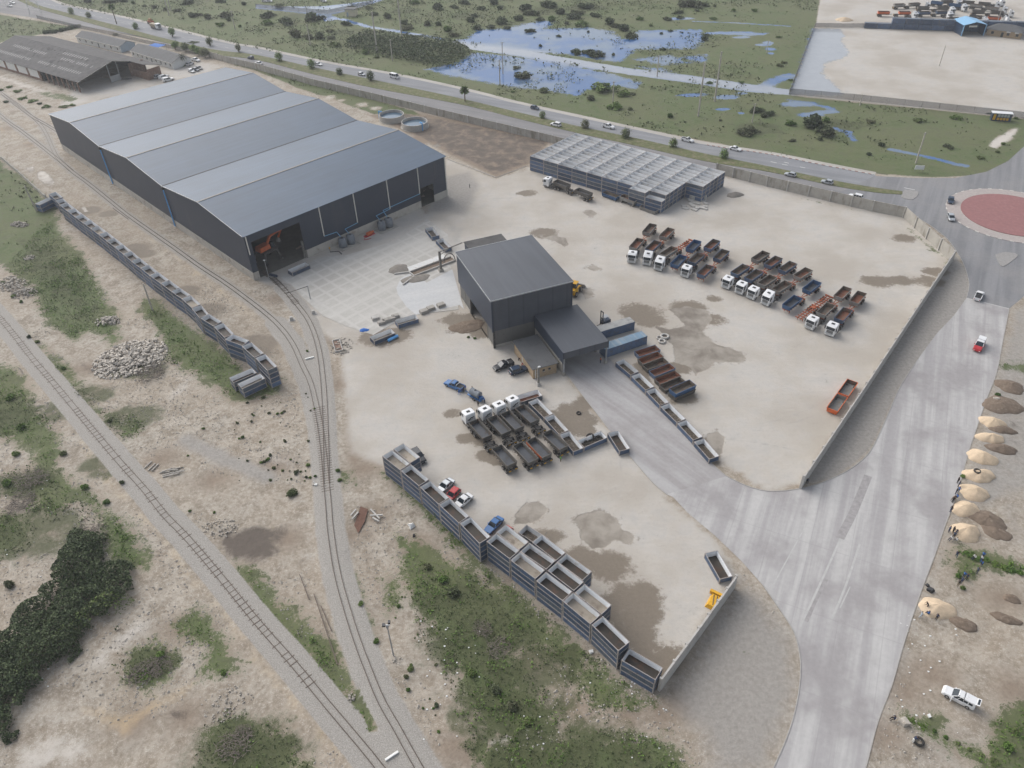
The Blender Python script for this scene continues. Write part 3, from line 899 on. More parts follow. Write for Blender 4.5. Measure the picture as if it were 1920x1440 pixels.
def smooth_pts(pts, n=4):
    """Catmull-Rom through world points"""
    P = [Vector(p) for p in pts]
    out = []
    for i in range(len(P) - 1):
        p0, p1, p2, p3 = P[max(i - 1, 0)], P[i], P[i + 1], P[min(i + 2, len(P) - 1)]
        for k in range(n):
            t = k / n
            out.append(.5 * ((2 * p1) + (p2 - p0) * t + (2 * p0 - 5 * p1 + 4 * p2 - p3) * t * t + (3 * p1 - p0 - 3 * p2 + p3) * t ** 3))
    out.append(P[-1])
    return out


def sheet(name, pts, z, m, kind="structure", smooth=1, thick=0.0):
    w = GP(pts) if not isinstance(pts[0], Vector) else pts
    b = MB()
    b.poly(w, z) if not thick else b.prism(w, z - thick, z)
    me = b.mesh(name, m)
    o = link(name, me)
    o["kind"] = kind
    return o


def strip(b, left, right, z, m=0):
    vs, n = [], len(left)
    for l, r in zip(left, right):
        vs += [(l[0], l[1], z), (r[0], r[1], z)]
    b.add(vs, [(2 * i, 2 * i + 1, 2 * i + 3, 2 * i + 2) for i in range(n - 1)], m)


def offset(line, d):
    out = []
    for i, p in enumerate(line):
        a, c = line[max(i - 1, 0)], line[min(i + 1, len(line) - 1)]
        t = Vector((c[0] - a[0], c[1] - a[1], 0)).normalized()
        out.append(Vector((p[0] - t.y * d, p[1] + t.x * d, p[2] if len(p) > 2 else 0)))
    return out


HW_FAR = smooth_pts(GP([(60, -22), (105, 5), (160, 18), (230, 33), (330, 57), (430, 82), (480, 90), (600, 116), (740, 141), (870, 169), (960, 192), (1080, 219), (1200, 245), (1320, 271), (1440, 289), (1540, 309), (1640, 328)]))
HW_MF = smooth_pts(GP([(35, -10), (70, 9), (125, 24), (215, 47), (300, 70), (400, 93), (480, 103), (590, 127), (700, 150), (860, 184), (960, 208), (1080, 236), (1200, 261), (1320, 288), (1440, 312), (1560, 338), (1640, 352), (1692, 359)]))
HW_MN = smooth_pts(GP([(20, -6), (62, 13), (120, 30), (210, 55), (300, 78), (400, 102), (480, 112), (590, 140), (700, 165), (860, 195), (960, 220), (1080, 249), (1200, 275), (1320, 302), (1440, 322), (1560, 348), (1640, 361), (1692, 365)]))
HW_NEAR = smooth_pts(GP([(-120, -2), (-20, 20), (60, 33), (140, 48), (250, 66), (330, 88), (430, 110), (480, 124), (590, 154), (720, 185), (850, 217), (960, 239), (1060, 262), (1200, 296), (1360, 322), (1440, 342), (1560, 367), (1680, 393), (1702, 399)]))
A_HW = road_mat("worn_asphalt", (.19, .196, .21), (.245, .25, .26), (.17, .172, .18), R(-28), .4)
A_HW2 = road_mat("worn_service_asphalt", (.185, .182, .186), (.228, .222, .222), (.165, .16, .16), R(-28), .4)
A_RB = road_mat("junction_asphalt", (.17, .172, .18), (.225, .225, .232), (.25, .24, .235), R(60), .5)
A_CONC = road_mat("concrete_road_surface", (.325, .312, .31), (.44, .43, .418), (.28, .264, .262), R(63), .9, (15, 7, .12, (.27, .258, .255), .32))
A_ACC = road_mat("driveway_concrete", (.30, .285, .28), (.375, .365, .36), (.26, .24, .235), R(-52), .6)
ASP = road_mat("roadside_gravel", (.36, .335, .305), (.42, .395, .36), (.3, .28, .25), R(-28), .5)


def band(name, a, b2, z, m):
    n = max(len(a), len(b2))

    def rs(l):
        d = [0]
        for p, q in zip(l, l[1:]):
            d.append(d[-1] + (q - p).length)
        t = np.linspace(0, d[-1], n)
        return [Vector((np.interp(x, d, [p.x for p in l]), np.interp(x, d, [p.y for p in l]), 0)) for x in t]
    bb = MB()
    strip(bb, rs(a), rs(b2), z)
    o = link(name, bb.mesh(name, m))
    o["kind"] = "structure"
    return o


band("highway_shoulder", offset(HW_FAR, 2.6), HW_FAR, .012, ASP)
band("highway_road", HW_FAR, HW_MF, .02, A_HW)
band("highway_service_road", HW_MN, HW_NEAR, .02, A_HW2)
GRASS_SHEET = mat("mown_median_grass", (.105, .118, .05), .95, 0, .3, .8, (.2, .17, .11), .5, .5, world=True)
mb_ = MB()
n_ = min(len(HW_MF), len(HW_MN))
l_ = [HW_MF[int(i * (len(HW_MF) - 1) / (n_ - 1))] for i in range(n_)]
r_ = [HW_MN[int(i * (len(HW_MN) - 1) / (n_ - 1))] for i in range(n_)]
strip(mb_, l_, r_, .12)
for line in (l_, r_):
    for p, q in zip(line, line[1:]):
        mb_.add([(p.x, p.y, 0), (q.x, q.y, 0), (q.x, q.y, .12), (p.x, p.y, .12)], [(0, 1, 2, 3)])
structure("median_strip", mb_.mesh("median_strip", GRASS_SHEET))
# roundabout and junction
RBC = G(1897, 403)
sheet("roundabout_road", RB_OUT, .024, A_RB)
APRON = mat("pinkish_paving", (.36, .32, .3), .85, 0, .15, 1.2, world=True)
REDP = mat("red_paved_island", (.26, .125, .122), .9, 0, .12, .8, (.3, .17, .165), .3, 1.2, world=True)
KERBW = mat("kerb_concrete", (.34, .325, .305), .85, 0, .15, 1.5, world=True)


def ring_pts(c, r, n=64):
    return [Vector((c.x + r * math.cos(2 * math.pi * i / n), c.y + r * math.sin(2 * math.pi * i / n), 0)) for i in range(n)]


b = MB()
b.prism(ring_pts(RBC, 18.6), 0, .12)
structure("roundabout_apron_pavement", b.mesh("apron", APRON))
b = MB()
b.prism(ring_pts(RBC, 14.4), .1, .26)
structure("roundabout_island_pavement", b.mesh("island", REDP))
b = MB()
for i in range(72):
    if i % 2 == 0:
        t = 2 * math.pi * (i + .5) / 72
        b.obox((RBC.x + 18.55 * math.cos(t), RBC.y + 18.55 * math.sin(t)), t + math.pi / 2, .55, .12, .02, .15)
structure("roundabout_kerb_marking", b.mesh("kerb_marks", mat("kerb_white", (.6, .58, .53), .8, 0, .1, 2)))
# concrete road with the bell mouth of the driveway
sheet("concrete_road", LEFT_EDGE + SOUTH_L + RIGHT_EDGE, .03, A_CONC)
sheet("driveway_road", DRIVE_R + DRIVE_L, .034, A_ACC)


def kerb(name, pts, w=.28, h=.13, m=None, smooth=3):
    w, h = w * .6, h * .8
    line = smooth_pts(GP(pts), smooth)
    a, c = offset(line, w / 2), offset(line, -w / 2)
    rings = [[(p.x, p.y, 0), (p.x, p.y, h), (q.x, q.y, h), (q.x, q.y, 0)] for p, q in zip(a, c)]
    bb = MB().loft(rings)
    o = link(name, bb.mesh(name, m or KERBW))
    o["kind"] = "structure"
    return o


kerb("road_kerb", LEFT_EDGE[3:])
kerb("road_kerb", SOUTH_L[5:])
kerb("road_kerb", RIGHT_EDGE, .25, .1)
kerb("road_kerb", [(1702, 399), (1740, 420), (1775, 447), (1800, 482), (1812, 510), (1817, 535), (1812, 559)])
kerb("road_kerb", DRIVE_R[:-1], .2, .1)
kerb("road_kerb", DRIVE_L[1:], .2, .1)
kerb("field_kerb", [(838, 298), (930, 333), (988, 311)], .4, .12, None, 1)
# old and new road seam, tar seams and the worn wheel lines on the concrete
SEAM = mat("dark_road_seam", (.3, .286, .282), .9, 0, .2, 1.2, world=True)
PALE = mat("pale_road_scuff", (.42, .414, .402), .9, 0, .15, .8, world=True)
for pts, w in (([(1628, 892), (1600, 960), (1578, 1003), (1575, 1010)], 1.5), ([(1548, 1085), (1530, 1120), (1510, 1165)], .9)):
    l = smooth_pts(GP(pts))
    bb = MB()
    strip(bb, offset(l, w / 2), offset(l, -w / 2), .036)
    structure("road_seam_marking", bb.mesh("seam", SEAM))
for pts, w in (([(1576, 1010), (1540, 1090), (1500, 1175)], .35), ([(1514, 980), (1470, 1060), (1448, 1100)], .2), ([(1612, 1020), (1585, 1100), (1560, 1160)], .35), ([(1594, 1100), (1575, 1140)], .2),
               ([(1812, 559), (1892, 579)], .35)):
    l = smooth_pts(GP(pts))
    bb = MB()
    strip(bb, offset(l, w / 2), offset(l, -w / 2), .0385)
    structure("road_scuff_marking", bb.mesh("scuff", PALE))
# painted lane arrows, dashes, kerb blocks
RW = mat("road_paint", (.55, .55, .53), .8, 0, .15, 1)
RRED = mat("kerb_red", (.34, .19, .165), .8, 0, .15, 1)


def dashes(name, line, d, w, L, gap, z, m, s0=0, s1=None, kind="structure"):
    bb = MB()
    acc = 0.0
    for p, q in zip(line, line[1:]):
        e = (q - p)
        n = e.length
        if n < 1e-6:
            continue
        u = e / n
        t = (-acc) % (L + gap)
        while t < n:
            c = p + u * t
            if s1 is None or s0 <= acc + t <= s1:
                bb.obox((c.x - u.y * d, c.y + u.x * d), math.atan2(u.y, u.x), L / 2, w / 2, z - .01, z)
            t += L + gap
        acc += n
    o = link(name, bb.mesh(name, m))
    o["kind"] = kind


mid = [(p + q) / 2 for p, q in zip(HW_FAR, HW_MF[:len(HW_FAR)])]
dashes("lane_marking", mid, 0, .14, 2.5, 5, .03, RW, 0, 260)
tail = HW_FAR[-13:]
kb = [MB(), MB()]
i_ = 0
for p, q in zip(tail, tail[1:]):
    n = max(1, int((q - p).length / 1.0))
    for k in range(n):
        c = p + (q - p) * ((k + .5) / n)
        kb[i_ % 2].obox((c.x, c.y), ang(p, q), .5, .14, 0, .16)
        i_ += 1
structure("kerb_white_marking", kb[0].mesh("kw", RW))
structure("kerb_red_marking", kb[1].mesh("kr", RRED))
for pts in ([(1466, 308), (1477, 310)], [(1470, 304), (1479, 306)], [(1445, 303), (1456, 305.5)], [(1500, 313), (1510, 315)], [(1695, 352), (1715, 356)], [(1695, 368), (1712, 371)]):
    p, q = GP(pts)
    bb = MB().obox(((p.x + q.x) / 2, (p.y + q.y) / 2), ang(p, q), (p - q).length / 2, .16, .02, .031)
    structure("lane_arrow_marking", bb.mesh("arrow", RW))
ISLE = mat("island_paving", (.27, .26, .25), .85, 0, .15, 1.5, world=True)
# splitter islands of the junction
for pts in ([(1866, 478), (1885, 473), (1908, 478), (1897, 490), (1880, 500), (1872, 492)], [(1696, 356), (1722, 360), (1712, 374), (1690, 370)]):
    bb = MB().prism(smooth_pts(GP(pts + pts[:1]), 3)[:-1], 0, .12)
    structure("traffic_island_pavement", bb.mesh("island2", ISLE))
# cast slab in front of the warehouse and the smooth wet apron
WY = -0.80303697
A_SLAB = road_mat("cast_bay_slab", (.40, .385, .355), (.46, .445, .415), (.37, .35, .32), WY + math.pi / 2, .6, (4.1, 3.7, .6, (.485, .47, .44), .75))
A_APRON = road_mat("smooth_pale_apron", (.47, .475, .475), (.51, .51, .505), (.45, .455, .46), R(20), .5)
sheet("concrete_slab_floor", [(527, 520), (560, 502), (600, 482), (650, 478), (740, 452), (790, 420), (800, 410), (840, 440), (845, 500), (860, 580), (795, 588), (757, 595), (700, 628), (650, 612), (605, 592), (560, 550)], .02, A_SLAB)
sheet("apron_floor", [(752, 522), (770, 512), (800, 530), (848, 505), (870, 580), (862, 572), (780, 590), (762, 575), (746, 552), (743, 540)], .026, A_APRON)
# ------------------------------------------------------------------ open bins (half height containers)
BL, BW, BH = 5.98, 2.42, 1.32


def bin_meshes():
    L, Wd, H = BL / 2, BW / 2, BH
    sh = MB()
    t = .05
    for sy in (-1, 1):
        y0, y1 = sorted((sy * Wd, sy * (Wd - t)))
        sh.box(-L, L, y0, y1, .06, H - .08)
        for i in range(15):
            x = -L + .35 + i * (2 * L - .7) / 14
            a, c = sorted((sy * Wd, sy * (Wd + .035)))
            sh.box(x - .08, x + .08, a, c, .14, H - .14)
    for sx in (-1, 1):
        x0, x1 = sorted((sx * L, sx * (L - t)))
        sh.box(x0, x1, -Wd + t, Wd - t, .06, H - .08)
        for i in range(7):
            y = -Wd + .3 + i * (2 * Wd - .6) / 6
            a, c = sorted((sx * L, sx * (L + .03)))
            sh.box(a, c, y - .06, y + .06, .14, H - .14)
    sh.box(-L + t, L - t, -Wd + t, Wd - t, .05, .1)
    rim = MB()
    for z0, z1, pr in ((H - .1, H, .055), (0.02, .13, .05)):
        for sy in (-1, 1):
            y0, y1 = sorted((sy * (Wd + pr), sy * (Wd - .06)))
            rim.box(-L + .13, L - .13, y0, y1, z0, z1)
        for sx in (-1, 1):
            x0, x1 = sorted((sx * (L + .045), sx * (L - .06)))
            rim.box(x0, x1, -Wd + .13, Wd - .13, z0, z1)
    for sx in (-1, 1):
        for sy in (-1, 1):
            rim.box(*sorted((sx * (L + .05), sx * (L - .13))), *sorted((sy * (Wd + .06), sy * (Wd - .13))), 0, H + .012)
    li = MB()
    c = .13
    ins = [(-L + t + .02, -Wd + t + .02), (L - t - .02, -Wd + t + .02), (L - t - .02, Wd - t - .02), (-L + t + .02, Wd - t - .02)]
    top, bot = [], []
    for k, (x, y) in enumerate(ins):
        sx, sy = (1 if x > 0 else -1), (1 if y > 0 else -1)
        pa, pb = (x - sx * c, y), (x, y - sy * c)
        pr = [pa, pb] if k in (1, 3) else [pb, pa]
        for q in pr:
            top.append((q[0], q[1], H - .02))
            bot.append((q[0] - sx * .1, q[1] - sy * .1, .12))
    n = 8
    li.add(top + bot, [(i, i + n, (i + 1) % n + n, (i + 1) % n) for i in range(n)])
    fl = MB().add(bot, [tuple(range(8))])
    return (sh.mesh("bin_shell", M["blue"]), sh.mesh("bin_shell_dusty", M["blue_dusty"]), rim.mesh("bin_rim", M["rail_rust"]), li.mesh("bin_lining", M["lining"], fixn=False),
            {k: fl.mesh("bin_floor_" + k, M[k], fixn=False) for k in ("floor_wet", "floor_dust", "rubble", "floor_rust")}, bot)


SHELL, SHELL_D, RIM, LINING, FLOORS, _bot = bin_meshes()
for me in [LINING] + list(FLOORS.values()):
    pass
BIN_N = [0]
BSX = [1.0]


def bin_at(c, rz, z, label, group, floor=None, dusty=False, fill=False):
    t = thing("open_bin", label, "open bin", (c[0], c[1], z), rz, group)
    kid("shell", SHELL_D if dusty else SHELL, t)
    kid("rim", RIM, t)
    if floor:
        kid("lining", LINING, t)
        kid("floor", FLOORS[floor], t)
    BIN_N[0] += 1
    t.scale = (BSX[0], 1, 1)
    return t


def near_edge(a, b, z):
    """bin whose near long rim edge runs between two surveyed points: centre and heading"""
    A, B = G(*a, z), G(*b, z)
    rz = ang(A, B)
    m = (A + B) / 2
    BSX[0] = min(max((B - A).length / 6.04, .9), 1.04)
    return Vector((m.x - math.sin(rz) * BW / 2, m.y + math.cos(rz) * BW / 2, 0)), rz


LEVEL = {1: ["only layer"], 2: ["bottom layer", "top layer"], 3: ["bottom layer", "middle layer", "top layer"],
         4: ["bottom layer", "second layer", "third layer", "top layer"]}


def stack(c, rz, n, where, group, floor="floor_wet", hide=(), jit=.03):
    for k in range(n):
        if k in hide:
            continue
        j = (random.uniform(-jit, jit), random.uniform(-jit, jit))
        bin_at((c.x + j[0], c.y + j[1]), rz + random.uniform(-.006, .006), k * (BH + .012), "blue bin, %s, %s" % (LEVEL[n][k], where), group,
               floor if k == n - 1 else None, random.random() < .14)


# row beside the rail siding
NWC = [(111, 384), (126, 395), (140, 406), (155, 417), (169.5, 428), (185, 439.5), (199.5, 451), (215, 463), (231, 476), (246, 489), (263, 502), (280, 516), (301, 531), (321, 546), (341, 560), (360, 577)]
edges = [(a, b) for a, b in zip(NWC, NWC[1:])] + [((360, 578), (373.5, 595)), ((376, 596), (400, 611)), ((401, 612), (421, 633)), ((422, 636), (454, 648)), ((454, 649), (477, 670)), ((478, 670), (503, 696))]
GRP_NW = "blue bins in the long row beside the rail siding"
ZT = 4 * (BH + .012)
for i, (a, b) in enumerate(edges):
    c, rz = near_edge(a, b, ZT)
    stack(c, rz, 4, "the %s stack from the far end, row beside the siding" % ORD[i], GRP_NW, "floor_dust" if i in (4, 14) else "floor_wet")
for i, (a, b) in enumerate([((91, 364), (104, 374)), ((103, 375.5), (117, 388))]):
    c, rz = near_edge(a, b, 3 * BH)
    stack(c, rz, 3, "the %s low stack past the siding row's far end" % ["outer", "inner"][i], GRP_NW)
c, rz = near_edge((84, 386.5), (94, 377), 2 * BH)
stack(G(86, 384, BH), 1.1, 2, "the crooked stack in weeds past the row's far end", GRP_NW)
for a, b, w, fl in (((454, 729), (497, 709), "the angled front stack in weeds by the siding row", "floor_dust"), ((437.5, 717.5), (481, 699), "the angled rear stack in weeds by the siding row", "floor_wet")):
    c, rz = near_edge(a, b, 2 * BH)
    stack(c, rz, 2, w, "blue bins standing askew by the siding row's end", fl)

# row along the south edge of the yard
GRP_S = "blue bins in the stacked row along the yard's grassy edge"
S = [((717, 855), (750.6, 881), "floor_dust"), ((752, 882.5), (786, 910.6), "floor_wet"), ((788, 913), (823, 945), "floor_wet"), ((823.5, 946), (860, 980), "floor_wet"), ((862.5, 981), (899, 1019), "floor_wet"),
     ((912.5, 1015), (955.6, 1047.5), "floor_wet"), ((957.5, 1050), (1003.7, 1085), "floor_dust"), ((1005.6, 1088.7), (1055, 1126), "floor_wet"), ((1056, 1127.5), (1107.5, 1170), "floor_dust"), ((1110, 1171), (1160, 1220), "floor_wet")]
for i, (a, b, f) in enumerate(S):
    c, rz = near_edge(a, b, ZT)
    stack(c, rz, 4, "the %s stack from the tracks, row on the grassy edge" % ORD[i], GRP_S, f)
c, rz = near_edge((1165, 1237.5), (1228.7, 1275), 3 * BH)
stack(c, rz, 3, "the short stack at the concrete wall's corner", GRP_S, "floor_wet")
c, rz = near_edge((738, 842), (769.5, 868), ZT)
stack(c, rz, 4, "the stack tucked behind the first one nearest the tracks", GRP_S, "floor_dust", (0,))
for a, b, w, f, h in (((931, 997.5), (973, 1030.6), "the second rank beside the blue car", "floor_dust", (0, 1, 2)), ((976, 1033.7), (1024.4, 1067.5), "the second rank, middle stack", "floor_wet", (0, 1, 2)),
                      ((1027, 1069.5), (1076, 1107.5), "the second rank, fourth-last stack", "floor_wet", (0, 1, 2)), ((1077.5, 1111), (1128, 1151), "the second rank beside the muddy corner", "floor_dust", (0,)),
                      ((998, 1016), (1042.5, 1050.6), "the third rank behind the junk skip", "floor_wet", (0, 1)), ((1045, 1053), (1092.5, 1087.5), "the third rank, end stack facing the puddle", "floor_wet", (0,))):
    c, rz = near_edge(a, b, ZT)
    stack(c, rz, 4, w, GRP_S, f, h)

# single bins
GRP_R = "blue bins of rubble beside the driveway"
RB = [((1154, 679), (1182.5, 703)), ((1183.5, 705), (1210.5, 731)), ((1211.5, 733), (1237.5, 760)), ((1238.5, 762), (1269, 792)), ((1270, 793.5), (1300, 825)), ((1301.5, 828), (1330, 861))]
for i, (a, b) in enumerate(RB):
    c, rz = near_edge(a, b, BH)
    bin_at(c, rz, 0, "blue bin of rubble, %s from the canopy along the driveway" % ORD[i], GRP_R, "rubble")
SING = [((990.6, 753.5), (1020, 783), "blue bin of rusty scrap next to the parked dark trucks", "rubble"), ((1020.5, 783.5), (1048, 814), "blue bin of brown rubble, middle one beside the dark trucks", "rubble"),
        ((1049, 815), (1075, 847), "blue bin of dark rubble, end one beside the dark trucks", "rubble"), ((1095, 838.7), (1139, 820), "blue bin holding old tyres near the driveway", "rubble"),
        ((1139.5, 811.5), (1161.5, 846), "blue bin of black mud touching the driveway edge", "floor_wet"), ((547.5, 511.5), (581, 496.5), "blue bin before the big warehouse door", "floor_dust"),
        ((701, 640), (741, 624), "blue bin standing in mud below the slab corner", "floor_dust"), ((746, 609), (785, 597.5), "blue bin on the lower edge of the cast slab", "floor_dust"),
        ((795.5, 426), (811, 446), "upper of two blue bins by the warehouse side road", "floor_wet"), ((816, 449), (834, 467.5), "lower of two blue bins by the warehouse side road", "floor_wet"),
        ((1322, 1037), (1350, 1086), "lone blue bin by the wall end near the concrete road", "floor_wet")]
for a, b, lab, f in SING:
    c, rz = near_edge(a, b, BH)
    bin_at(c, rz, 0, lab, "single blue bins around the yard", f)
c, rz = near_edge((973, 999), (1013, 1025), BH)
bin_at(c, rz, 0, "dusty open skip of scrap behind the stacked row", "single blue bins around the yard", "rubble", True)
SCRAP = MB()
for i in range(9):
    a = c + Vector((random.uniform(-2.2, 2.2), random.uniform(-.6, .6), 0))
    SCRAP.bar((a.x, a.y, .3), (a.x + random.uniform(-1, 1), a.y + random.uniform(-.9, .9), random.uniform(.7, 1.5)), .09)
o = link("scrap_bars", SCRAP.mesh("scrap_bars", M["steel"]))
tag(o, "loose steel bars lying in the dusty scrap skip", "scrap metal")
# short rusty skip at the head of that row
c, rz = near_edge((986, 752.5), (1012.5, 744.5), BH)
bin_at(c + Vector((-.3, .2, 0)), rz, 0, "rusty red skip of white rubbish by the first white cab", "single blue bins around the yard", "floor_rust", True)

BSX[0] = 1.0
# the big grid of stacked bins
GRP_B = "blue bins in the big block stacked by the highway wall"
c0, c8, cb = G(993, 292.5, ZT), G(1185.6, 350, ZT), G(1080, 249, ZT)
cbk = G(1359, 320, ZT)
u0 = (c8 - c0).normalized()
ub = (cbk - cb).normalized()
uu = (u0 * .35 + ub * .65).normalized()
vv = (cb - c0).normalized()
rzb = math.atan2(uu.y, uu.x)
nrow = 11
front = {0: 0, 1: 0, 2: 0, 3: 0, 4: 0, 5: 0, 6: 0, 7: -1, 8: -1, 9: 5}
for col in range(10):
    for row in range(front[col], nrow):
        org = c0 + uu * (6.02 * (col + .5)) + vv * (2.455 * (row + .5))
        org += uu * random.uniform(-.05, .05) + vv * random.uniform(-.02, .02)
        h = 4
        if col == 8 and row == -1:
            h = 3
        edge_front = row == front[col]
        edge_right = (col == 9) or (col == 8 and row < 5)
        for k in range(h):
            if k < h - 1 and not (edge_front or edge_right):
                continue
            fl = random.choice(["floor_dust"] * 3 + ["floor_wet"])
            bin_at(org, rzb + random.uniform(-.008, .008), k * (BH + .012),
                   "blue bin, %s, %s column from the brown field, %s row from the yard, big block" % (LEVEL[h][k].replace(" layer", ""), ORD[col], ORD[row - front[col]]),
                   GRP_B, fl if k == h - 1 else None, random.random() < .2)
print("bins", BIN_N[0])

# tipper bodies lying in a row by the long puddle
TB_L, TB_W, TB_H = 6.0, 2.4, 1.15


def tipper_body(outer, inner, name="tipper_body"):
    L, Wd, H = TB_L / 2, TB_W / 2, TB_H
    o = MB()
    t = .06
    out_t = [(-L, -Wd), (L, -Wd), (L, Wd), (-L, Wd)]
    out_b = [(-L + .1, -Wd + .12), (L - .1, -Wd + .12), (L - .1, Wd - .12), (-L + .1, Wd - .12)]
    o.add([(*p, H) for p in out_t] + [(*p, 0) for p in out_b], [(0, 4, 5, 1), (1, 5, 6, 2), (2, 6, 7, 3), (3, 7, 4, 0), (4, 7, 6, 5)])
    it = [(x * (1 - t / L), y * (1 - t / Wd)) for x, y in out_t]
    o.add([(*p, H) for p in out_t] + [(*p, H) for p in it], [(0, 1, 5, 4), (1, 2, 6, 5), (2, 3, 7, 6), (3, 0, 4, 7)])
    for sy in (-1, 1):
        for i in range(9):
            x = -L + .35 + i * (2 * L - .7) / 8
            o.add([(x - .05, sy * (Wd - .1), .05), (x + .05, sy * (Wd - .1), .05), (x + .05, sy * (Wd + .03), H - .1), (x - .05, sy * (Wd + .03), H - .1),
                   (x - .05, sy * (Wd - .16), .05), (x + .05, sy * (Wd - .16), .05), (x + .05, sy * (Wd - .03), H - .1), (x - .05, sy * (Wd - .03), H - .1)],
                  [(0, 1, 2, 3), (0, 3, 7, 4), (1, 5, 6, 2), (3, 2, 6, 7)])
        o.box(-L, L, *sorted((sy * (Wd - .02), sy * (Wd + .06))), H - .12, H + .012)
    for sx in (-1, 1):
        o.box(*sorted((sx * (L - .02), sx * (L + .05))), -Wd, Wd, H - .12, H + .008)
    i_ = MB()
    ib = [(x * .955, y * .88) for x, y in out_t]
    i_.add([(*p, H - .01) for p in it] + [(*p, .14) for p in ib], [(0, 1, 5, 4), (1, 2, 6, 5), (2, 3, 7, 6), (3, 0, 4, 7)])
    f_ = MB().add([(*p, .142) for p in ib], [(0, 1, 2, 3)])
    return o.mesh(name, outer), i_.mesh(name + "_inside", inner, fixn=False), f_, outer


TBM = {}


def tipper_meshes(o, i, f):
    if (o, i, f) not in TBM:
        a, b_, c_, _ = tipper_body(M[o], M[i])
        TBM[(o, i, f)] = (a, b_, c_.mesh("tipper_floor", M[f], fixn=False))
    return TBM[(o, i, f)]


def ground_body(c, rz, z, label, group, o="blue", i="floor_rust", f="floor_rust", tilt=0.0):
    t = thing("tipper_skip", label, "tipper body", (c.x, c.y, z), rz, group)
    a, b_, c_ = tipper_meshes(o, i, f)
    kid("body_shell", a, t)
    kid("inner_wall", b_, t)
    kid("floor", c_, t)
    t.rotation_euler = (tilt, 0, rz)
    return t


KB = [((1197.5, 669.5), (1240, 656), "red-floored tipper body lying nearest the blue container", "floor_rust"), ((1205, 684), (1246, 668), "rusty tipper body lying second in the row by the puddle", "floor_rust"),
      ((1211, 695), (1257, 678), "dark ribbed tipper body lying third in the row by the puddle", "tip_in"), ((1226, 707), (1269, 690), "rust-and-blue tipper body, fourth in the row by the puddle", "floor_rust"),
      ((1238, 721), (1278, 705), "rusty tipper body, fifth in the row by the puddle", "floor_rust"), ((1246, 733), (1288, 715), "dark tipper body, sixth in the row by the puddle", "tip_in")]
for a, b, lab, f in KB:
    A, B = G(*a, TB_H), G(*b, TB_H)
    rz = ang(A, B)
    m = (A + B) / 2
    ground_body(Vector((m.x - math.sin(rz) * 1.2, m.y + math.cos(rz) * 1.2, 0)), rz, 0.02, lab, "tipper bodies lying by the long puddle", "blue" if "blue" in lab else "tip_dark", f, f)
A, B = G(1266, 740, 2.3), G(1307, 722, 2.3)
rz = ang(A, B)
m = (A + B) / 2
for k, lab in enumerate(("lower dark tipper body under the blue one by the puddle", "blue tipper body stacked on another at the row's end")):
    ground_body(Vector((m.x - math.sin(rz) * 1.2, m.y + math.cos(rz) * 1.2, 0)), rz, .02 + k * 1.17, lab, "tipper bodies lying by the long puddle", "tip_dark" if k == 0 else "tip_blue", "tip_in", "tip_in")
for a, b, z, lab in (((1128, 361), (1155, 371), .3, "blue tipper body, first of three before the bin block"), ((1159, 367), (1192, 379), 1.0, "rusty high-sided tipper body before the bin block"), ((1197, 386), (1230, 398), 0.02, "brown low tipper body at the bin block's corner")):
    A, B = G(*a, z + TB_H), G(*b, z + TB_H)
    rz = ang(A, B)
    m = (A + B) / 2
    ground_body(Vector((m.x - math.sin(rz) * 1.2, m.y + math.cos(rz) * 1.2, 0)), rz, z, lab, "tipper bodies before the big bin block", "tip_blue" if "blue" in lab else "tip_grey", "tip_in", "floor_rust" if "rusty" in lab else "tip_in")
    if z > .1:
        b_ = MB()
        ca, sa = math.cos(rz), math.sin(rz)
        for sx in (-2.3, 2.3):
            q = Vector((m.x - sa * 1.2 + ca * sx, m.y + ca * 1.2 + sa * sx, 0))
            b_.obox((q.x, q.y), rz, .25, 1.1, 0, z)
        tag(link("support_frame", b_.mesh("support_frame", M["steel"])), "low steel frame carrying the %s tipper body" % ("blue" if "blue" in lab else "rusty"), "support frame")
# ------------------------------------------------------------------ buildings
def wall_with_holes(b, along, u0, u1, z0, z1, holes, t=.2, m=0):
    """vertical wall along local axis 'x' or 'y' at coordinate c; holes = (a, b, zlo, zhi) clipped, pieces butt"""
    axis_, c = along
    cuts = sorted({u0, u1, *[h[0] for h in holes], *[h[1] for h in holes]})
    cuts = [q for q in cuts if u0 <= q <= u1]
    for a, d in zip(cuts, cuts[1:]):
        hs = [h for h in holes if h[0] <= a and h[1] >= d]
        spans, z = [], z0
        for h in sorted(hs, key=lambda k: k[2]):
            if h[2] > z:
                spans.append((z, min(h[2], z1)))
            z = max(z, h[3])
        if z < z1:
            spans.append((z, z1))
        for zl, zh in spans:
            if zh - zl < 1e-3:
                continue
            if axis_ == "x":
                b.box(a, d, c - t / 2, c + t / 2, zl, zh, m)
            else:
                b.box(c - t / 2, c + t / 2, a, d, zl, zh, m)


def lines_mat():
    k = NT("lapped_cladding")
    tc = k.n("ShaderNodeTexCoord").outputs["Object"]
    sep = k.n("ShaderNodeSeparateXYZ")
    k.l(tc, sep.inputs[0])
    w = k.math("FRACT", k.math("DIVIDE", sep.outputs["Z"], .62))
    l = k.remap(w, 0, .1, 1.35, 1.0)
    n = k.noise(tc, .35, 4)
    w2 = k.math("FRACT", k.math("DIVIDE", sep.outputs["X"], 3.9))
    l2 = k.remap(w2, 0, .2, .72, 1.0)
    f = k.math("MULTIPLY", k.math("MULTIPLY", l, l2), k.remap(n, .3, .7, .88, 1.12, False))
    k.l(k.scale((.06, .066, .08), f), k.bsdf.inputs["Base Color"])
    k.bsdf.inputs["Roughness"].default_value = .5
    return k.mat


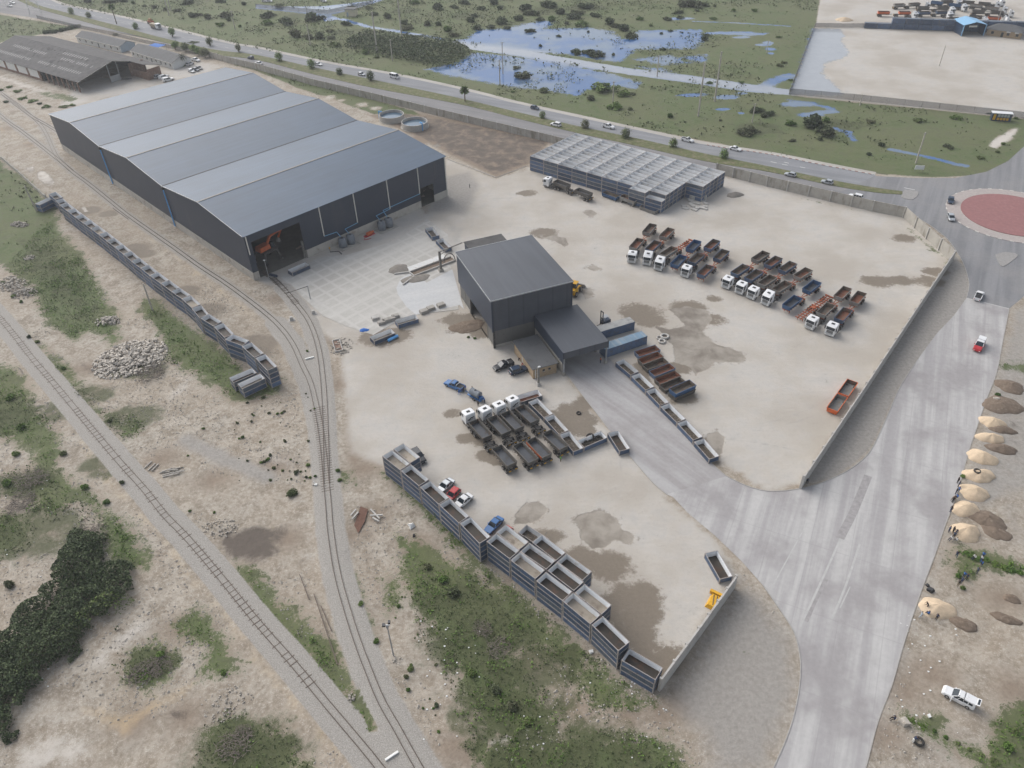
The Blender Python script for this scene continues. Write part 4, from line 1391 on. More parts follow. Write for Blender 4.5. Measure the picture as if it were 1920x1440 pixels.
M["clad_lines"] = lines_mat()
M["clad_grey"] = mat("grey_lower_cladding", (.14, .135, .125), .75, 0, .12, .5, (.09, .085, .08), .3, .5)
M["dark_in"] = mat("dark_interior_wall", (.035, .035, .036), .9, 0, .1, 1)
M["plinth"] = mat("concrete_plinth", (.40, .375, .335), .9, 0, .12, .5, (.24, .21, .17), .35, .4)

# --- the three-bay warehouse
WO = Vector((-171.30, 292.95, 0))
BAYS = [46.96, 47.51, 48.24]
WX, WYD, WE, WR = sum(BAYS), 73.1, 14.0, 16.5
wh = thing("warehouse", "large charcoal warehouse with three slate-blue gabled bays beside the tracks", "warehouse", WO, WY)
DOOR1, DOOR2 = (1.6, 17.3, 0, 11.6), (61.6, 67.3, 0, 6.6)
pl = MB()
wall_with_holes(pl, ("x", 0), 0, WX, -.3, 2.5, [], .34)
wall_with_holes(pl, ("y", WX), .17, WYD - .17, -.3, 2.5, [DOOR1, DOOR2], .34)
wall_with_holes(pl, ("x", WYD), 0, WX, -.3, 2.5, [], .34)
wall_with_holes(pl, ("y", 0), .17, WYD - .17, -.3, 2.5, [], .34)
for x in np.arange(3.9, WX, 3.9):
    pl.box(x - .03, x + .03, -.2, -.172, 0, 2.49)
kid("plinth", pl.mesh("plinth", M["plinth"]), wh)
cl = MB()
x = 0.0
for w in BAYS:
    for y, s in ((0, -1), (WYD, 1)):
        p = [(x, WE - .1), (x + w, WE - .1), (x + w / 2, WR - .12)]
        y0, y1 = sorted((y + s * .1, y - s * .12))
        cl.hexa([(x, y0, 2.5), (x + w, y0, 2.5), (x + w, y1, 2.5), (x, y1, 2.5), (x, y0, WE - .1), (x + w, y0, WE - .1), (x + w, y1, WE - .1), (x, y1, WE - .1)])
        cl.add([(p[0][0], y0, p[0][1]), (p[1][0], y0, p[1][1]), (p[2][0], y0, p[2][1]), (p[0][0], y1, p[0][1]), (p[1][0], y1, p[1][1]), (p[2][0], y1, p[2][1])],
               [(0, 1, 2), (3, 5, 4), (0, 2, 5, 3), (1, 4, 5, 2)])
    x += w
wall_with_holes(cl, ("y", WX), .12, WYD - .12, 2.5, WE - .1, [DOOR1, DOOR2], .22)
wall_with_holes(cl, ("y", 0), .12, WYD - .12, 2.5, WE - .1, [], .22)
for y in np.arange(17.6, WYD - .2, .9):
    if not (61.4 < y < 67.5):
        cl.box(WX + .11, WX + .135, y - .05, y + .05, 2.52, WE - .15)
kid("wall_cladding", cl.mesh("wall_cladding", M["clad"]), wh)
x = 0.0
for i, w in enumerate(BAYS):
    for side in (0, 1):
        rf = MB()
        xa, xb = (x - (.35 if i == 0 else 0), x + w / 2) if side == 0 else (x + w / 2, x + w + (.35 if i == 2 else 0))
        za, zb = (WE - (.03 if i == 0 else 0), WR) if side == 0 else (WR, WE - (.03 if i == 2 else 0))
        rf.hexa([(xa, -.45, za - .12), (xb, -.45, zb - .12), (xb, WYD + .45, zb - .12), (xa, WYD + .45, za - .12),
                 (xa, -.45, za), (xb, -.45, zb), (xb, WYD + .45, zb), (xa, WYD + .45, za)])
        kid("roof_slope", rf.mesh("roof_slope", M["roof_wh"]), wh)
    rg = MB().box(x + w / 2 - .3, x + w / 2 + .3, -.5, WYD + .5, WR - .05, WR + .07)
    kid("ridge_cap", rg.mesh("ridge_cap", M["steel"]), wh)
    if i < 2:
        gt = MB().box(x + w - .22, x + w + .22, -.5, WYD + .5, WE - .2, WE + .1)
        kid("valley_gutter", gt.mesh("valley_gutter", M["plastic"]), wh)
    x += w
# pale barge line along the gable tops
tr = MB()
x = 0
for w in BAYS:
    tr.bar((x, -.5, WE - .02), (x + w / 2, -.5, WR - .02), .1, .28)
    tr.bar((x + w / 2, -.5, WR - .02), (x + w, -.5, WE - .02), .1, .28)
    x += w
kid("barge_trim", tr.mesh("barge_trim", M["galv"]), wh)
for y, zlo in ((.35, 8.2), (24.2, 4.6), (36.4, 4.4), (49.0, 4.4), (61.3, 5.2), (72.7, .4)):
    kid("downpipe", MB().cyl((WX + .3, y, zlo), (WX + .3, y, WE - .2), .17, n=8).mesh("downpipe", M["trim"]), wh)
for x_ in (BAYS[0], BAYS[0] + BAYS[1]):
    kid("downpipe", MB().cyl((x_, -.42, .3), (x_, -.42, WE - .6), .2, n=8).mesh("downpipe_blue", M["pipe_blue"]), wh, label="bright blue downpipe")
    kid("rain_head", MB().box(x_ - .5, x_ + .5, -.75, -.18, WE - 1.1, WE - .3).mesh("rain_head", M["plastic"]), wh)
bp = MB()
for y, ty, zz in ((24.2, 28.6, 4.6), (36.4, 31.6, 4.4), (49.0, 43.4, 4.4), (61.3, 46.2, 5.2)):
    zl = zz - .1
    bp.bar((WX + .3, y, zl), (WX + .34, ty, zl - .3), .16)
    bp.bar((WX + .34, ty, zl - .3), (WX + 2.2, ty, 3.2), .16)
kid("rainwater_pipe", bp.mesh("rainwater_pipe", mat("pale_blue_pipe", (.16, .36, .55), .45, 0, .1, 2)), wh)
dt = MB()
dt.box(WX - .2, WX + .25, DOOR1[1], DOOR1[1] + .35, 0, 2.7)
dt.box(WX - .9, WX - .2, DOOR1[1] - .5, DOOR1[1] - .02, 0, 5.5)
kid("door_jamb", dt.mesh("door_jamb", M["steel"]), wh)
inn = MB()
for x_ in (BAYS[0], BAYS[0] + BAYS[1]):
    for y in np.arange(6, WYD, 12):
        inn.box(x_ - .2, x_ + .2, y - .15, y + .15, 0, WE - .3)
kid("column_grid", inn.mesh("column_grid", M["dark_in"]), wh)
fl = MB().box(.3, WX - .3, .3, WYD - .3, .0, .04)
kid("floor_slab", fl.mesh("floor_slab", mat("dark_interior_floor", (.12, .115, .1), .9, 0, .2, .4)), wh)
WMAT = Matrix.Translation(WO) @ Matrix.Rotation(WY, 4, "Z")


def wpt(x, y, z=0):
    return WMAT @ Vector((x, y, z))


# rain tanks
for i, y in enumerate((28.6, 31.6, 43.4, 46.2)):
    p = wpt(WX + 2.6, y)
    t = thing("rain_tank", "grey ribbed rain tank by the warehouse wall, %s from the big door" % ORD[i], "rain tank", p, WY, "rain tanks along the warehouse wall")
    b = MB().cyl((0, 0, .12), (0, 0, 2.7), 1.25, n=20).cyl((0, 0, 2.7), (0, 0, 3.0), 1.25, .5, n=20)
    for z in np.arange(.5, 2.7, .45):
        b.cyl((0, 0, z - .04), (0, 0, z + .04), 1.29, n=20)
    kid("tank_body", b.mesh("tank_body", M["tank_grey"], True), t)
    kid("lid", MB().cyl((0, 0, 3.0), (0, 0, 3.12), .4, n=12).mesh("lid", M["plastic"]), t)
for i, yy in enumerate((30.1, 44.8)):
    o = link("tank_plinth", MB().box(-1.9, 1.9, -3.4, 3.4, 0, .14).mesh("tank_plinth", M["conc"]), None, wpt(WX + 2.9, yy), WY)
    tag(o, "concrete base under the %s pair of rain tanks" % ("nearer" if i == 0 else "farther"), "plinth")
# orange pump set between the tank pairs
t = thing("pump_set", "orange pump and red pipe frame between the rain tanks", "pump", wpt(WX + 2.5, 38.5), WY)
kid("pump_body", MB().box(-.5, .5, -.9, .9, .3, 1.0).cyl((0, .9, .7), (0, 1.6, .7), .35, n=10).mesh("pump_body", M["orange_bright"]), t)
kid("skid_frame", MB().box(-.7, .7, -1.8, 1.8, 0, .14).bar((0, -1.8, .1), (1.5, -3, .1), .12).bar((1.5, -3, .1), (2.2, -1, .1), .12).mesh("skid_frame", M["red"]), t)
t = thing("hydrant_marker", "yellow and red marker post with hose by the first tank", "marker post", wpt(WX + 2.4, 24.0), WY)
kid("post", MB().cyl((0, 0, 0), (0, 0, 1.2), .06, n=6).bar((0, 0, .1), (1.5, 2.0, .1), .18).bar((1.5, 2, .1), (3.6, 1.6, .1), .18).mesh("post", M["chassis"]), t)
kid("sign_plate", MB().box(-.3, .3, -.05, .05, 1.1, 1.7).mesh("sign_plate", M["yellow"]), t)

# portal material handler standing inside the door
t = thing("portal_handler", "orange grab crane on tall dark portal legs inside the warehouse door", "grab crane", wpt(WX - 7.0, 8.6), WY + R(10))
for sx in (-2.6, 2.6):
    for sy in (-2.6, 2.6):
        kid("leg", MB().bar((sx * .8, sy * .8, 3.9), (sx * 1.05, sy * 1.05, .5), .45).mesh("leg", M["chassis"]), t)
        kid("wheel", MB().cyl((sx * 1.05, sy * 1.05 - .25, .6), (sx * 1.05, sy * 1.05 + .25, .6), .6, n=14).mesh("wheel", M["tyre"]), t)
kid("portal_frame", MB().box(-2.6, 2.6, -2.6, 2.6, 3.7, 4.1).mesh("portal_frame", M["chassis"]), t)
kid("upper_body", MB().box(-1.3, 1.3, -2.8, 1.0, 4.15, 5.5, tx=.15, ty=.2).mesh("upper_body", M["orange_bright"]), t)
kid("cab", MB().box(-.3, 1.4, 1.1, 2.4, 4.15, 5.7, tx=.15, ty=.2).mesh("cab", M["glass"]), t)
kid("boom", MB().bar((.2, .6, 5.4), (.2, 2.2, 7.2), .6).bar((.2, 2.2, 7.2), (.2, 6.6, 7.5), .5).mesh("boom", M["orange_bright"]), t)
kid("stick", MB().bar((.2, 6.6, 7.5), (.2, 5.0, 5.5), .4).mesh("stick", M["orange_bright"]), t)
kid("grab", MB().cyl((.2, 5.0, 5.5), (.2, 5.0, 4.4), .3, .8, n=8).mesh("grab", M["steel"]), t)

# --- tall loading hall with annex, canopy and office
HO, HR = Vector((-4.18, 154.27, 0)), R(21.3)
HMAT = Matrix.Translation(HO) @ Matrix.Rotation(HR, 4, "Z")


def hpt(x, y, z=0):
    return HMAT @ Vector((x, y, z))


HX, HY, HH = 20.9, 24.5, 14.0
hall = thing("loading_hall", "tall charcoal loading hall with flat roof in the yard's centre", "loading hall", HO, HR)
low = MB()
SL = [(4.0, 16.6, 0, 5.2)]
wall_with_holes(low, ("x", .15), 0, HX, -.2, 5.1, [], .3)
wall_with_holes(low, ("y", .15), .3, HY - .3, -.2, 5.2, SL, .3)
wall_with_holes(low, ("x", HY - .15), 0, HX, -.2, 5.1, [], .3)
wall_with_holes(low, ("y", HX - .15), .3, HY - .3, -.2, 5.1, [], .3)
for x in np.arange(1.2, HX, 1.0):
    low.box(x - .06, x + .06, -.045, 0, .8, 5.05)
for y in (3.9, 16.7, 20.5):
    low.box(-.07, 0, y - .2, y + .2, 0, 5.1)
kid("lower_wall", low.mesh("lower_wall", M["clad_grey"]), hall)
for q in ((-.08, HX + .05, -.1, -.047, -.2, .75), (-.12, -.073, -.1, 3.7, -.2, .75), (-.12, -.073, 17, HY, -.2, .9)):
    kid("plinth", MB().box(*q).mesh("hall_plinth", M["plinth"]), hall)
up = MB()
up.box(-.3, HX + .25, -.3, -.02, 5.1, HH - .05)
kid("front_cladding", up.mesh("front_cladding", M["clad_lines"]), hall)
up = MB()
up.box(-.3, -.02, -.02, HY + .3, 5.2, HH - .05)
up.box(-.3, HX + .25, HY + .02, HY + .3, 5.2, HH - .05)
up.box(HX + .02, HX + .25, -.02, HY + .02, 5.1, HH - .05)
kid("side_cladding", up.mesh("side_cladding", M["clad"]), hall)
kid("corner_trim", MB().box(-.36, .1, -.36, .1, 4.9, HH - .03).box(HX - .1, HX + .3, -.36, .1, 4.9, HH - .03).mesh("corner_trim", M["clad"]), hall)
kid("corner_post", MB().box(-.2, .35, -.3, -.105, 0, 5.0).mesh("corner_post", M["chassis"]), hall)
rf = MB().hexa([(-.45, -.45, HH - .05), (HX + .4, -.45, HH - .05), (HX + .4, HY + .45, HH - .05), (-.45, HY + .45, HH - .05),
                (-.45, -.45, HH + .12), (HX + .4, -.45, HH + .12), (HX + .4, HY + .45, HH + .3), (-.45, HY + .45, HH + .3)])
kid("roof", rf.mesh("hall_roof", M["roof_hall"]), hall)
kid("roof_edge", MB().box(-.55, -.455, -.5, HY + .5, HH - .15, HH + .2).box(-.455, HX + .45, -.55, -.455, HH - .15, HH + .16).box(-.455, HX + .45, HY + .455, HY + .6, HH - .1, HH + .36).mesh("roof_edge", M["galv"]), hall)
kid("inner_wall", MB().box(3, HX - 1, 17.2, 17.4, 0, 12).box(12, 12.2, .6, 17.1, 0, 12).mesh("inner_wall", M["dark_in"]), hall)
ax = thing("hall_annex", "lower charcoal block behind the tall loading hall", "annex", hpt(6.0, HY + .35), HR)
kid("wall", MB().box(0, 10.9, 0, 12.0, 0, 9.7).mesh("annex_wall", M["clad"]), ax)
kid("roof", MB().hexa([(-.2, .0, 9.7), (11.1, .0, 9.7), (11.1, 12.2, 9.7), (-.2, 12.2, 9.7), (-.2, .0, 10.0), (11.1, .0, 10.0), (11.1, 12.2, 9.85), (-.2, 12.2, 9.85)]).mesh("annex_roof", M["oldroof"]), ax)
# canopy over the weighbridge
cn = thing("canopy", "charcoal weighbridge canopy on posts over the driveway", "canopy", hpt(10.9, -17.0), HR)
CX, CY = 11.5, 16.55
rf = MB().hexa([(-.1, -.1, 6.55), (CX + .1, -.1, 6.55), (CX + .1, CY, 6.9), (-.1, CY, 6.9), (-.1, -.1, 6.7), (CX + .1, -.1, 6.7), (CX + .1, CY, 7.05), (-.1, CY, 7.05)])
kid("roof", rf.mesh("canopy_roof", M["roof_hall"]), cn)
kid("fascia", MB().box(-.05, CX + .05, -.2, -.105, 4.9, 6.72).mesh("fascia", M["clad_lines"]), cn)
kid("side_panel", MB().box(-.2, -.105, -.2, CY, 3.6, 6.74).box(CX + .105, CX + .2, -.2, CY, 4.6, 6.74).mesh("side_panel", M["clad"]), cn)
kid("side_wall", MB().box(-.05, .15, .6, CY - .2, 0, 3.4).mesh("side_wall", M["conc"]), cn)
for x_, y_ in ((.15, .1), (CX - .15, .1), (CX - .15, 5.5), (CX - .15, 11)):
    pp = kid("post", MB().box(x_ - .17, x_ + .17, y_ - .17, y_ + .17, .9, 6.5).mesh("post", M["galv"]), cn)
    kid("post_foot", MB().box(x_ - .35, x_ + .35, y_ - .35, y_ + .35, 0, .9, tx=.05, ty=.05).mesh("post_foot", M["conc"]), pp)
kid("back_wall", MB().box(.3, CX - .2, CY - .35, CY - .2, 0, 6.5).mesh("back_wall", M["dark_in"]), cn)
# brick office
of = thing("brick_office", "small pale brick office with grey sheet roof beside the canopy", "office", hpt(3.9, -15.4), HR)
OX, OY = 6.0, 11.6
ow = MB()
WIN = [(.9, 1.5, 1.5, 2.1), (2.4, 3.0, 1.5, 2.1), (3.9, 4.5, 1.5, 2.1)]
wall_with_holes(ow, ("x", .11), 0, OX, 0, 2.95, WIN, .22)
wall_with_holes(ow, ("y", .11), .22, OY - .22, 0, 2.95, [(6.2, 7.1, 0, 2.1)], .22)
wall_with_holes(ow, ("x", OY - .11), 0, OX, 0, 2.95, [], .22)
wall_with_holes(ow, ("y", OX - .11), .22, OY - .22, 0, 2.95, [], .22)
kid("wall", ow.mesh("office_wall", M["brick"]), of)
for w in WIN:
    f = kid("window", MB().box(w[0], w[1], .08, .14, w[2], w[3]).mesh("window", M["glass"]), of)
    kid("sill", MB().box(w[0] - .05, w[1] + .05, -.06, -.002, w[2] - .1, w[2]).mesh("sill", M["conc_pale"]), f)
kid("door", MB().box(.06, .12, 6.2, 7.1, 0, 2.1).mesh("door", M["wood"]), of)
kid("drain_pipe", MB().box(.45, .65, -.14, -.003, .1, 2.8).mesh("drain_pipe", M["trim"]), of)
kid("roof", MB().hexa([(-.35, -.35, 2.96), (OX + .35, -.35, 2.96), (OX + .35, OY + .3, 3.3), (-.35, OY + .3, 3.3), (-.35, -.35, 3.08), (OX + .35, -.35, 3.08), (OX + .35, OY + .3, 3.42), (-.35, OY + .3, 3.42)]).mesh("office_roof", M["greyroof"]), of)
br_ = thing("lattice_beam", "light lattice beam between the brick office and canopy", "beam", hpt(10.2, -14.6, 2.9), HR)
lb = MB()
for k in range(5):
    lb.bar((k * .18, -k * .35, .0 + k * .35), (k * .18 + .18, -k * .35 - .35, .35 + k * .35), .06)
lb.bar((0, 0, .3), (.9, -1.75, 2.05), .06).bar((0, 0, 0), (.9, -1.75, 1.75), .06)
kid("lattice", lb.mesh("lattice", M["galv"]), br_)
# dark ramp of spilled stock under the hall, wheelchair of stones
# --- blue long containers by the canopy


def container(label, c, rz, L=12.0, z=0, wd=2.44, h=2.6, m="blue", roof=None, group=None):
    t = thing("shipping_container", label, "container", (c[0], c[1], z), rz, group)
    b = MB().box(-L / 2, L / 2, -wd / 2, wd / 2, .12, h - .06)
    n = int(L / .32)
    for i in range(n):
        x = -L / 2 + (i + .5) * L / n
        for sy in (-1, 1):
            b.box(x - .07, x + .07, *sorted((sy * wd / 2, sy * (wd / 2 + .03))), .2, h - .16)
    kid("body", b.mesh("body", M[m]), t)
    r = MB().box(-L / 2 - .03, L / 2 + .03, -wd / 2 - .04, wd / 2 + .04, h - .06, h)
    kid("roof", r.mesh("container_roof", roof or M["blue_dusty"]), t)
    f = MB()
    for sx in (-1, 1):
        for sy in (-1, 1):
            f.box(*sorted((sx * (L / 2 - .12), sx * (L / 2 + .05))), *sorted((sy * (wd / 2 - .12), sy * (wd / 2 + .055))), 0, h + .015)
    kid("corner_post", f.mesh("corner_post", M["rail_rust"] if m == "x" else M[m]), t)
    d = MB()
    for y in (-.8, -.35, .35, .8):
        d.bar((L / 2 + .03, y, .25), (L / 2 + .03, y, h - .2), .05)
    kid("door_bar", d.mesh("door_bar", M["galv"]), t)
    return t


roofA = mat("dusty_container_roof", (.33, .33, .32), .8, 0, .15, .5, (.2, .2, .2), .3, .4)
roofB = mat("patched_blue_roof", (.14, .22, .3), .7, 0, .25, .35, (.36, .37, .36), .5, .4, streak=(1, .1, 1))
container("long blue container with a dusty grey roof behind the canopy", hpt(29.2, -6.6), HR + R(2), roof=roofA)
container("long blue container with a patched blue roof touching the canopy", hpt(28.9, -13.5), HR + R(4), roof=roofB)


# --- old warehouse and houses on the far left
OP, OR_ = Vector((-182.2, 376.2, 0)), R(144)
old = thing("old_warehouse", "old grey gabled warehouse with holed roof and open end", "warehouse", OP, OR_)
# local x back along the ridge, local y to the near (camera) side
NL, NW_, NF = 84, 18.7, 17.0
for y1, z1, nm in ((NW_ + .4, 4.9, "near"), (-NF - .4, 5.1, "far")):
    rf = MB()
    x0 = -1.6
    if nm == "far":
        rf.hexa([(x0, -8, 7.3), (NL, -8, 7.3), (NL, 0, 9.4), (x0, 0, 9.4), (x0, -8, 7.42), (NL, -8, 7.42), (NL, 0, 9.52), (x0, 0, 9.52)])
        rf.hexa([(-13.0, y1, z1 - .1), (NL, y1, z1 - .1), (NL, -8, 7.28), (-13.0, -8, 7.28), (-13.0, y1, z1), (NL, y1, z1), (NL, -8, 7.4), (-13.0, -8, 7.4)])
    else:
        rf.hexa([(x0, 0, 9.4), (NL, 0, 9.4), (NL, y1, z1 - .1), (x0, y1, z1 - .1), (x0, 0, 9.53), (NL, 0, 9.53), (NL, y1, z1), (x0, y1, z1)])
    kid("roof_slope", rf.mesh("old_roof", M["oldroof"]), old)
sk = MB()
hl = MB()


def on_near(y):
    return 9.53 + (4.9 - 9.53) * y / (NW_ + .4)


for y, xs in ((7.2, (4, 30)), (13.2, (5, 40)), (7.0, (44, 74)), (13.5, (48, 80)), (3.2, (14, 34))):
    for x in np.arange(xs[0], xs[1], 1.9):
        if random.random() < .12:
            continue
        za, zb = on_near(y - .9) + .02, on_near(y + .9) + .02
        tgt = sk
        tgt.add([(x, y - .9, za), (x + .75, y - .9, za), (x + .75, y + .9, zb), (x, y + .9, zb)], [(0, 1, 2, 3)])
for (x, y) in ((44, 3.0), (46, 3.4), (48, 2.7), (41, 3.2), (36, 5), (50, 9), (47, 9.6), (49, 10.5), (33, 11), (31, 11.5), (28, 9.8), (22, 8), (16, 4.2), (12, 4.0), (55, 7), (57, 6.5), (34, 2.2), (52, 14), (30, 15)):
    w, d = random.uniform(.5, 1.6), random.uniform(.4, .8)
    hl = MB()
    hl.add([(x, y - d, on_near(y - d) + .03), (x + w, y - d, on_near(y - d) + .03), (x + w, y + d, on_near(y + d) + .03), (x, y + d, on_near(y + d) + .03)], [(0, 1, 2, 3)])
    kid("roof_hole", hl.mesh("roof_hole", M["dark_in"]), old)
kid("skylight", sk.mesh("skylight", M["sheet_pale"]), old, label="rows of pale translucent roof sheets")
wl = MB()
for x in np.arange(0, 30, 4.3):
    kid("brick_pier", MB().box(x, x + .7, NW_ - .5, NW_ - .1, 0, 4.85).mesh("brick_pier", M["redbrick"]), old)
wl.box(32, NL, NW_ - .45, NW_ - .15, 0, 1.0)
for x in np.arange(32, NL, 10.4):
    wl.box(x, x + 1.8, NW_ - .45, NW_ - .15, 1.0, 4.85)
kid("brick_wall", wl.mesh("brick_wall", M["redbrick"]), old)
ws = MB()
for x in np.arange(33.8, NL - 8, 10.4):
    ws.box(x, x + 8.4, NW_ - .4, NW_ - .2, 1.0, 4.8)
kid("white_sheeting", ws.mesh("white_sheeting", M["plaster"]), old)
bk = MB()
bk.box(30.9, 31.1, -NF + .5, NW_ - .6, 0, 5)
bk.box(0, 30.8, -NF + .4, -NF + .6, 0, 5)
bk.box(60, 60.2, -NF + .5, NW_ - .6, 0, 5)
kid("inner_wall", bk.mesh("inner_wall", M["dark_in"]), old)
po = MB()
for y in (2.6, -2.2):
    po.bar((-.2, y, 0), (-.2, y, 8.7 - abs(y) * .2), .28)
po.box(-.3, -.05, -2.0, 2.4, .2, 2.9)
kid("end_post", po.mesh("end_post", M["galv"]), old)
rb = MB()
rb.box(-.4, .0, -15.8, -7.8, 0, 6.0)
rb.box(-12.4, -.42, -9.2, -8.8, 0, 3.4)
rb.box(-12.4, -12.0, -16.2, -9.22, 0, 4.6)
kid("brick_wall", rb.mesh("brick_wall", M["redbrick"]), old)
kid("barge_board", MB().bar((-1.7, 0, 9.42), (-1.7, NW_ + .4, 4.85), .1, .3).bar((-1.7, 0, 9.42), (-1.7, -8, 7.3), .1, .3).mesh("barge_board", M["timber"]), old)


def gable_house(label, ea, eb, depth, he, hr, wallm, endm=None, windows=6, rm="greyroof", cat="house"):
    A, B = G(*ea, he), G(*eb, he)
    rz = ang(A, B)
    L = (B - A).length
    t = thing("long_house", label, cat, (A.x, A.y, 0), rz)
    b = MB()
    holes = []
    for i in range(windows):
        x = (i + .5) * L / windows
        holes.append((x - .6, x + .6, 1.0, 2.3) if i != windows // 2 else (x - .5, x + .5, 0.0, 2.2))
    wall_with_holes(b, ("x", .1), 0, L, 0, he - .05, holes, .2)
    wall_with_holes(b, ("x", depth - .1), 0, L, 0, he - .05, [], .2)
    b.box(0, .2, .2, depth - .2, 0, he - .05)
    kid("wall", b.mesh("wall", M[wallm]), t)
    e = MB()
    e.box(L - .2, L, .2, depth - .2, 0, he - .05)
    for x in (0.02, L - .2):
        e.add([(x, .1, he - .05), (x, depth - .1, he - .05), (x, depth / 2, hr - .12), (x + .18, .1, he - .05), (x + .18, depth - .1, he - .05), (x + .18, depth / 2, hr - .12)],
              [(0, 1, 2), (3, 5, 4), (0, 2, 5, 3), (1, 4, 5, 2)])
    kid("gable_wall", e.mesh("gable_wall", M[endm or wallm]), t)
    for h in holes:
        if h[2] > 0:
            f = kid("window", MB().box(h[0], h[1], .08, .13, h[2], h[3]).mesh("window", M["glass"]), t)
            kid("sill", MB().box(h[0] - .06, h[1] + .06, -.06, -.002, h[2] - .1, h[2]).mesh("sill", M["trim"]), f)
        else:
            kid("door", MB().box(h[0], h[1], .06, .12, 0, h[3]).mesh("door", M["navy"]), t)
    for y0, y1 in ((-.5, depth / 2), (depth / 2, depth + .5)):
        za, zb = (he - .25, hr) if y0 < 0 else (hr, he - .25)
        r = MB().hexa([(-.4, y0, za - .1), (L + .4, y0, za - .1), (L + .4, y1, zb - .1), (-.4, y1, zb - .1), (-.4, y0, za + .02), (L + .4, y0, za + .02), (L + .4, y1, zb + .02), (-.4, y1, zb + .02)])
        kid("roof_slope", r.mesh("roof_slope", M[rm]), t)
    kid("fascia_board", MB().box(-.42, L + .42, -.6, -.51, he - .4, he - .2).mesh("fascia_board", M["trim"]), t)
    return t


gable_house("long low house with a pale blue gable behind the old warehouse", (142, 67.5), (224, 87), 9, 3.2, 4.9, "plaster", "plaster_blue", 7)
gable_house("long white office house with grey roof and windows near parked cars", (244, 94), (322, 117.5), 10.5, 3.2, 5.2, "plaster", None, 9)
# pump house by the flood
t = thing("pump_house", "small cream pump house with flat grey roof by the floodwater", "pump house", G(660, 29), R(-10))
kid("wall", MB().box(-2.9, 2.9, -2.4, 2.4, 0, 3.6).mesh("wall", M["cream"]), t)
kid("roof", MB().box(-3.3, 3.3, -2.8, 2.8, 3.6, 3.9).mesh("roof", M["greyroof"]), t)
kid("door", MB().box(-2.2, -1.2, -2.46, -2.402, 0, 2.2).mesh("door", M["plaster_blue"]), t)
# blue tarpaulin roof and car shade behind the houses
p = G(294, 85, 2.4)
t = thing("blue_shelter", "flat bright blue shelter roof behind the white office house", "shelter", (p.x, p.y, 0), R(-30))
kid("roof", MB().box(-4, 4, -2.4, 2.4, 2.4, 2.5).mesh("roof", M["bluecloth"]), t)
for sx in (-3.8, 3.8):
    for sy in (-2.2, 2.2):
        kid("post", MB().box(sx - .06, sx + .06, sy - .06, sy + .06, 0, 2.4).mesh("post", M["galv"]), t)
# far yard: blue portal shelter, hip roofed office, bus shelter
fa, fb = G(1802, 68), G(1844, 67)
rz = ang(fa, fb)
sw = (fb - fa).length
t = thing("portal_shelter", "light blue gabled steel shelter open to the far yard", "shelter", fa, rz)
for y0, y1, za, zb in ((0, sw / 2, 5.0, 6.4), (sw / 2, sw, 6.4, 5.0)):
    kid("roof_slope", MB().hexa([(y0 - (.3 if y0 == 0 else 0), 0, za), (y1 + (.3 if y0 else 0), 0, zb), (y1 + (.3 if y0 else 0), 12, zb), (y0 - (.3 if y0 == 0 else 0), 12, za), (y0 - (.3 if y0 == 0 else 0), 0, za + .15), (y1 + (.3 if y0 else 0), 0, zb + .15), (y1 + (.3 if y0 else 0), 12, zb + .15), (y0 - (.3 if y0 == 0 else 0), 12, za + .15)]).mesh("roof_slope", M["roof_blue"]), t)
kid("side_wall", MB().box(0, .15, .5, 12, 0, 4.9).box(sw - .15, sw, .5, 12, 0, 4.9).box(.2, sw - .2, 11.8, 12, 0, 5).mesh("side_wall", M["navy"]), t)
for x_ in (.1, sw - .1):
    kid("post", MB().box(x_ - .15, x_ + .15, .05, .35, 0, 5.0).mesh("post", M["roof_blue"]), t)
kid("sign_board", MB().box(sw / 2 - 2, sw / 2 + 2, 2.0, 2.1, 3.6, 4.4).mesh("sign_board", M["trim"]), t)
fa, fb = G(1848, 66), G(1910, 76)
rz = ang(fa, fb) + .15
fw = (fb - fa).length
t = thing("site_office", "brick site office with a grey hipped roof beside the blue shelter", "office", fa, rz)
ow = MB()
holes = [(2, 3.2, 1, 2.2), (6.5, 7.6, 0, 2.2), (9, 10.2, 1, 2.2), (13, 14.2, 1, 2.2)]
holes = [h for h in holes if h[1] < fw - .5]
wall_with_holes(ow, ("x", .1), 0, fw, 0, 3, holes, .2)
ow.box(0, .2, .2, 9, 0, 3).box(fw - .2, fw, .2, 9, 0, 3).box(.2, fw - .2, 8.8, 9, 0, 3)
kid("wall", ow.mesh("wall", M["brick"]), t)
for h in holes:
    kid("window" if h[2] else "door", MB().box(h[0], h[1], .08, .13, h[2], h[3]).mesh("window", M["glass"]), t)
e = .8
kid("roof", MB().add([(-e, -e, 3), (fw + e, -e, 3), (fw + e, 9 + e, 3), (-e, 9 + e, 3), (4.5, 4.5, 5.2), (fw - 4.5, 4.5, 5.2)], [(0, 1, 5, 4), (1, 2, 5), (2, 3, 4, 5), (3, 0, 4), (3, 2, 1, 0)]).mesh("roof", M["greyroof"]), t)
for x_ in (9.5, 13.2):
    if x_ < fw:
        kid("notice_board", MB().box(x_ - .9, x_ + .9, -.06, -.002, 2.3, 2.95).mesh("notice_board", M["white"]), t)
fa, fb = G(1857, 226), G(1894, 228.5)
rz = ang(fa, fb)
fw = (fb - fa).length
t = thing("bus_shelter", "dark blue roadside shelter with yellow and white posters", "bus shelter", fa, rz)
kid("wall", MB().box(0, fw, 0, .15, 0, 2.9).box(0, .15, .15, 2.2, 0, 2.9).box(fw - .15, fw, .15, 2.2, 0, 2.9).mesh("wall", M["navy"]), t)
kid("roof", MB().box(-.2, fw + .2, -.3, 2.4, 2.9, 3.05).mesh("roof", M["white"]), t)
po = MB()
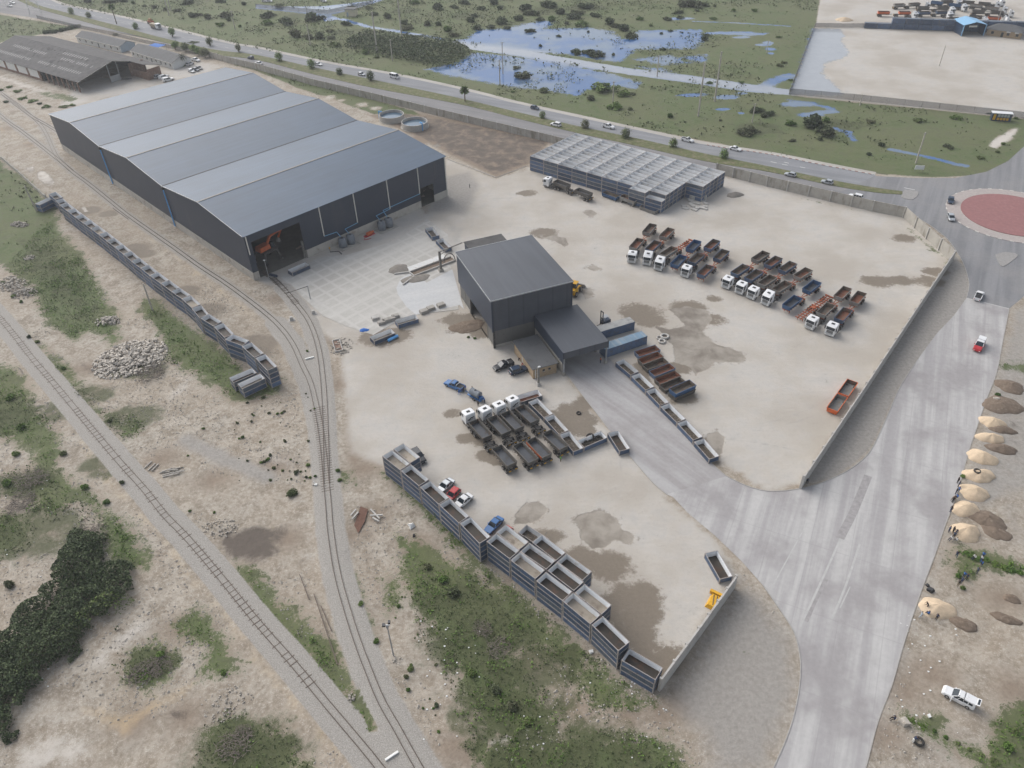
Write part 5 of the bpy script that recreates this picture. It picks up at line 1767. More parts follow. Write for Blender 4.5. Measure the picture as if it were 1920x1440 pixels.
po.box(.5, 1.4, -.04, -.002, .4, 2.5)
kid("poster", po.mesh("poster", M["yellow"]), t)
for i in range(4):
    x_ = 2.0 + i * (fw - 2.6) / 4
    kid("poster", MB().box(x_, x_ + .8, -.04, -.002, .4, 1.3).mesh("poster", M["yellow"]), t)
    kid("poster", MB().box(x_, x_ + .9, -.04, -.002, 1.6, 2.6).mesh("poster", M["silver"]), t)
# blank white sign board on the verge
t = thing("sign_board", "blank white sign board on the grass verge by the junction", "sign", G(1722, 322), R(-8))
kid("panel", MB().box(-1.5, 1.5, -.06, .06, .8, 2.2).mesh("panel", M["white"]), t)
for sx in (-1.2, 1.2):
    kid("leg", MB().box(sx - .06, sx + .06, .07, .17, 0, 2.2).mesh("leg", M["steel"]), t)


# --- round water reservoirs
for i, (x, y, r, lab) in enumerate(((735, 224, 5.1, "round open water tank farther from the yard, pale ring wall"), (778, 238, 5.2, "round open water tank nearer the yard, pale ring wall"))):
    p = G(x, y)
    t = thing("water_reservoir", lab, "water tank", p, 0, "round reservoirs behind the warehouse")
    n = 40
    b = MB()
    for k in range(n):
        a0, a1 = 2 * math.pi * k / n, 2 * math.pi * (k + 1) / n
        b.add([(rr * math.cos(a), rr * math.sin(a), z) for rr in (r, r - .25) for a in (a0, a1) for z in (0, 2.3)],
              [(0, 2, 3, 1), (4, 5, 7, 6), (1, 3, 7, 5)])
    kid("ring_wall", b.mesh("ring_wall", M["conc_pale"], fixn=True), t)
    kid("water", MB().cyl((0, 0, 1.2), (0, 0, 1.25), r - .26, n=40).mesh("water", M["water_tank"]), t)
    kid("base_ring", MB().cyl((0, 0, 0), (0, 0, .15), r + .5, n=40).mesh("base_ring", M["conc"]), t)
    s = -1 if i == 0 else 1
    pa = 2.9 if i == 0 else -.9
    c_, s_ = math.cos(pa), math.sin(pa)
    kid("inlet_pipe", MB().cyl((c_ * (r + .35), s_ * (r + .35), 0), (c_ * (r + .35), s_ * (r + .35), 3.0), .22, n=8).bar((c_ * (r + .5), s_ * (r + .5), 3.0), (c_ * (r - 1), s_ * (r - 1), 3.0), .42).mesh("inlet_pipe", M["pipe_blue"]), t)


# ------------------------------------------------------------------ walls and fences
def panel_wall(name, label, base, h, spacing, inner=1, t=.14, m="conc", cap=True):
    """precast panel wall on posts; base is a list of world points"""
    root = thing(name, label, "wall", (0, 0, 0))
    pn, ps = MB(), MB()
    for p, q in zip(base, base[1:]):
        L = (q - p).length
        n = max(1, round(L / spacing))
        rz = ang(p, q)
        for k in range(n):
            a, b = p + (q - p) * (k / n), p + (q - p) * ((k + 1) / n)
            mm = (a + b) / 2
            pn.obox((mm.x, mm.y), rz, L / n / 2 - .16, t / 2, 0, h - .06 + random.uniform(-.03, .03))
            ps.obox((a.x - math.sin(rz) * inner * .1, a.y + math.cos(rz) * inner * .1), rz, .16, .24, 0, h + .06)
        if q is base[-1]:
            ps.obox((q.x - math.sin(rz) * inner * .1, q.y + math.cos(rz) * inner * .1), rz, .16, .24, 0, h + .06)
    kid("panel_run", pn.mesh("panel_run", M[m]), root)
    kid("post_run", ps.mesh("post_run", M["conc_pale"]), root)
    return root


HWALL = GP([(392, 107), (425, 117), (480, 130), (590, 161), (720, 192), (850, 224), (960, 250), (1035, 268), (1085, 280)])
panel_wall("panel_wall", "long grey concrete panel wall between grass strip and highway", HWALL, 3.0, 7.2, 1)
HWALL2 = [Vector((q.x, q.y, 0)) for q in GP([(1345, 306), (1440, 330), (1560, 358), (1640, 376), (1700, 388), (1792, 470)], 3.6)]
panel_wall("panel_wall", "concrete panel wall between the pale yard and roundabout", HWALL2, 3.6, 7.0, -1)
W2 = [Vector((q.x, q.y, 0)) for q in GP([(1792, 470), (1730, 561), (1627, 717), (1509, 892)], 3.6)]
W2[0] += (W2[1] - W2[0]).normalized() * .5
panel_wall("panel_wall", "straight concrete wall along the sloping road from junction to gate", W2, 3.6, 5.0, -1, .22, "conc_pale")
W3 = [Vector((q.x, q.y, 0)) for q in GP([(1382, 1079), (1312, 1176), (1241, 1272)], 3.6)]
panel_wall("panel_wall", "short concrete wall closing the muddy yard corner near the stacked bins", W3, 3.6, 3.4, -1, .3, "conc_pale")
WL = GP([(0, 296), (35, 325), (64, 352), (86, 372)])
panel_wall("panel_wall", "low sandy concrete wall leading to the siding bins' far end", WL, 1.4, 6, 1, .3, "conc")


def mesh_mat():
    k = NT("wire_mesh")
    tr = k.n("ShaderNodeBsdfTransparent")
    mx = k.n("ShaderNodeMixShader")
    mx.inputs[0].default_value = .42
    k.bsdf.inputs["Base Color"].default_value = (.16, .16, .16, 1)
    k.bsdf.inputs["Roughness"].default_value = .6
    k.l(tr.outputs[0], mx.inputs[1])
    k.l(k.bsdf.outputs[0], mx.inputs[2])
    k.l(mx.outputs[0], k.out.inputs[0])
    return k.mat


M["mesh"] = mesh_mat()


def wire_fence(label, pts, h=2.6, sp=6.0):
    base = GP(pts)
    root = thing("wire_fence", label, "fence", (0, 0, 0))
    pn, ps = MB(), MB()
    for p, q in zip(base, base[1:]):
        L = (q - p).length
        n = max(1, round(L / sp))
        rz = ang(p, q)
        mm = (p + q) / 2
        pn.obox((mm.x, mm.y), rz, L / 2, .015, .05, h - .1)
        for k in range(n + 1):
            a = p + (q - p) * (k / n)
            ps.cyl((a.x, a.y, 0), (a.x, a.y, h), .06, n=5)
        ps.bar((p.x, p.y, h), (q.x, q.y, h), .05)
    kid("mesh_panel", pn.mesh("mesh_panel", M["mesh"]), root)
    kid("post_run", ps.mesh("post_run", M["steel"]), root)


wire_fence("wire mesh fence between the green field and far paved yard", [(1479, 177), (1600, 188), (1760, 205), (1925, 223), (2000, 232)])
wire_fence("wire mesh fence on the left side of the far paved yard", [(1480, 176), (1503, 115), (1527, 52)], 2.2)
wire_fence("wire mesh fence behind the puddled end of the far yard", [(1528, 51), (1575, 52), (1620, 52)], 2.2)
wire_fence("wire fence along the service road by the old warehouse", [(70, 35), (142, 52), (200, 64), (275, 82), (392, 106)], 2.0, 7)
wire_fence("wire fence at the top car park by bright floodwater", [(480, 14), (560, 22), (615, 26), (700, 8)], 2.2, 6)
# ------------------------------------------------------------------ trucks and trailers
MC = {}


def cached(key, fn):
    if key not in MC:
        MC[key] = fn()
    return MC[key]


def wheel_mesh(r=.52, w=.34):
    return MB().cyl((0, -w / 2, 0), (0, w / 2, 0), r, n=16).mesh("tyre", M["tyre"], False)


def hub_mesh(r=.3, w=.38):
    return MB().cyl((0, -w / 2, 0), (0, w / 2, 0), r, n=10).mesh("rim", M["hub"])


def add_wheel(t, x, y, r=.52, w=.34):
    tm = cached(("w", r, w), lambda: wheel_mesh(r, w))
    hm = cached(("h", r, w), lambda: hub_mesh(r * .56, w * 1.06))
    o = kid("wheel", tm, t, (x, y, r))
    kid("rim", hm, o)


def add_dual(t, x, r=.5):
    for s in (-1, 1):
        for dy in (.83, 1.14):
            add_wheel(t, x, s * dy, r, .27)


def cab_meshes(high, paint):
    def prof(s):
        p = [(-1.1, .95), (1.05, .75), (1.18, 1.0), (1.2, 1.95), (.98, 2.95), (.72, 3.12), (-.2, 3.2 + (.35 if high else 0)), (-1.0, 3.24 + (.62 if high else 0)), (-1.12, 3.05)]
        cx, cz = 0, 2.0
        return [(cx + (x - cx) * s, cz + (z - cz) * s) for x, z in p]
    b = MB()
    b.loft([[(x, y, z) for x, z in prof(s)] for y, s in ((-1.22, .93), (-1.17, .985), (-1.0, 1), (1.0, 1), (1.17, .985), (1.22, .93))])
    b.box(-1.0, .9, -1.18, 1.18, .55, .95)
    g = MB().hexa([(1.2, -1.06, 1.98), (1.2, 1.06, 1.98), (1.235, 1.06, 1.98), (1.235, -1.06, 1.98)][:4] + [(.985, -1.0, 2.86), (.985, 1.0, 2.86), (1.02, 1.0, 2.88), (1.02, -1.0, 2.88)])
    s = MB()
    for sy in (-1, 1):
        s.box(.05, .85, *sorted((sy * 1.19, sy * 1.235)), 2.0, 2.75)
    gr = MB().box(1.19, 1.225, -.8, .8, 1.05, 1.88)
    bu = MB().box(.6, 1.32, -1.23, 1.23, .38, .92, tx=.05)
    hd = MB()
    for sy in (-1, 1):
        hd.box(1.3, 1.345, *sorted((sy * .72, sy * 1.12)), .6, .86)
    vi = MB().hexa([(.98, -1.05, 2.92), (1.25, -1.05, 2.84), (1.25, 1.05, 2.84), (.98, 1.05, 2.92), (.98, -1.05, 2.98), (1.25, -1.05, 2.9), (1.25, 1.05, 2.9), (.98, 1.05, 2.98)])
    ht = MB().box(-.35, .25, -.4, .4, 3.19 + (.3 if high else 0), 3.27 + (.32 if high else 0))
    mi = MB()
    for sy in (-1, 1):
        mi.box(1.0, 1.16, *sorted((sy * 1.3, sy * 1.52)), 1.9, 2.75)
    ch = MB()
    for sy in (-1, 1):
        ch.box(-5.6, -1.0, *sorted((sy * .32, sy * .46)), .62, .92)
    ch.box(-3.2, -2.9, -.9, .9, .6, .85).box(-5.7, -5.5, -1.1, 1.1, .6, .9)
    ch.cyl((-1.9, -1.1, .75), (-.95, -1.1, .75), .3, n=10).cyl((-2.3, 1.1, .75), (-1.1, 1.1, .75), .32, n=10)
    ch.cyl((-4.2, 0, .95), (-4.2, 0, 1.08), .55, n=14)
    mg = MB()
    for x in (-3.55, -4.9):
        for sy in (-1, 1):
            mg.box(x - .5, x + .5, *sorted((sy * .68, sy * 1.28)), 1.05, 1.1)
    ho = MB()
    for a, c in (((-.75, 2.35), (-.3, 2.05)), ((-.3, 2.05), (-.1, 2.3)), ((-.1, 2.3), (.35, 1.75)), ((.35, 1.75), (.75, 1.85))):
        ho.bar((-1.17, a[0], a[1]), (-1.17, c[0], c[1]), .2, .08)
    return dict(cab=b.mesh("cab", paint), windscreen=g.mesh("windscreen", M["glass"]), side_window=s.mesh("side_window", M["glass"]), grille=gr.mesh("grille", M["grille"]),
                bumper=bu.mesh("bumper", M["silver"]), headlight=hd.mesh("headlight", M["lamp"]), sun_visor=vi.mesh("sun_visor", paint), roof_hatch=ht.mesh("roof_hatch", M["plastic"]),
                mirror=mi.mesh("mirror", M["plastic"]), chassis=ch.mesh("tractor_chassis", M["chassis"]), mudguard=mg.mesh("mudguard", M["plastic"]), air_hose=ho.mesh("air_hose", M["plastic"]))


TRACT = "white truck tractors parked in the yards"


def tractor(c, rz, label, high=False, paint="white", group=TRACT, simple=False):
    t = thing("truck_tractor", label, "truck", (c.x, c.y, .03), rz, group)
    ms = cached(("cab", high, paint), lambda: cab_meshes(high, M[paint]))
    for n, me in ms.items():
        if simple and n in ("mudguard", "air_hose", "roof_hatch", "headlight"):
            continue
        kid(n, me, t)
    for sy in (-1, 1):
        add_wheel(t, .25, sy * 1.02, .52, .34)
    for x in (-3.55, -4.9):
        add_dual(t, x)
    return t


def trailer_chassis(front, color):
    b = MB()
    x0, x1 = (-5.3, 2.9) if front else (-3.3, 4.6)
    for sy in (-1, 1):
        b.box(x0, x1 if front else 3.0, *sorted((sy * .38, sy * .52)), .95, 1.25)
    for x in np.arange(x0 + .2, 2.8, 1.1):
        b.box(x - .07, x + .07, -1.1, 1.1, 1.0, 1.2)
    b.box(x0 - .05, x0 + .1, -1.15, 1.15, .8, 1.28)
    if front:
        b.cyl((-4.0, 0, 1.2), (-4.0, 0, 1.38), .6, n=14)
        b.bar((-3.0, -.5, 1.25), (-5.2, .5, 1.25), .1).bar((-3.0, .5, 1.25), (-5.2, -.5, 1.25), .1)
        for sy in (-1, 1):
            b.bar((2.0, sy * .7, 1.0), (2.0, sy * .7, .1), .14)
    else:
        b.bar((3.0, -.45, 1.15), (4.7, -.15, 1.2), .16).bar((3.0, .45, 1.15), (4.7, .15, 1.2), .16)
    return b.mesh("trailer_chassis", M[color])


TRL = "tipper trailers of the parked trucks"


def trailer(c, rz, label, front, o="blue", i="tip_in", f="tip_in", ch="orange", group=TRL, bin_=True, stripe=False):
    t = thing("tipper_trailer" if bin_ else "skeleton_trailer", label, "trailer", (c.x, c.y, .03), rz, group)
    kid("chassis", cached(("tc", front, ch), lambda: trailer_chassis(front, ch)), t)
    if bin_:
        a, b_, c_ = tipper_meshes(o, i, f)
        bd = kid("tipper_bin", a, t, (0, 0, 1.4))
        kid("inner_wall", b_, bd)
        kid("floor", c_, bd)
        if stripe:
            b = cached("stripe", lambda: MB().hexa([(-2.7, 1.145, .12), (2.9, 1.145, .12), (2.9, 1.155, .12), (-2.7, 1.155, .12), (-2.7, 1.225, 1.0), (2.9, 1.225, 1.0), (2.9, 1.3, 1.0), (-2.7, 1.3, 1.0)]).mesh("side_board", M["orange_bright"]))
            kid("side_board", b, bd)
    for x in ((-3.6, -4.75) if front else (-1.3, -2.5)):
        add_dual(t, x, .48)
    lamp = cached(("tl", front), lambda: MB().box((-5.42 if front else -3.42), (-5.352 if front else -3.352), -1.0, -.5, .9, 1.1).box((-5.42 if front else -3.42), (-5.352 if front else -3.352), .5, 1.0, .9, 1.1).mesh("tail_light", M["yellow"]))
    kid("tail_light", lamp, t)
    return t


ZR = 2.55


def rig(cabp, ap, bp_, name, high=False, paint="white", ao=("blue", "tip_in", "tip_in"), bo=("blue", "tip_in", "tip_in"), ch="orange", ctype=None, stripe=False, group=None):
    """one truck with its two trailers, each a thing of its own"""
    A = G(*ap, ZR) if ap else None
    B = G(*bp_, ZR) if bp_ else None
    rz = ang(B, A) if A and B else 0
    if A is None:
        A = B
    if cabp:
        Cc = G(*cabp, 3.1)
        rzc = ang(A, Cc)
        Cc = A + (Cc - A).normalized() * min(max((Cc - A).length, 5.6), 6.8)
        Cc.z = 0
        tractor(Cc, rzc, "%s truck tractor %s" % ("white" if paint == "white" else "green-fronted white", name), high, paint)
    if ap:
        trailer(A, rz, "%s front trailer %s" % (ao[3] if len(ao) > 3 else "blue", name), True, *ao[:3], ch=ch, bin_=ao[0] is not None, stripe=False)
    if bp_:
        trailer(B, rz, "%s rear trailer %s" % (bo[3] if len(bo) > 3 else "blue", name), False, *bo[:3], ch=ch, bin_=bo[0] is not None, stripe=stripe)


def z8(ox, oy, s=8):
    return lambda x, y: (ox + x / s, oy + y / s)


BLU = ("blue", "tip_in", "tip_in", "blue")
BRT = ("tip_blue", "tip_blue", "floor_grey", "bright blue")
GRY = ("tip_grey", "tip_in", "tip_in", "grey")
GRR = ("tip_grey", "tip_in", "floor_rust", "grey rust-floored")
BLR = ("blue", "tip_in", "floor_rust", "blue rust-floored")
SKL = (None, None, None, "bare orange skeleton")
q = z8(1160, 400)
g1 = "of the upper yard row"
rig(q(205, 600), q(271, 445), q(465, 222), "in the first rig %s, nearest the hall" % g1, False, "white", GRR, GRY)
rig(q(440, 625), q(520, 480), q(725, 285), "in the second rig %s, with tall cab" % g1, True, "white", BLR, GRR)
rig(q(620, 700), q(750, 565), q(1010, 400), "in the third rig %s, bare behind" % g1, True, "white", GRY, SKL, "orange")
rig(None, q(900, 700), q(1125, 470), "without tractor beside the third rig of the upper row", False, "white", BRT, BRT)
rig(q(1005, 820), q(1165, 665), q(1400, 460), "in the chrome-fronted rig ending the upper row's first half", False, "white", BLU, BLR)
rig(None, q(1300, 850), q(1540, 615), "without tractor at the middle gap of the upper rows", False, "white", BLR, BLU)
q = z8(1340, 440)
g2 = "of the second row"
rig(q(195, 655), q(385, 520), q(690, 315), "in the first rig %s" % g2, False, "white", BLU, GRY)
rig(q(390, 745), q(590, 600), q(880, 395), "in the second rig %s" % g2, False, "white", BLU, BLR)
rig(q(580, 810), q(790, 680), q(1095, 475), "in the third rig %s" % g2, False, "white", GRY, BLU)
rig(q(800, 900), q(1010, 770), q(1325, 570), "in the fourth rig %s, with tall cab" % g2, True, "white", GRY, GRR)
rig(None, q(1165, 1000), q(1460, 765), "without tractor beside the bare orange chassis", False, "white", BRT, BRT)
rig(None, q(1370, 1120), q(1640, 925), "lying unloaded between the blue and grey trailers", False, "white", SKL, SKL)
q = z8(1440, 490)
rig(q(655, 865), q(870, 710), q(1125, 460), "in the second-last rig by the road wall", False, "white", GRY, GRR)
rig(q(950, 975), q(1130, 790), q(1350, 535), "in the last rig nearest the road wall", False, "white", BLR, GRR)
q = z8(840, 720)
DK = ("tip_dark", "tip_dark", "floor_grey", "dark")
M_green = "white"
for i, (cc, a, b, w, pt) in enumerate(((( 320, 440), (485, 665), (845, 1065), "in the outer dark rig by the damp patches", "white"), ((550, 370), (765, 605), (1160, 1020), "in the second dark rig from the damp patches", "white"),
                               ((770, 305), (965, 535), (1365, 945), "in the dark rig with the orange side board", "white"), ((975, 225), (1190, 440), (1610, 830), "in the dark rig beside the scrap bins", "white"))):
    rig(q(*cc), q(*a), q(*b), w, False, pt, DK, DK, "chassis", stripe=(i == 2))
q = z8(980, 230)
rig(q(385, 830), q(590, 905), q(915, 1030), "in the lone dark rig before the big bin block", False, "white", DK, DK, "chassis")
# orange tipper pair by the road wall
A, B = G(1570.5, 753, 1.6), G(1590.5, 725, 1.6)
rz = ang(B, A)
for c, lab in ((A, "bright orange tipper body by the road wall, nearer the gate"), (B, "rusty orange tipper body by the road wall, farther from the gate")):
    ground_body(c, rz, .25, lab, "orange tipper bodies by the road wall", "orange_bright", "tip_in" if c is B else "tip_grey", "tip_grey")
    b = MB()
    for sx in (-2.2, 2.2):
        for sy in (-.8, .8):
            b.cyl((sx, sy - .15, .3), (sx, sy + .15, .3), .3, n=10)
    b.box(-2.6, 2.6, -.5, .5, .1, .27)
    o = link("support_frame", b.mesh("wheeled_frame", M["chassis"]), None, (c.x, c.y, 0), rz)
    tag(o, "dark wheeled frame under the %s tipper body" % ("bright orange" if c is A else "rusty orange"), "support frame")
# far depot
f6 = lambda x, y: (1600 + x / 6, y / 6)
DEP = [((712, 150), (580, 130), (345, 128), "orange-sided at the depot's near left", ("orange_bright", "tip_dark", "tip_dark", "orange"), ("orange_bright", "tip_dark", "tip_dark", "orange")),
       ((1142, 165), (1000, 125), (800, 130), "behind the depot's blue containers", BLU, BLU), ((1142, 100), (1010, 75), (790, 75), "second line from the depot containers", DK, DK),
       ((1490, 210), (1340, 195), (1130, 200), "beside the blue shelter's back", GRY, GRY), ((1700, 190), (1590, 190), (1380, 175), "near the depot's right group", ("orange_bright", "tip_dark", "tip_dark", "orange"), DK),
       ((1745, 215), None, None, "standing alone by the site office", DK, DK), ((1790, 125), (1620, 125), (1410, 120), "in the depot's long dark line", DK, DK), ((1260, 60), (1150, 45), (945, 18), "with bright blue trailers", BRT, BRT),
       ((862, 38), (690, 35), (520, 45), "at the depot's upper left", GRR, GRR), ((1712, 85), (1570, 80), (1390, 50), "with rust-red trailers", GRR, GRR), ((1630, 30), (1480, 28), (1300, 12), "at the depot's top edge", DK, DK), ((1680, 8), None, None, "at the very top of the depot", DK, DK),
       ((1195, 12), (1060, 5), None, "at the top left of the depot's middle", DK, DK)]
for cc, a, b, w, ao, bo in DEP:
    if a is None:
        Cc = G(*f6(*cc), 3)
        tractor(Vector((Cc.x, Cc.y, 0)), R(-8), "white truck tractor %s" % w, True)
        continue
    rig(f6(*cc), f6(*a), f6(*b) if b else None, w, True, "white", ao, bo, "chassis")
# two-high blue containers fencing off the depot
ca, cb2 = G(1619, 52), G(1925, 62)
rz = ang(ca, cb2)
L = (cb2 - ca).length
n = int(L / 6.3)
proto = {}
for k in range(n):
    for lv in range(1 if k < 2 else 2):
        p = ca + (cb2 - ca) * ((k + .5) / n)
        lab = "blue container in the depot screen, %s from its left end, %s" % (ORD[k] if k < len(ORD) else "last", "lower" if lv == 0 else "upper")
        if not proto:
            proto[0] = container(lab, (p.x, p.y), rz, 6.05, 0, 2.4, 2.6, "blue", None, "blue containers screening the far depot")
        else:
            dup(proto[0], (p.x, p.y, lv * 2.615), rz, lab)

# ------------------------------------------------------------------ cars
DIM = dict(sedan=(4.5, 1.75, 1.42), hatch=(3.9, 1.7, 1.48), suv=(4.6, 1.85, 1.72), pickup=(5.3, 1.85, 1.75), single=(5.0, 1.8, 1.62), minibus=(5.1, 1.85, 2.2), canopy=(5.4, 1.88, 1.85))


def car_meshes(kind, paint, top=None):
    L, Wd, H = DIM[kind]
    l, w = L / 2, Wd / 2
    belt = H * .6 if kind != "minibus" else H * .5
    hood = belt - .04 if kind in ("sedan", "hatch") else belt - .02
    pm = M[paint]

    def ring(x, hw, z0, z1):
        return [(x, -hw * .92, z0), (x, hw * .92, z0), (x, hw, z0 + .14), (x, hw, z1 - .12), (x, hw * .9, z1), (x, -hw * .9, z1), (x, -hw, z1 - .12), (x, -hw, z0 + .14)]
    b = MB()
    nose = .62 if kind != "minibus" else .9
    st = [(-l, w * .86, .38, belt - .12), (-l + .18, w * .96, .28, belt), (-l * .3, w, .24, belt), (l * .35, w, .24, belt)]
    st += [(l * .45, w, .24, hood), (l - .35, w * .95, .26, hood - .1), (l - .06, w * .86, .32, nose + .08), (l, w * .78, .4, nose)]
    b.loft([ring(*s) for s in st])
    out = {"body": b.mesh("body", pm)}
    # greenhouse
    if kind == "sedan":
        xb, xt = (-l * .72, l * .38), (-l * .42, l * .06)
    elif kind == "hatch":
        xb, xt = (-l * .93, l * .42), (-l * .74, l * .08)
    elif kind == "suv":
        xb, xt = (-l * .95, l * .42), (-l * .82, l * .1)
    elif kind == "minibus":
        xb, xt = (-l * .97, l * .8), (-l * .92, l * .5)
    elif kind == "single":
        xb, xt = (-l * .14, l * .42), (-l * .08, l * .12)
    else:
        xb, xt = (-l * .3, l * .44), (-l * .24, l * .1)
    wt = w * .8 if kind != "minibus" else w * .9
    g = MB().hexa([(xb[0], -w * .93, belt - .03), (xb[1], -w * .93, belt - .03), (xb[1], w * .93, belt - .03), (xb[0], w * .93, belt - .03),
                   (xt[0], -wt, H - .06), (xt[1], -wt, H - .06), (xt[1], wt, H - .06), (xt[0], wt, H - .06)])
    out["windows"] = g.mesh("windows", M["glass"])
    r = MB().hexa([(xt[0] - .03, -wt - .02, H - .07), (xt[1] + .03, -wt - .02, H - .07), (xt[1] + .03, wt + .02, H - .07), (xt[0] - .03, wt + .02, H - .07),
                   (xt[0] + .08, -wt + .08, H), (xt[1] - .08, -wt + .08, H), (xt[1] - .08, wt - .08, H), (xt[0] + .08, wt - .08, H)])
    for sy in (-1, 1):
        n = 4 if kind in ("suv", "minibus") else 3
        for k in range(n):
            f = k / (n - 1)
            xa, xc = xb[0] + (xb[1] - xb[0]) * f, xt[0] + (xt[1] - xt[0]) * f
            r.bar((xa, sy * w * .935, belt - .03), (xc, sy * (wt + .005), H - .05), .09, .05)
    out["roof"] = r.mesh("roof", M[top] if top else pm)
    if kind in ("pickup", "single"):
        bd = MB()
        x1 = xb[0] - .06
        bd.box(-l + .12, x1, -w * .82, w * .82, belt + .002, belt + .02)
        out["load_bed"] = bd.mesh("load_bed", M["plastic"])
        sd = MB()
        for sy in (-1, 1):
            sd.box(-l + .05, x1, *sorted((sy * w * .83, sy * w * .97)), belt - .05, belt + .14)
        sd.box(-l + .02, -l + .12, -w * .9, w * .9, belt - .1, belt + .13)
        out["bed_side"] = sd.mesh("bed_side", pm)
        if kind == "pickup":
            out["roll_bar"] = MB().box(x1 - .3, x1 - .2, -w * .8, w * .8, H - .3, H - .2).box(x1 - .3, x1 - .2, -w * .8, -w * .72, belt, H - .3).box(x1 - .3, x1 - .2, w * .72, w * .8, belt, H - .3).mesh("roll_bar", M["silver"])
    if kind == "canopy":
        x1 = xb[0] + .04
        cp = MB().hexa([(-l + .05, -w * .95, belt - .02), (x1, -w * .95, belt - .02), (x1, w * .95, belt - .02), (-l + .05, w * .95, belt - .02), (-l + .22, -w * .82, H + .02), (x1, -w * .82, H + .02), (x1, w * .82, H + .02), (-l + .22, w * .82, H + .02)])
        out["canopy"] = cp.mesh("canopy", M[top] if top else pm)
        cw = MB()
        for sy in (-1, 1):
            for xa in (-l + .5, -l + 1.3):
                cw.hexa([(xa, sy * (w * .945 + .0), belt + .12), (xa + .62, sy * (w * .945), belt + .12), (xa + .62, sy * (w * .945 + .02), belt + .12), (xa, sy * (w * .945 + .02), belt + .12),
                         (xa, sy * (w * .85 + .0), H - .2), (xa + .62, sy * (w * .85), H - .2), (xa + .62, sy * (w * .85 + .03), H - .2), (xa, sy * (w * .85 + .03), H - .2)])
        out["canopy_window"] = cw.mesh("canopy_window", M["glass"])
    for sy in (-1, 1):
        hl, tl, mi = MB(), MB(), MB()
        hl.box(l - .14, l + .01, *sorted((sy * w * .5, sy * w * .78)), nose - .14, nose + .02)
        tl.box(-l - .015, -l + .08, *sorted((sy * w * .62, sy * w * .84)), belt - .38, belt - .16)
        out["headlight%d" % sy] = hl.mesh("headlight", M["lamp"])
        out["tail_light%d" % sy] = tl.mesh("tail_light", M["tail"])
        mi.box(xb[1] - .38, xb[1] - .2, *sorted((sy * w * .96, sy * (w + .17))), belt + .02, belt + .16)
        out["mirror%d" % sy] = mi.mesh("mirror", pm)
    return out


def car(kind, paint, rear, front, label, group=None, top=None, name=None):
    L, Wd, H = DIM[kind]
    A, B = G(*rear, .6), G(*front, .6)
    c, rz = (A + B) / 2, ang(A, B)
    nm = name or {"sedan": "sedan_car", "hatch": "hatchback_car", "suv": "estate_car", "pickup": "pickup_truck", "single": "pickup_truck", "minibus": "minibus", "canopy": "pickup_truck"}[kind]
    t = thing(nm, label, {"minibus": "minibus"}.get(kind, "pickup" if kind in ("pickup", "single", "canopy") else "car"), (c.x, c.y, .025), rz, group)
    for n, me in cached(("car", kind, paint, top), lambda: car_meshes(kind, paint, top)).items():
        kid(n.rstrip("-1"), me, t)
    for x in (-L * .31, L * .31):
        for sy in (-1, 1):
            add_wheel(t, x, sy * (Wd / 2 - .1), .34 if kind in ("sedan", "hatch") else .38, .22)
    return t


HG = "vehicles driving on the highway"


def on_road(kind, paint, x, y, right, label, top=None):
    d = 10 if right else -10
    return car(kind, paint, (x - d, y - d * .245), (x + d, y + d * .245), label, HG, top)


on_road("sedan", "white", 18, 10.5, True, "small white car at the highway's far end, nearer the camera")
on_road("sedan", "white", 23, 5, True, "small white car at the highway's far end, farther lane")
on_road("hatch", "navy", 470, 108, False, "dark hatchback near the median, opposite the white sedan by the wall")
on_road("sedan", "white", 485, 118, False, "white sedan driving close beside the concrete wall")
on_road("sedan", "white", 597, 120, True, "white sedan partly behind a round median palm")
on_road("hatch", "silver", 678, 139, True, "silver hatchback between two median palms ahead of the minibus")
on_road("minibus", "white", 740, 144, True, "white minibus on the far carriageway")
on_road("hatch", "navy", 1003, 202, True, "dark hatchback on the far carriageway beside the flood")
on_road("suv", "white", 1042, 233.5, False, "white estate car on the near carriageway behind the bin block")
on_road("pickup", "white", 1141, 237, True, "white double-cab pickup, first of the two, above the bin block")
on_road("single", "white", 1289, 262, True, "white single-cab pickup with an open load bed above the bin block")
on_road("sedan", "white", 1379, 278.5, True, "white sedan on the far carriageway by the striped kerb")
on_road("hatch", "silver", 1482, 327, False, "silver hatchback farther from the roundabout on the near carriageway")
on_road("hatch", "silver", 1551, 341, False, "silver hatchback nearer the roundabout on the near carriageway")
on_road("suv", "white", 1604, 369, False, "white estate car passing close along the yard wall")
car("hatch", "navy", (1784, 366), (1782, 386), "dark hatchback entering beside the red roundabout island", HG)
car("hatch", "silver", (1779, 398), (1788, 418), "silver hatchback beside the red roundabout island", HG)
car("single", "white", (1830, 565), (1841, 544), "white pickup leaving the concrete road for the roundabout", HG)
car("canopy", "red", (1842, 635), (1830, 660), "red pickup with a white canopy on the concrete road", HG, "white")
PG = "vehicles parked in the yard"
car("pickup", "black", (961, 679), (926, 692), "black double-cab pickup parked by the brick office", PG)
car("suv", "navy", (956, 699), (988, 689.5), "dark blue estate car parked beside the black pickup", PG)
car("pickup", "bluecar", (872, 731), (832, 714), "bright blue pickup towing by the grey tank trailer", PG)
car("sedan", "silver", (846, 901), (823, 921), "silver sedan parked behind the stacked bins, first of three", PG)
car("hatch", "red", (858, 918), (839, 937), "red hatchback parked between two pale sedans", PG)
car("sedan", "white", (881, 929), (855, 950), "white sedan parked beside the red hatchback", PG)
car("sedan", "bluecar", (938, 972), (914, 996), "blue car parked at the bin row's notch", PG)
car("suv", "black", (775, 844), (794, 868), "black car half hidden behind the first bin stack", PG)
car("hatch", "red", (957, 990), (934, 1012), "red car mostly hidden behind the pale-floored bin", PG)
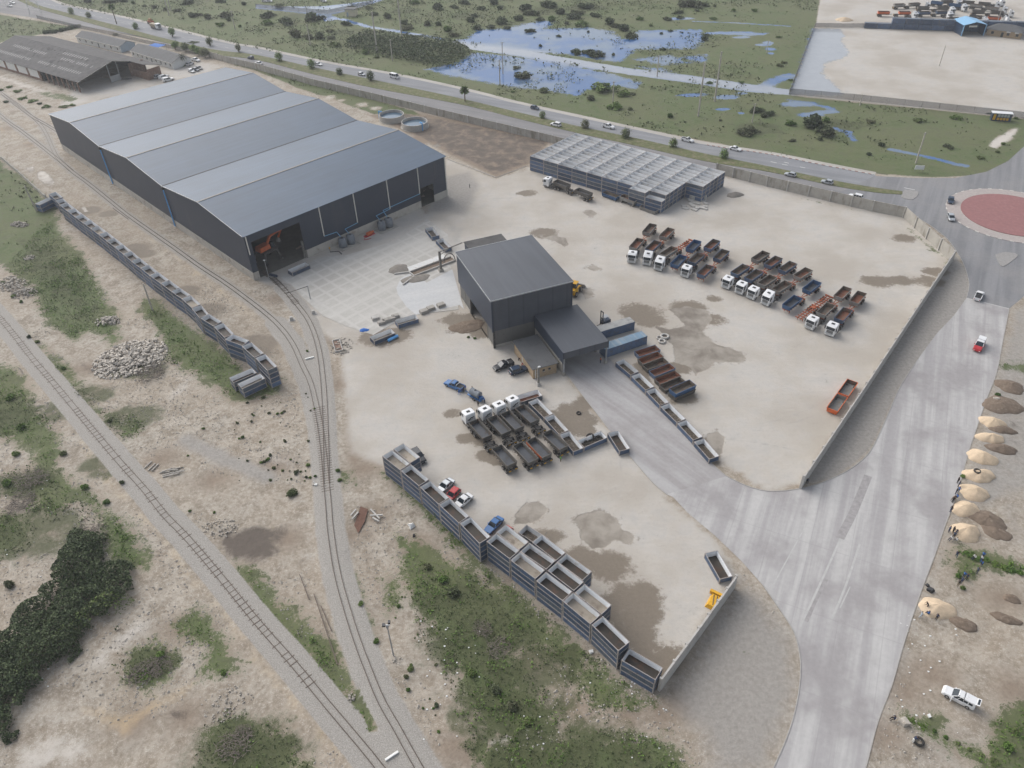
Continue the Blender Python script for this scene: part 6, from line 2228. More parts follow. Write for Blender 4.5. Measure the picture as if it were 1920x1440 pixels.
wv = car("canopy", "white", (1829, 1324), (1767, 1291), "white canopy pickup with raised tailgate on the bare ground", None)
wv.scale = (.86, .9, .92)
tg = kid("tailgate", MB().bar((-2.5, 0, 1.86), (-3.15, 0, 2.05), 1.5, .06).mesh("tailgate", M["white"]), wv)
kid("tailgate_window", MB().bar((-2.7, 0, 1.955), (-3.05, 0, 2.055), 1.15, .03).mesh("tailgate_window", M["glass"]), tg)
kid("open_door", MB().box(.98, 1.05, .96, 1.75, .5, 1.12).mesh("open_door", M["white"]), wv)
OG = "cars parked outside the old warehouse"
for k, pt, a, b, lab in (("suv", "silver", (293, 145), (303, 142), "grey car at the left end of the trio by the roof edge"), ("canopy", "white", (301, 147), (313, 142), "white canopy pickup in the middle of the trio by the roof edge"),
                         ("canopy", "white", (305, 152), (326, 147), "white canopy pickup nearest the slate-blue roof edge"), ("hatch", "silver", (353, 131), (365, 135), "silver hatchback at the left of the trio before the houses"),
                         ("hatch", "navy", (362, 129), (373, 132), "dark hatchback in the middle of the trio before the houses"), ("hatch", "greyp", (368, 126), (379, 129), "grey hatchback at the right of the trio before the houses"),
                         ("suv", "white", (351, 122), (361, 117), "white car beside the palm at the white house"), ("pickup", "white", (360, 111), (374, 114), "white pickup under the hedge trees by the highway wall")):
    car(k, pt, a, b, lab, OG)
for x, lab in ((496, "leftmost tiny white car in the top car park"), (505, "second tiny white car in the top car park"), (607, "lone tiny car at the top car park's right")):
    car("hatch", "white", (x - 3, 1.5), (x + 3, 2), lab, "cars in the top car park")
# lorry and tractor on the highway
lp = G(292, 52, .5)
rz = ang(G(282, 49.5), G(302, 54.4))
t = thing("tipper_lorry", "white-cabbed tan tipper lorry on the far carriageway", "lorry", (lp.x, lp.y, .03), rz, HG)
for n, me in cached(("cab", False, "white"), lambda: cab_meshes(False, M["white"])).items():
    if n in ("cab", "windscreen", "grille", "bumper", "chassis", "side_window"):
        kid(n, me, t, (3.0, 0, 0))
kid("load_body", MB().box(-3.6, 1.5, -1.25, 1.25, 1.1, 2.6).mesh("load_body", mat("tan_body", (.3, .25, .18), .8)), t)
for x in (3.2, -1.2, -2.5):
    for sy in (-1, 1):
        add_wheel(t, x, sy * 1.02, .52, .34)
lp = G(283, 43, .5)
t = thing("farm_loader", "orange-brown loader on the shoulder behind the tan lorry", "loader", (lp.x, lp.y, .03), rz, HG)
kid("body", MB().box(-1.8, 1.8, -1, 1, .6, 1.8, tx=.2).mesh("body", M["orange"]), t)
kid("cab", MB().box(-.9, .7, -.8, .8, 1.8, 3.0, tx=.15, ty=.1).mesh("cab", mat("tan_cab", (.35, .22, .12), .6)), t)
for x in (-1.2, 1.3):
    for sy in (-1, 1):
        add_wheel(t, x, sy * 1.1, .65, .4)

# plant machines
p = G(1078, 549)
t = thing("wheel_loader", "yellow wheel loader half hidden behind the tall hall", "wheel loader", p, R(60))
kid("body", MB().box(-2.6, -.2, -1.1, 1.1, .9, 2.2, tx=.15, ty=.1).mesh("body", M["yellow"]), t)
kid("front_frame", MB().box(-.2, 1.7, -.7, .7, .8, 1.6).bar((1.0, -.5, 1.6), (3.0, -.5, .6), .3).bar((1.0, .5, 1.6), (3.0, .5, .6), .3).mesh("front_frame", M["yellow"]), t)
kid("cab", MB().box(-1.2, .4, -.8, .8, 2.2, 3.5, tx=.12, ty=.08).mesh("cab", M["glass"]), t)
kid("cab_roof", MB().box(-1.25, .45, -.85, .85, 3.5, 3.65).mesh("cab_roof", M["yellow"]), t)
kid("bucket", MB().hexa([(2.9, -1.4, .2), (4.1, -1.4, .15), (4.1, 1.4, .15), (2.9, 1.4, .2), (2.9, -1.4, 1.2), (3.2, -1.4, 1.25), (3.2, 1.4, 1.25), (2.9, 1.4, 1.2)]).mesh("bucket", M["steel"]), t)
for x in (-1.7, 1.3):
    for sy in (-1, 1):
        add_wheel(t, x, sy * 1.15, .75, .55)
p = G(1134, 607)
t = thing("forklift", "dark forklift with tall mast behind the dusty blue container", "forklift", p, HR + R(190))
kid("body", MB().box(-1.4, .8, -.7, .7, .3, 1.3, tx=.1).mesh("body", M["navy"]), t)
kid("mast", MB().box(1.0, 1.2, -.55, -.4, .1, 4.2).box(1.0, 1.2, .4, .55, .1, 4.2).box(1.02, 1.18, -.4, .4, 4.0, 4.2).box(1.02, 1.18, -.4, .4, 2.0, 2.2).mesh("mast", M["black"]), t)
kid("overhead_guard", MB().bar((-.9, -.6, 1.3), (-.7, -.6, 2.3), .08).bar((-.9, .6, 1.3), (-.7, .6, 2.3), .08).bar((.7, -.6, 1.3), (.5, -.6, 2.3), .08).bar((.7, .6, 1.3), (.5, .6, 2.3), .08).box(-.8, .6, -.65, .65, 2.3, 2.37).mesh("overhead_guard", M["galv"]), t)
kid("fork", MB().box(1.2, 2.3, -.4, -.25, .12, .18).box(1.2, 2.3, .25, .4, .12, .18).mesh("fork", M["black"]), t)
for x in (-.9, .6):
    for sy in (-1, 1):
        add_wheel(t, x, sy * .62, .32, .24)
p = G(891, 746)
rz = ang(G(905, 753), G(880, 739))
t = thing("tank_trailer", "grey ribbed tank on a small blue trailer among the men", "tank trailer", p, rz)
b = MB().cyl((-1.5, 0, 1.5), (1.1, 0, 1.5), .85, n=18)
for x in np.arange(-1.3, 1.1, .55):
    b.cyl((x - .06, 0, 1.5), (x + .06, 0, 1.5), .89, n=18)
kid("tank", b.mesh("tank", M["tank_grey"]), t)
kid("lid", MB().cyl((-.2, 0, 2.3), (-.2, 0, 2.45), .25, n=10).mesh("lid", M["black"]), t)
kid("frame", MB().box(-2.3, 1.8, -.8, .8, .5, .66).bar((1.8, 0, .58), (3.2, 0, .5), .12).box(-2.3, -1.7, -.5, .5, .66, 1.3).mesh("frame", M["bluecar"]), t)
for sy in (-1, 1):
    add_wheel(t, -.4, sy * .95, .36, .22)
p = G(1336, 1131)
t = thing("yellow_hopper", "battered yellow steel hopper lying beside the short concrete wall", "hopper", p, R(55))
kid("shell", MB().hexa([(-1.4, -.9, 0), (1.4, -.9, 0), (1.4, .9, 0), (-1.4, .9, 0), (-1.2, -1.1, .9), (1.2, -1.1, .9), (1.2, .5, .9), (-1.2, .5, .9)]).box(1.4, 1.9, -1.2, 1.2, .3, 1.1).mesh("shell", M["yellow"]), t)
kid("grid", MB().bar((-1, -.9, .93), (1.1, -.3, .93), .12).bar((-1, -.3, .93), (1.1, .3, .93), .12).mesh("grid", M["chassis"]), t)


# ------------------------------------------------------------------ people
SKEL = {}


def person_mesh(pose):
    """one continuous skinned body per pose; faces assigned to skin, shirt, trousers, shoes, hair by the nearest bone"""
    V, E, Rd, Z = [], [], [], []

    def v(p, r, zone, parent=None):
        V.append(p)
        Rd.append(r)
        Z.append(zone)
        if parent is not None:
            E.append((parent, len(V) - 1))
        return len(V) - 1
    sit, walk, bend = pose == "sit", pose == "walk", pose == "bend"
    hz = .42 if sit else .93
    lean = .55 if bend else (.1 if sit else .03)
    pel = v((0, 0, hz), .13, 2)
    up = lambda d: (d * math.sin(lean), 0, hz + d * math.cos(lean))
    wst = v(up(.18), .125, 1, pel)
    ch = v(up(.42), .15, 1, wst)
    nk = v(up(.56), .06, 0, ch)
    hd = v(up(.68), .085, 0, nk)
    v((up(.78)[0], 0, up(.78)[2]), .095, 4, hd)
    v((up(.70)[0] + .1, 0, up(.69)[2]), .02, 0, hd)
    for s in (-1, 1):
        sh = v((up(.47)[0], s * .19, up(.47)[2]), .065, 1, ch)
        sw = .18 * s if walk else 0
        if sit:
            el = v((up(.3)[0] + .1, s * .26, hz + .22), .045, 1, sh)
            wr = v((up(.2)[0] + .32, s * .17, hz + .17), .032, 0, el)
            hdn = (.1, -s * .03, -.01)
        elif bend:
            el = v((up(.47)[0] + .12, s * .22, up(.47)[2] - .27), .045, 1, sh)
            wr = v((up(.47)[0] + .26, s * .19, up(.47)[2] - .48), .032, 0, el)
            hdn = (.04, 0, -.1)
        else:
            el = v((-.04 - sw * .5, s * .25, 1.14), .045, 1, sh)
            wr = v((.05 - sw, s * .26, .9), .032, 0, el)
            hdn = (.01, 0, -.1)
        wp = V[wr]
        pm = v((wp[0] + hdn[0] * .7, wp[1] + hdn[1], wp[2] + hdn[2] * .7), .026, 0, wr)
        pp = V[pm]
        for k, ln in enumerate((.075, .085, .08, .062)):
            off = (k - 1.5) * .018
            d = Vector(hdn).normalized()
            m_ = v((pp[0] + off + d.x * ln * .5, pp[1] + d.y * ln * .5, pp[2] + d.z * ln * .5), .0095, 0, pm)
            v((pp[0] + off + d.x * ln + .01, pp[1] + d.y * ln - s * .012, pp[2] + d.z * ln), .0085, 0, m_)
        v((pp[0] + .05, pp[1] - s * .02, pp[2] + hdn[2] * .3), .0105, 0, pm)
        hp = v((0, s * .095, hz - .05), .1, 2, pel)
        if sit:
            kn = v((.42, s * .14, hz + .08), .075, 2, hp)
            an = v((.5, s * .13, .1), .048, 2, kn)
            v((.66, s * .14, .04), .04, 3, an)
        else:
            st = s * .2 if walk else 0
            kn = v((.03 + st * .5, s * .1, .5), .072, 2, hp)
            an = v((-.02 + st, s * .1, .09), .046, 2, kn)
            v((.14 + st, s * .11, .04), .042, 3, an)
    me = bpy.data.meshes.new("skeleton")
    me.from_pydata([Vector(p) for p in V], E, [])
    o = bpy.data.objects.new("skeleton", me)
    COL.objects.link(o)
    sk = o.modifiers.new("skin", "SKIN")
    sk.use_smooth_shade = True
    for i, r in enumerate(Rd):
        me.skin_vertices[0].data[i].radius = (r, r * (.8 if Z[i] in (1,) else 1))
    me.skin_vertices[0].data[0].use_root = True
    sb = o.modifiers.new("sub", "SUBSURF")
    sb.levels = sb.render_levels = 1
    dg = bpy.context.evaluated_depsgraph_get()
    out = bpy.data.meshes.new_from_object(o.evaluated_get(dg))
    bpy.data.objects.remove(o)
    bones = [(Vector(V[a]), Vector(V[b]), Z[a], Z[b]) for a, b in E]
    for p in out.polygons:
        c = p.center
        best = None
        for a, b, za, zb in bones:
            e = b - a
            t_ = max(0, min(1, (c - a).dot(e) / max(e.length_squared, 1e-9)))
            d = (c - a - e * t_).length
            if best is None or d < best[0]:
                best = (d, zb if t_ > .45 else za)
        p.material_index = best[1]
        if best[1] == 0 and c.z > V[hd][2] + .02 and c.x < V[hd][0] + .03:
            p.material_index = 4
    out.name = "person_body"
    return out


CLOTH = {n: mat("cloth_" + n, c, .85, 0, .12, 6) for n, c in dict(navy=(.02, .032, .07), black=(.016, .016, .018), blue=(.03, .13, .4), white=(.6, .6, .58), grey=(.16, .16, .17), tan=(.3, .22, .14), red=(.45, .06, .04), green=(.15, .42, .07),
                                                                  khaki=(.17, .15, .1), denim=(.05, .075, .13), pale=(.42, .47, .52), orange=(.6, .16, .03)).items()}
SKIN = mat("skin_brown", (.13, .07, .045), .6, 0, .08, 6)
HAIR = mat("hair_black", (.012, .01, .01), .7, 0, .1, 8)
SHOE = mat("shoe_black", (.02, .018, .017), .6, 0, .1, 8)


def person(px, py, pose, shirt, trous, facing, label, group=None, z=0.0):
    base = cached(("person", pose), lambda: person_mesh(pose))

    def mk():
        me = base.copy()
        for mt in (SKIN, CLOTH[shirt], CLOTH[trous], SHOE, HAIR):
            me.materials.append(mt)
        return me
    me = cached(("pm", pose, shirt, trous), mk)
    p = G(px, py, z)
    o = link("person", me, None, (p.x, p.y, z + .035), R(facing))
    s = random.uniform(.98, 1.08)
    o.scale = (s, s, s)
    return tag(o, label, "person", group)


q = lambda x, y: (1660 + x / 4.5, 860 + y / 4.5)
RS = "people along the roadside by the sand piles"
PEO = [(q(606, 205), "stand", "black", "black", 180, "person in black nearest the pile with the tyre, by the road"), (q(612, 238), "stand", "navy", "black", 150, "person in dark clothes standing second from the pile with the tyre"),
       (q(612, 285), "walk", "blue", "denim", 200, "person in a bright blue top among the dark group by the road"), (q(590, 300), "stand", "black", "navy", 160, "person in black beside the one in bright blue by the road"),
       (q(602, 335), "sit", "blue", "navy", 180, "seated person in a blue top by the road edge"), (q(575, 350), "sit", "tan", "khaki", 200, "seated person in tan by the road edge"), (q(563, 370), "stand", "black", "black", 200, "person in black ending the upper roadside group"),
       (q(546, 450), "stand", "black", "navy", 190, "lone person in black between two roadside groups"), (q(532, 620), "stand", "denim", "navy", 170, "person in denim at the left of the lower roadside group"),
       (q(566, 625), "stand", "black", "black", 180, "person in black at the top of the lower roadside group"), (q(588, 645), "stand", "navy", "grey", 220, "person in navy at the right of the lower roadside group"),
       (q(553, 685), "sit", "white", "navy", 200, "seated person in white at the lower group's left"), (q(598, 700), "sit", "white", "grey", 160, "seated person in white by the weeds and the sand pile"), (q(570, 668), "stand", "denim", "black", 200, "person in dark denim amid the lower roadside group"),
       (q(594, 830), "walk", "navy", "denim", 240, "person in navy walking alone between weeds and road"), (q(748, 845), "sit", "white", "navy", 200, "seated person in a white shirt by the hedge of weeds"), (q(812, 840), "stand", "blue", "navy", 230, "person in bright blue by the hedge of weeds"),
       (q(800, 868), "stand", "white", "denim", 200, "person in white beside the blue-topped ones at the weeds"), (q(806, 905), "bend", "blue", "navy", 200, "person in bright blue bending below the hedge of weeds"), (q(770, 965), "walk", "denim", "navy", 220, "person in denim on the open sand below the weeds"),
       (q(655, 1005), "stand", "blue", "navy", 210, "person in blue heading the diagonal group on the sand"), (q(676, 1025), "stand", "navy", "black", 200, "person in navy at the diagonal group's right"), (q(637, 1050), "stand", "denim", "navy", 190, "person in denim in the middle of the diagonal group"),
       (q(605, 1080), "stand", "black", "khaki", 190, "person in black ending the diagonal group on the sand"), (q(348, 1262), "bend", "black", "black", 150, "person in black bending on the lowest cream sand pile"), (q(362, 1320), "sit", "blue", "navy", 120, "seated person in blue at the lowest sand pile's foot"),
       (q(292, 1340), "walk", "pale", "pale", 160, "person in pale clothes left of the lowest sand pile"), (q(425, 1360), "stand", "navy", "black", 200, "person in navy at the lowest sand pile's lower right")]
for (x, y), pose, sh, tr_, fc, lab in PEO:
    person(x, y, pose, sh, tr_, fc, lab, RS)
YG = "people in the yard"
for x, y, pose, sh, tr_, fc, lab in ((1676, 1350, "sit", "navy", "black", 180, "person in navy sitting by the pale slab near the road"), (1710, 1392, "bend", "navy", "white", 0, "person in navy bending over the big tyre"), (1792, 1316, "stand", "black", "pale", 60, "person in black at the white pickup's open door"),
                                     (1506, 909, "stand", "white", "black", 200, "guard in a white shirt standing at the wall's end"), (1513, 904, "sit", "navy", "black", 250, "person in navy sitting against the wall's end"),
                                     (861, 740, "walk", "blue", "blue", 150, "worker in blue walking behind the blue pickup"), (870, 735, "stand", "black", "black", 180, "person in black behind the blue pickup"), (874, 733, "stand", "blue", "grey", 180, "worker in a blue top and grey trousers by the blue pickup"),
                                     (897, 762, "stand", "black", "black", 120, "person in black below the grey tank trailer"), (909, 756, "bend", "blue", "navy", 150, "worker in blue bending right of the grey tank trailer"), (886, 735, "stand", "navy", "navy", 200, "worker in navy above the grey tank trailer"),
                                     (1051, 866, "stand", "green", "khaki", 30, "worker in a green vest behind the last dark trailer"), (976, 675, "sit", "red", "black", 200, "person in red sitting by the brick office wall"), (982, 684, "sit", "white", "red", 200, "person in white sitting by the brick office corner"),
                                     (1126, 681, "stand", "orange", "navy", 200, "worker in orange standing under the canopy's right post"), (881, 353, "stand", "grey", "black", 200, "lone dark figure walking on the road behind the warehouse")):
    person(x, y, pose, sh, tr_, fc, lab, YG)
p = G(899, 750)
person(899, 748, "sit", "blue", "navy", 100, "worker in blue perched on the tank trailer's frame", YG, .72)
HAZE = .0002
# ------------------------------------------------------------------ railway tracks
def resample(line, step):
    d = [0]
    for p, q in zip(line, line[1:]):
        d.append(d[-1] + (q - p).length)
    n = max(2, int(d[-1] / step))
    t = np.linspace(0, d[-1], n + 1)
    return [Vector((np.interp(x, d, [p.x for p in line]), np.interp(x, d, [p.y for p in line]), 0)) for x in t]


def track(label, pts, z, sleepers=None, sl_z=None, wid=2.2):
    line = resample(smooth_pts(GP(pts), 6), 2.0)
    root = thing("railway_track", label, "railway track", (0, 0, 0))
    for s in (-1, 1):
        c = offset(line, s * .56)
        a, b = offset(c, .05), offset(c, -.05)
        rings = [[(p.x, p.y, z - .02), (p.x, p.y, z + .14), (q_.x, q_.y, z + .14), (q_.x, q_.y, z - .02)] for p, q_ in zip(a, b)]
        kid("rail", MB().loft(rings).mesh("rail", M["railsteel"]), root)
    if sleepers:
        rs = np.random.default_rng(len(pts))
        lo, hi, step, keep = sleepers
        fine = resample(line, step)
        b = MB()
        n = len(fine)
        for i in range(int(lo * n), min(int(hi * n), n - 1)):
            if rs.random() > keep:
                continue
            p, q_ = fine[i], fine[i + 1]
            a = ang(p, q_) + rs.normal(0, .03)
            b.obox((p.x + rs.normal(0, .05), p.y + rs.normal(0, .05)), a + math.pi / 2, wid / 2 * rs.uniform(.7, .95), .065, z - .12, z + .01 + rs.uniform(0, .03))
        o = kid("sleepers", b.mesh("sleepers", M["sleeper"]), root)
        o["kind"] = "stuff"
    return root


track("single rusty track on pale ballast crossing the lower left scrubland", T_WEST, .17, (0, .88, 1.25, .8))
track("main curved siding track running from the far left to the bottom centre", T_MAIN, .17)
track("short branch track curving into the big warehouse door", T_SHED, .17, (.0, .28, .7, .7))
track("curved link track between the two sidings beside the warehouse corner", T_LINK, .15)
track("siding track passing behind the warehouse's far left corner", T_YARD, .15)
# turnout timbers where branch and siding meet
tb = MB()
main_line = resample(smooth_pts(GP(T_MAIN[17:24]), 6), .72)
for i, p in enumerate(main_line[:-1]):
    f = i / len(main_line)
    if .16 < f < .62:
        a = ang(p, main_line[i + 1])
        s = 1.6 - (f - .16) * .8
        tb.obox((p.x + .35 * (1 - f), p.y), a + math.pi / 2, s, .07, .05, .18)
o = link("turnout_timbers", tb.mesh("turnout_timbers", M["sleeper"]))
tag(o, "dark timbers under the railway points where two sidings join", "railway points")
p = G(594, 910)
t = thing("points_lever", "white points lever on a timber beside the railway junction", "points lever", p, R(-5))
kid("timber", MB().box(-.9, 3.2, -.14, .14, .0, .2).mesh("timber", M["timber"]), t)
kid("lever", MB().cyl((-.1, 0, .2), (-.5, .1, 1.0), .05, n=6).box(-.4, .1, -.25, .25, .2, .38).mesh("lever", M["white_mark"]), t)
for a, b, lab in (((723, 1427), (747, 1411), "white painted beam lying between the tracks near the bottom"), ((573, 675), (589, 671), "white painted beam lying between the two curved sidings")):
    A, B = G(*a), G(*b)
    o = link("marker_beam", MB().box(-(B - A).length / 2, (B - A).length / 2, -.16, .16, .0, .32).mesh("marker_beam", M["white_mark"]), None, ((A.x + B.x) / 2, (A.y + B.y) / 2, .14), ang(A, B))
    tag(o, lab, "marker beam")
for a, b, lab in (((562, 1078), (580, 1125), "loose rusty rail on the sand, uppermost of three"), ((589, 1115), (633, 1247), "longest loose rusty rail, lying across the weeds"), ((602, 1137), (622, 1184), "short loose rusty rail beside the longest one"), ((212, 391), (241, 412), "loose rail on the sandy bank by the siding")):
    A, B = G(*a), G(*b)
    o = link("loose_rail", MB().box(-(B - A).length / 2, (B - A).length / 2, -.07, .07, 0, .16).mesh("loose_rail", M["railsteel"]), None, ((A.x + B.x) / 2, (A.y + B.y) / 2, .1), ang(A, B))
    tag(o, lab, "rail")
A, B = G(509, 521), G(518, 520)
t = thing("buffer_stop", "dark buffer stop where the branch track reaches the warehouse door", "buffer stop", (A + B) / 2, WY + R(20))
kid("beam", MB().box(-1.3, 1.3, -.25, .25, .5, 1.1).mesh("beam", M["navy"]), t)
for sx in (-.6, .6):
    kid("leg", MB().bar((sx, 0, .6), (sx, 1.2, 0), .2).mesh("leg", M["steel"]), t)


# ------------------------------------------------------------------ vegetation
def leaf_mesh(name, P, size, m, up=.35, seed=0):
    rs = np.random.default_rng(seed)
    n = len(P)
    nrm = rs.normal(size=(n, 3))
    nrm[:, 2] = np.abs(nrm[:, 2]) + up
    nrm /= np.linalg.norm(nrm, axis=1)[:, None]
    t = rs.normal(size=(n, 3))
    a = np.cross(nrm, t)
    a /= np.linalg.norm(a, axis=1)[:, None]
    b = np.cross(nrm, a)
    s = (size * rs.uniform(.6, 1.4, n))[:, None]
    asp = rs.uniform(.5, .9, n)[:, None]
    V = np.stack([P - a * s, P + b * s * asp, P + a * s, P - b * s * asp], 1).reshape(-1, 3).astype(np.float32)
    me = bpy.data.meshes.new(name)
    me.vertices.add(4 * n)
    me.vertices.foreach_set("co", V.ravel())
    me.loops.add(4 * n)
    me.loops.foreach_set("vertex_index", np.arange(4 * n, dtype=np.int32))
    me.polygons.add(n)
    me.polygons.foreach_set("loop_start", np.arange(n, dtype=np.int32) * 4)
    me.update(calc_edges=True)
    at = me.attributes.new("shade", "FLOAT", "POINT")
    at.data.foreach_set("value", np.repeat(rs.random(n), 4).astype(np.float32))
    me.materials.append(m)
    return me


def bush_points(n, lobes, seed, flat=.75):
    rs = np.random.default_rng(seed)
    w_ = .85 if lobes > 4 else .3
    L = [(rs.uniform(-w_, w_), rs.uniform(-w_, w_) * .85, rs.uniform(.08, .5), rs.uniform(.18, .52)) for _ in range(lobes)] + [(0, 0, .3, .5)]
    out = []
    for x, y, z, r in L:
        k = int(n * r * r / sum(q[3] ** 2 for q in L))
        d = rs.normal(size=(k, 3))
        d /= np.linalg.norm(d, axis=1)[:, None]
        rr = r * rs.uniform(.55, 1.08, k)[:, None]
        p = d * rr
        p[:, 2] *= flat
        p += (x, y, z)
        out.append(p[p[:, 2] > .0])
    return np.concatenate(out)


def stems(seed, n=7, h=.5):
    rs = random.Random(seed)
    b = MB()
    for _ in range(n):
        a = rs.uniform(0, 6.28)
        r = rs.uniform(.2, .6)
        b.cyl((0, 0, -.05), (r * math.cos(a), r * math.sin(a), h * rs.uniform(.7, 1.2)), .035, .015, n=5)
    return b.mesh("stem", M["bark"])


BUSH = {}
for kind, m in (("dark", "leaf_dark"), ("green", "leaf"), ("olive", "leaf_olive"), ("bright", "leaf_bright")):
    BUSH[kind] = [(leaf_mesh("bush_%s" % kind, bush_points(720, 8, s * 7 + len(kind)) if s < 3 else bush_points(560, 3, s) * (1, 1, 1.15), .1, M[m], seed=s), stems(s)) for s in range(5)]


def dead_mesh(seed):
    rs = random.Random(seed)
    b = MB()
    for _ in range(190):
        a, r = rs.uniform(0, 6.28), math.sqrt(rs.random()) * .95
        x, y, z = r * math.cos(a), r * math.sin(a), rs.uniform(0, .5) * (1.1 - r * .6)
        a2, l = rs.uniform(0, 6.28), rs.uniform(.12, .45)
        b.bar((x, y, z), (x + l * math.cos(a2), y + l * math.sin(a2), max(0, z + rs.uniform(-.1, .25))), .022)
    return b.mesh("dry_brush", M["twig"])


DEAD = [dead_mesh(s) for s in range(3)]


def bush(px, py, r, kind, label, group, h=None, loc=None, rnd=False):
    p = loc or G(px, py)
    t = thing("bush", label, "bush", (p.x, p.y, ground_z(p.x, p.y) - .05), random.uniform(0, 6.28), group)
    me, st = random.choice(BUSH[kind][3:] if rnd else BUSH[kind])
    kid("foliage", me, t)
    kid("stem", st, t)
    t.scale = (r * random.uniform(.9, 1.15), r * random.uniform(.85, 1.1), (h or r) * random.uniform(.85, 1.1))
    return t


def px_m(y):
    return .00685 * (y + 450)


# bushes beyond the highway: photo position, half width in photo pixels, kind
FIELD = [(504, 29, 16, "d"), (539, 42, 20, "d"), (585, 36, 21, "d"), (600, 35, 12, "d"), (648, 45, 12, "d"), (555, 66, 20, "o"), (600, 70, 18, "d"), (580, 70, 14, "d"), (622, 70, 10, "d"), (656, 77, 10, "d"), (684, 99, 12, "g"), (726, 32, 14, "d"), (702, 26, 10, "d"),
         (758, 44, 12, "d"), (764, 54, 12, "o"), (802, 46, 14, "d"), (820, 12, 14, "d"), (825, 18, 9, "d"), (852, 14, 10, "d"), (870, 6, 11, "d"), (882, 39, 16, "d"), (890, 30, 9, "d"), (894, 53, 14, "d"), (927, 6, 15, "d"), (940, 39, 20, "d"), (938, 15, 9, "d"),
         (840, 56, 16, "g"), (822, 46, 10, "d"), (855, 66, 12, "o"), (630, 86, 12, "g"), (500, 45, 12, "g"), (520, 12, 10, "o"), (985, 18, 22, "d"), (1025, 10, 18, "d"), (972, 36, 16, "d"), (1035, 38, 14, "g"), (1072, 32, 15, "d"), (1102, 13, 18, "d"), (1095, 46, 12, "g"),
         (1000, 26, 16, "d"), (1050, 24, 16, "d"), (1085, 25, 14, "d"), (1010, 37, 10, "d"), (1117, 30, 12, "d"), (996, 58, 11, "d"), (1048, 68, 6, "d"), (1013, 86, 7, "d"), (1103, 60, 5, "d"), (1142, 43, 18, "d"), (1170, 55, 16, "d"), (1180, 69, 14, "d"), (1155, 50, 12, "d"),
         (1082, 99, 13, "d"), (1116, 104, 19, "d"), (1105, 97, 12, "d"), (1150, 103, 7, "o"), (985, 143, 20, "d"), (966, 127, 8, "o"), (1020, 171, 13, "o"), (1130, 166, 23, "g"), (1108, 185, 14, "d"), (1168, 177, 15, "g"), (1185, 176, 7, "d"), (1158, 201, 14, "g"), (1182, 205, 8, "o"),
         (1256, 218, 11, "g"), (1270, 24, 11, "d"), (1273, 33, 8, "d"), (1249, 36, 10, "d"), (1298, 10, 22, "d"), (1306, 20, 6, "d"), (1318, 9, 12, "d"), (1258, 58, 5, "d"), (1240, 63, 5, "d"), (1279, 61, 4, "d"), (1320, 74, 12, "d"), (1322, 66, 7, "d"), (1245, 93, 8, "d"),
         (1351, 226, 6, "d"), (1403, 246, 22, "d"), (1415, 208, 14, "d"), (1432, 218, 12, "d"), (1445, 213, 12, "d"), (1482, 231, 12, "g"), (1522, 234, 30, "d"), (1550, 252, 26, "d"), (1537, 243, 18, "d"), (1537, 261, 10, "d"), (1652, 272, 11, "d"), (1629, 289, 9, "d"),
         (1780, 276, 11, "d"), (1632, 229, 10, "o"), (1722, 226, 11, "g"), (1790, 222, 10, "g"), (1548, 226, 13, "g"), (1484, 264, 7, "d"), (1460, 70, 6, "g"), (1340, 12, 6, "g"), (1470, 118, 6, "o"), (1465, 124, 8, "o"), (1082, 122, 5, "g"), (960, 172, 5, "g"), (1390, 155, 6, "g"), (1480, 150, 5, "g"),
         (1330, 155, 6, "g"), (620, 58, 8, "o"), (740, 98, 8, "g"), (705, 108, 7, "g"), (250, 6, 8, "g"), (290, 14, 9, "d"), (330, 20, 10, "d"), (360, 30, 14, "d"), (370, 28, 11, "d"), (390, 33, 14, "o"), (420, 30, 16, "d"), (414, 47, 10, "g"), (430, 38, 9, "d"), (350, 6, 14, "d"),
         (165, 3, 12, "d"), (210, 3, 14, "d"), (232, 2, 11, "d"), (458, 8, 9, "d"), (416, 3, 11, "d"), (450, 50, 7, "g"), (270, 11, 7, "g"), (310, 18, 8, "o"), (1905, 222, 5, "g"), (1853, 213, 5, "d"), (1870, 285, 7, "g"), (1840, 296, 7, "g"), (1880, 270, 7, "g"),
         (660, 15, 9, "d"), (690, 16, 9, "d"), (775, 6, 12, "g"), (900, 16, 10, "d"), (950, 52, 9, "d"), (920, 50, 10, "d"), (1062, 44, 9, "d"), (1202, 36, 8, "g"), (1220, 48, 7, "g"), (1338, 35, 6, "g"), (1375, 20, 8, "g"), (1415, 20, 7, "g")]
KD = {"d": "dark", "g": "green", "o": "olive", "b": "bright"}
for (x, y, r, k) in FIELD:
    s = r / px_m(y) * .98
    sz = "small" if s < 1.9 else ("broad" if s > 3.4 else "middling")
    where = "beside the floodwater" if cover("flood", *G(x, y + 4)[:2]) > .25 or cover("flood", *G(x, y)[:2]) > .25 else ("near the highway's far edge" if y > 130 + .18 * (x - 800) and y > 60 else "out in the green field")
    bush(x, y + r * .12, s, KD[k], "%s %s bush %s beyond the highway" % (sz, {"d": "dark", "g": "green", "o": "olive"}[k], where), "bushes, %s %s, %s" % (sz, KD[k], where), s * .8)
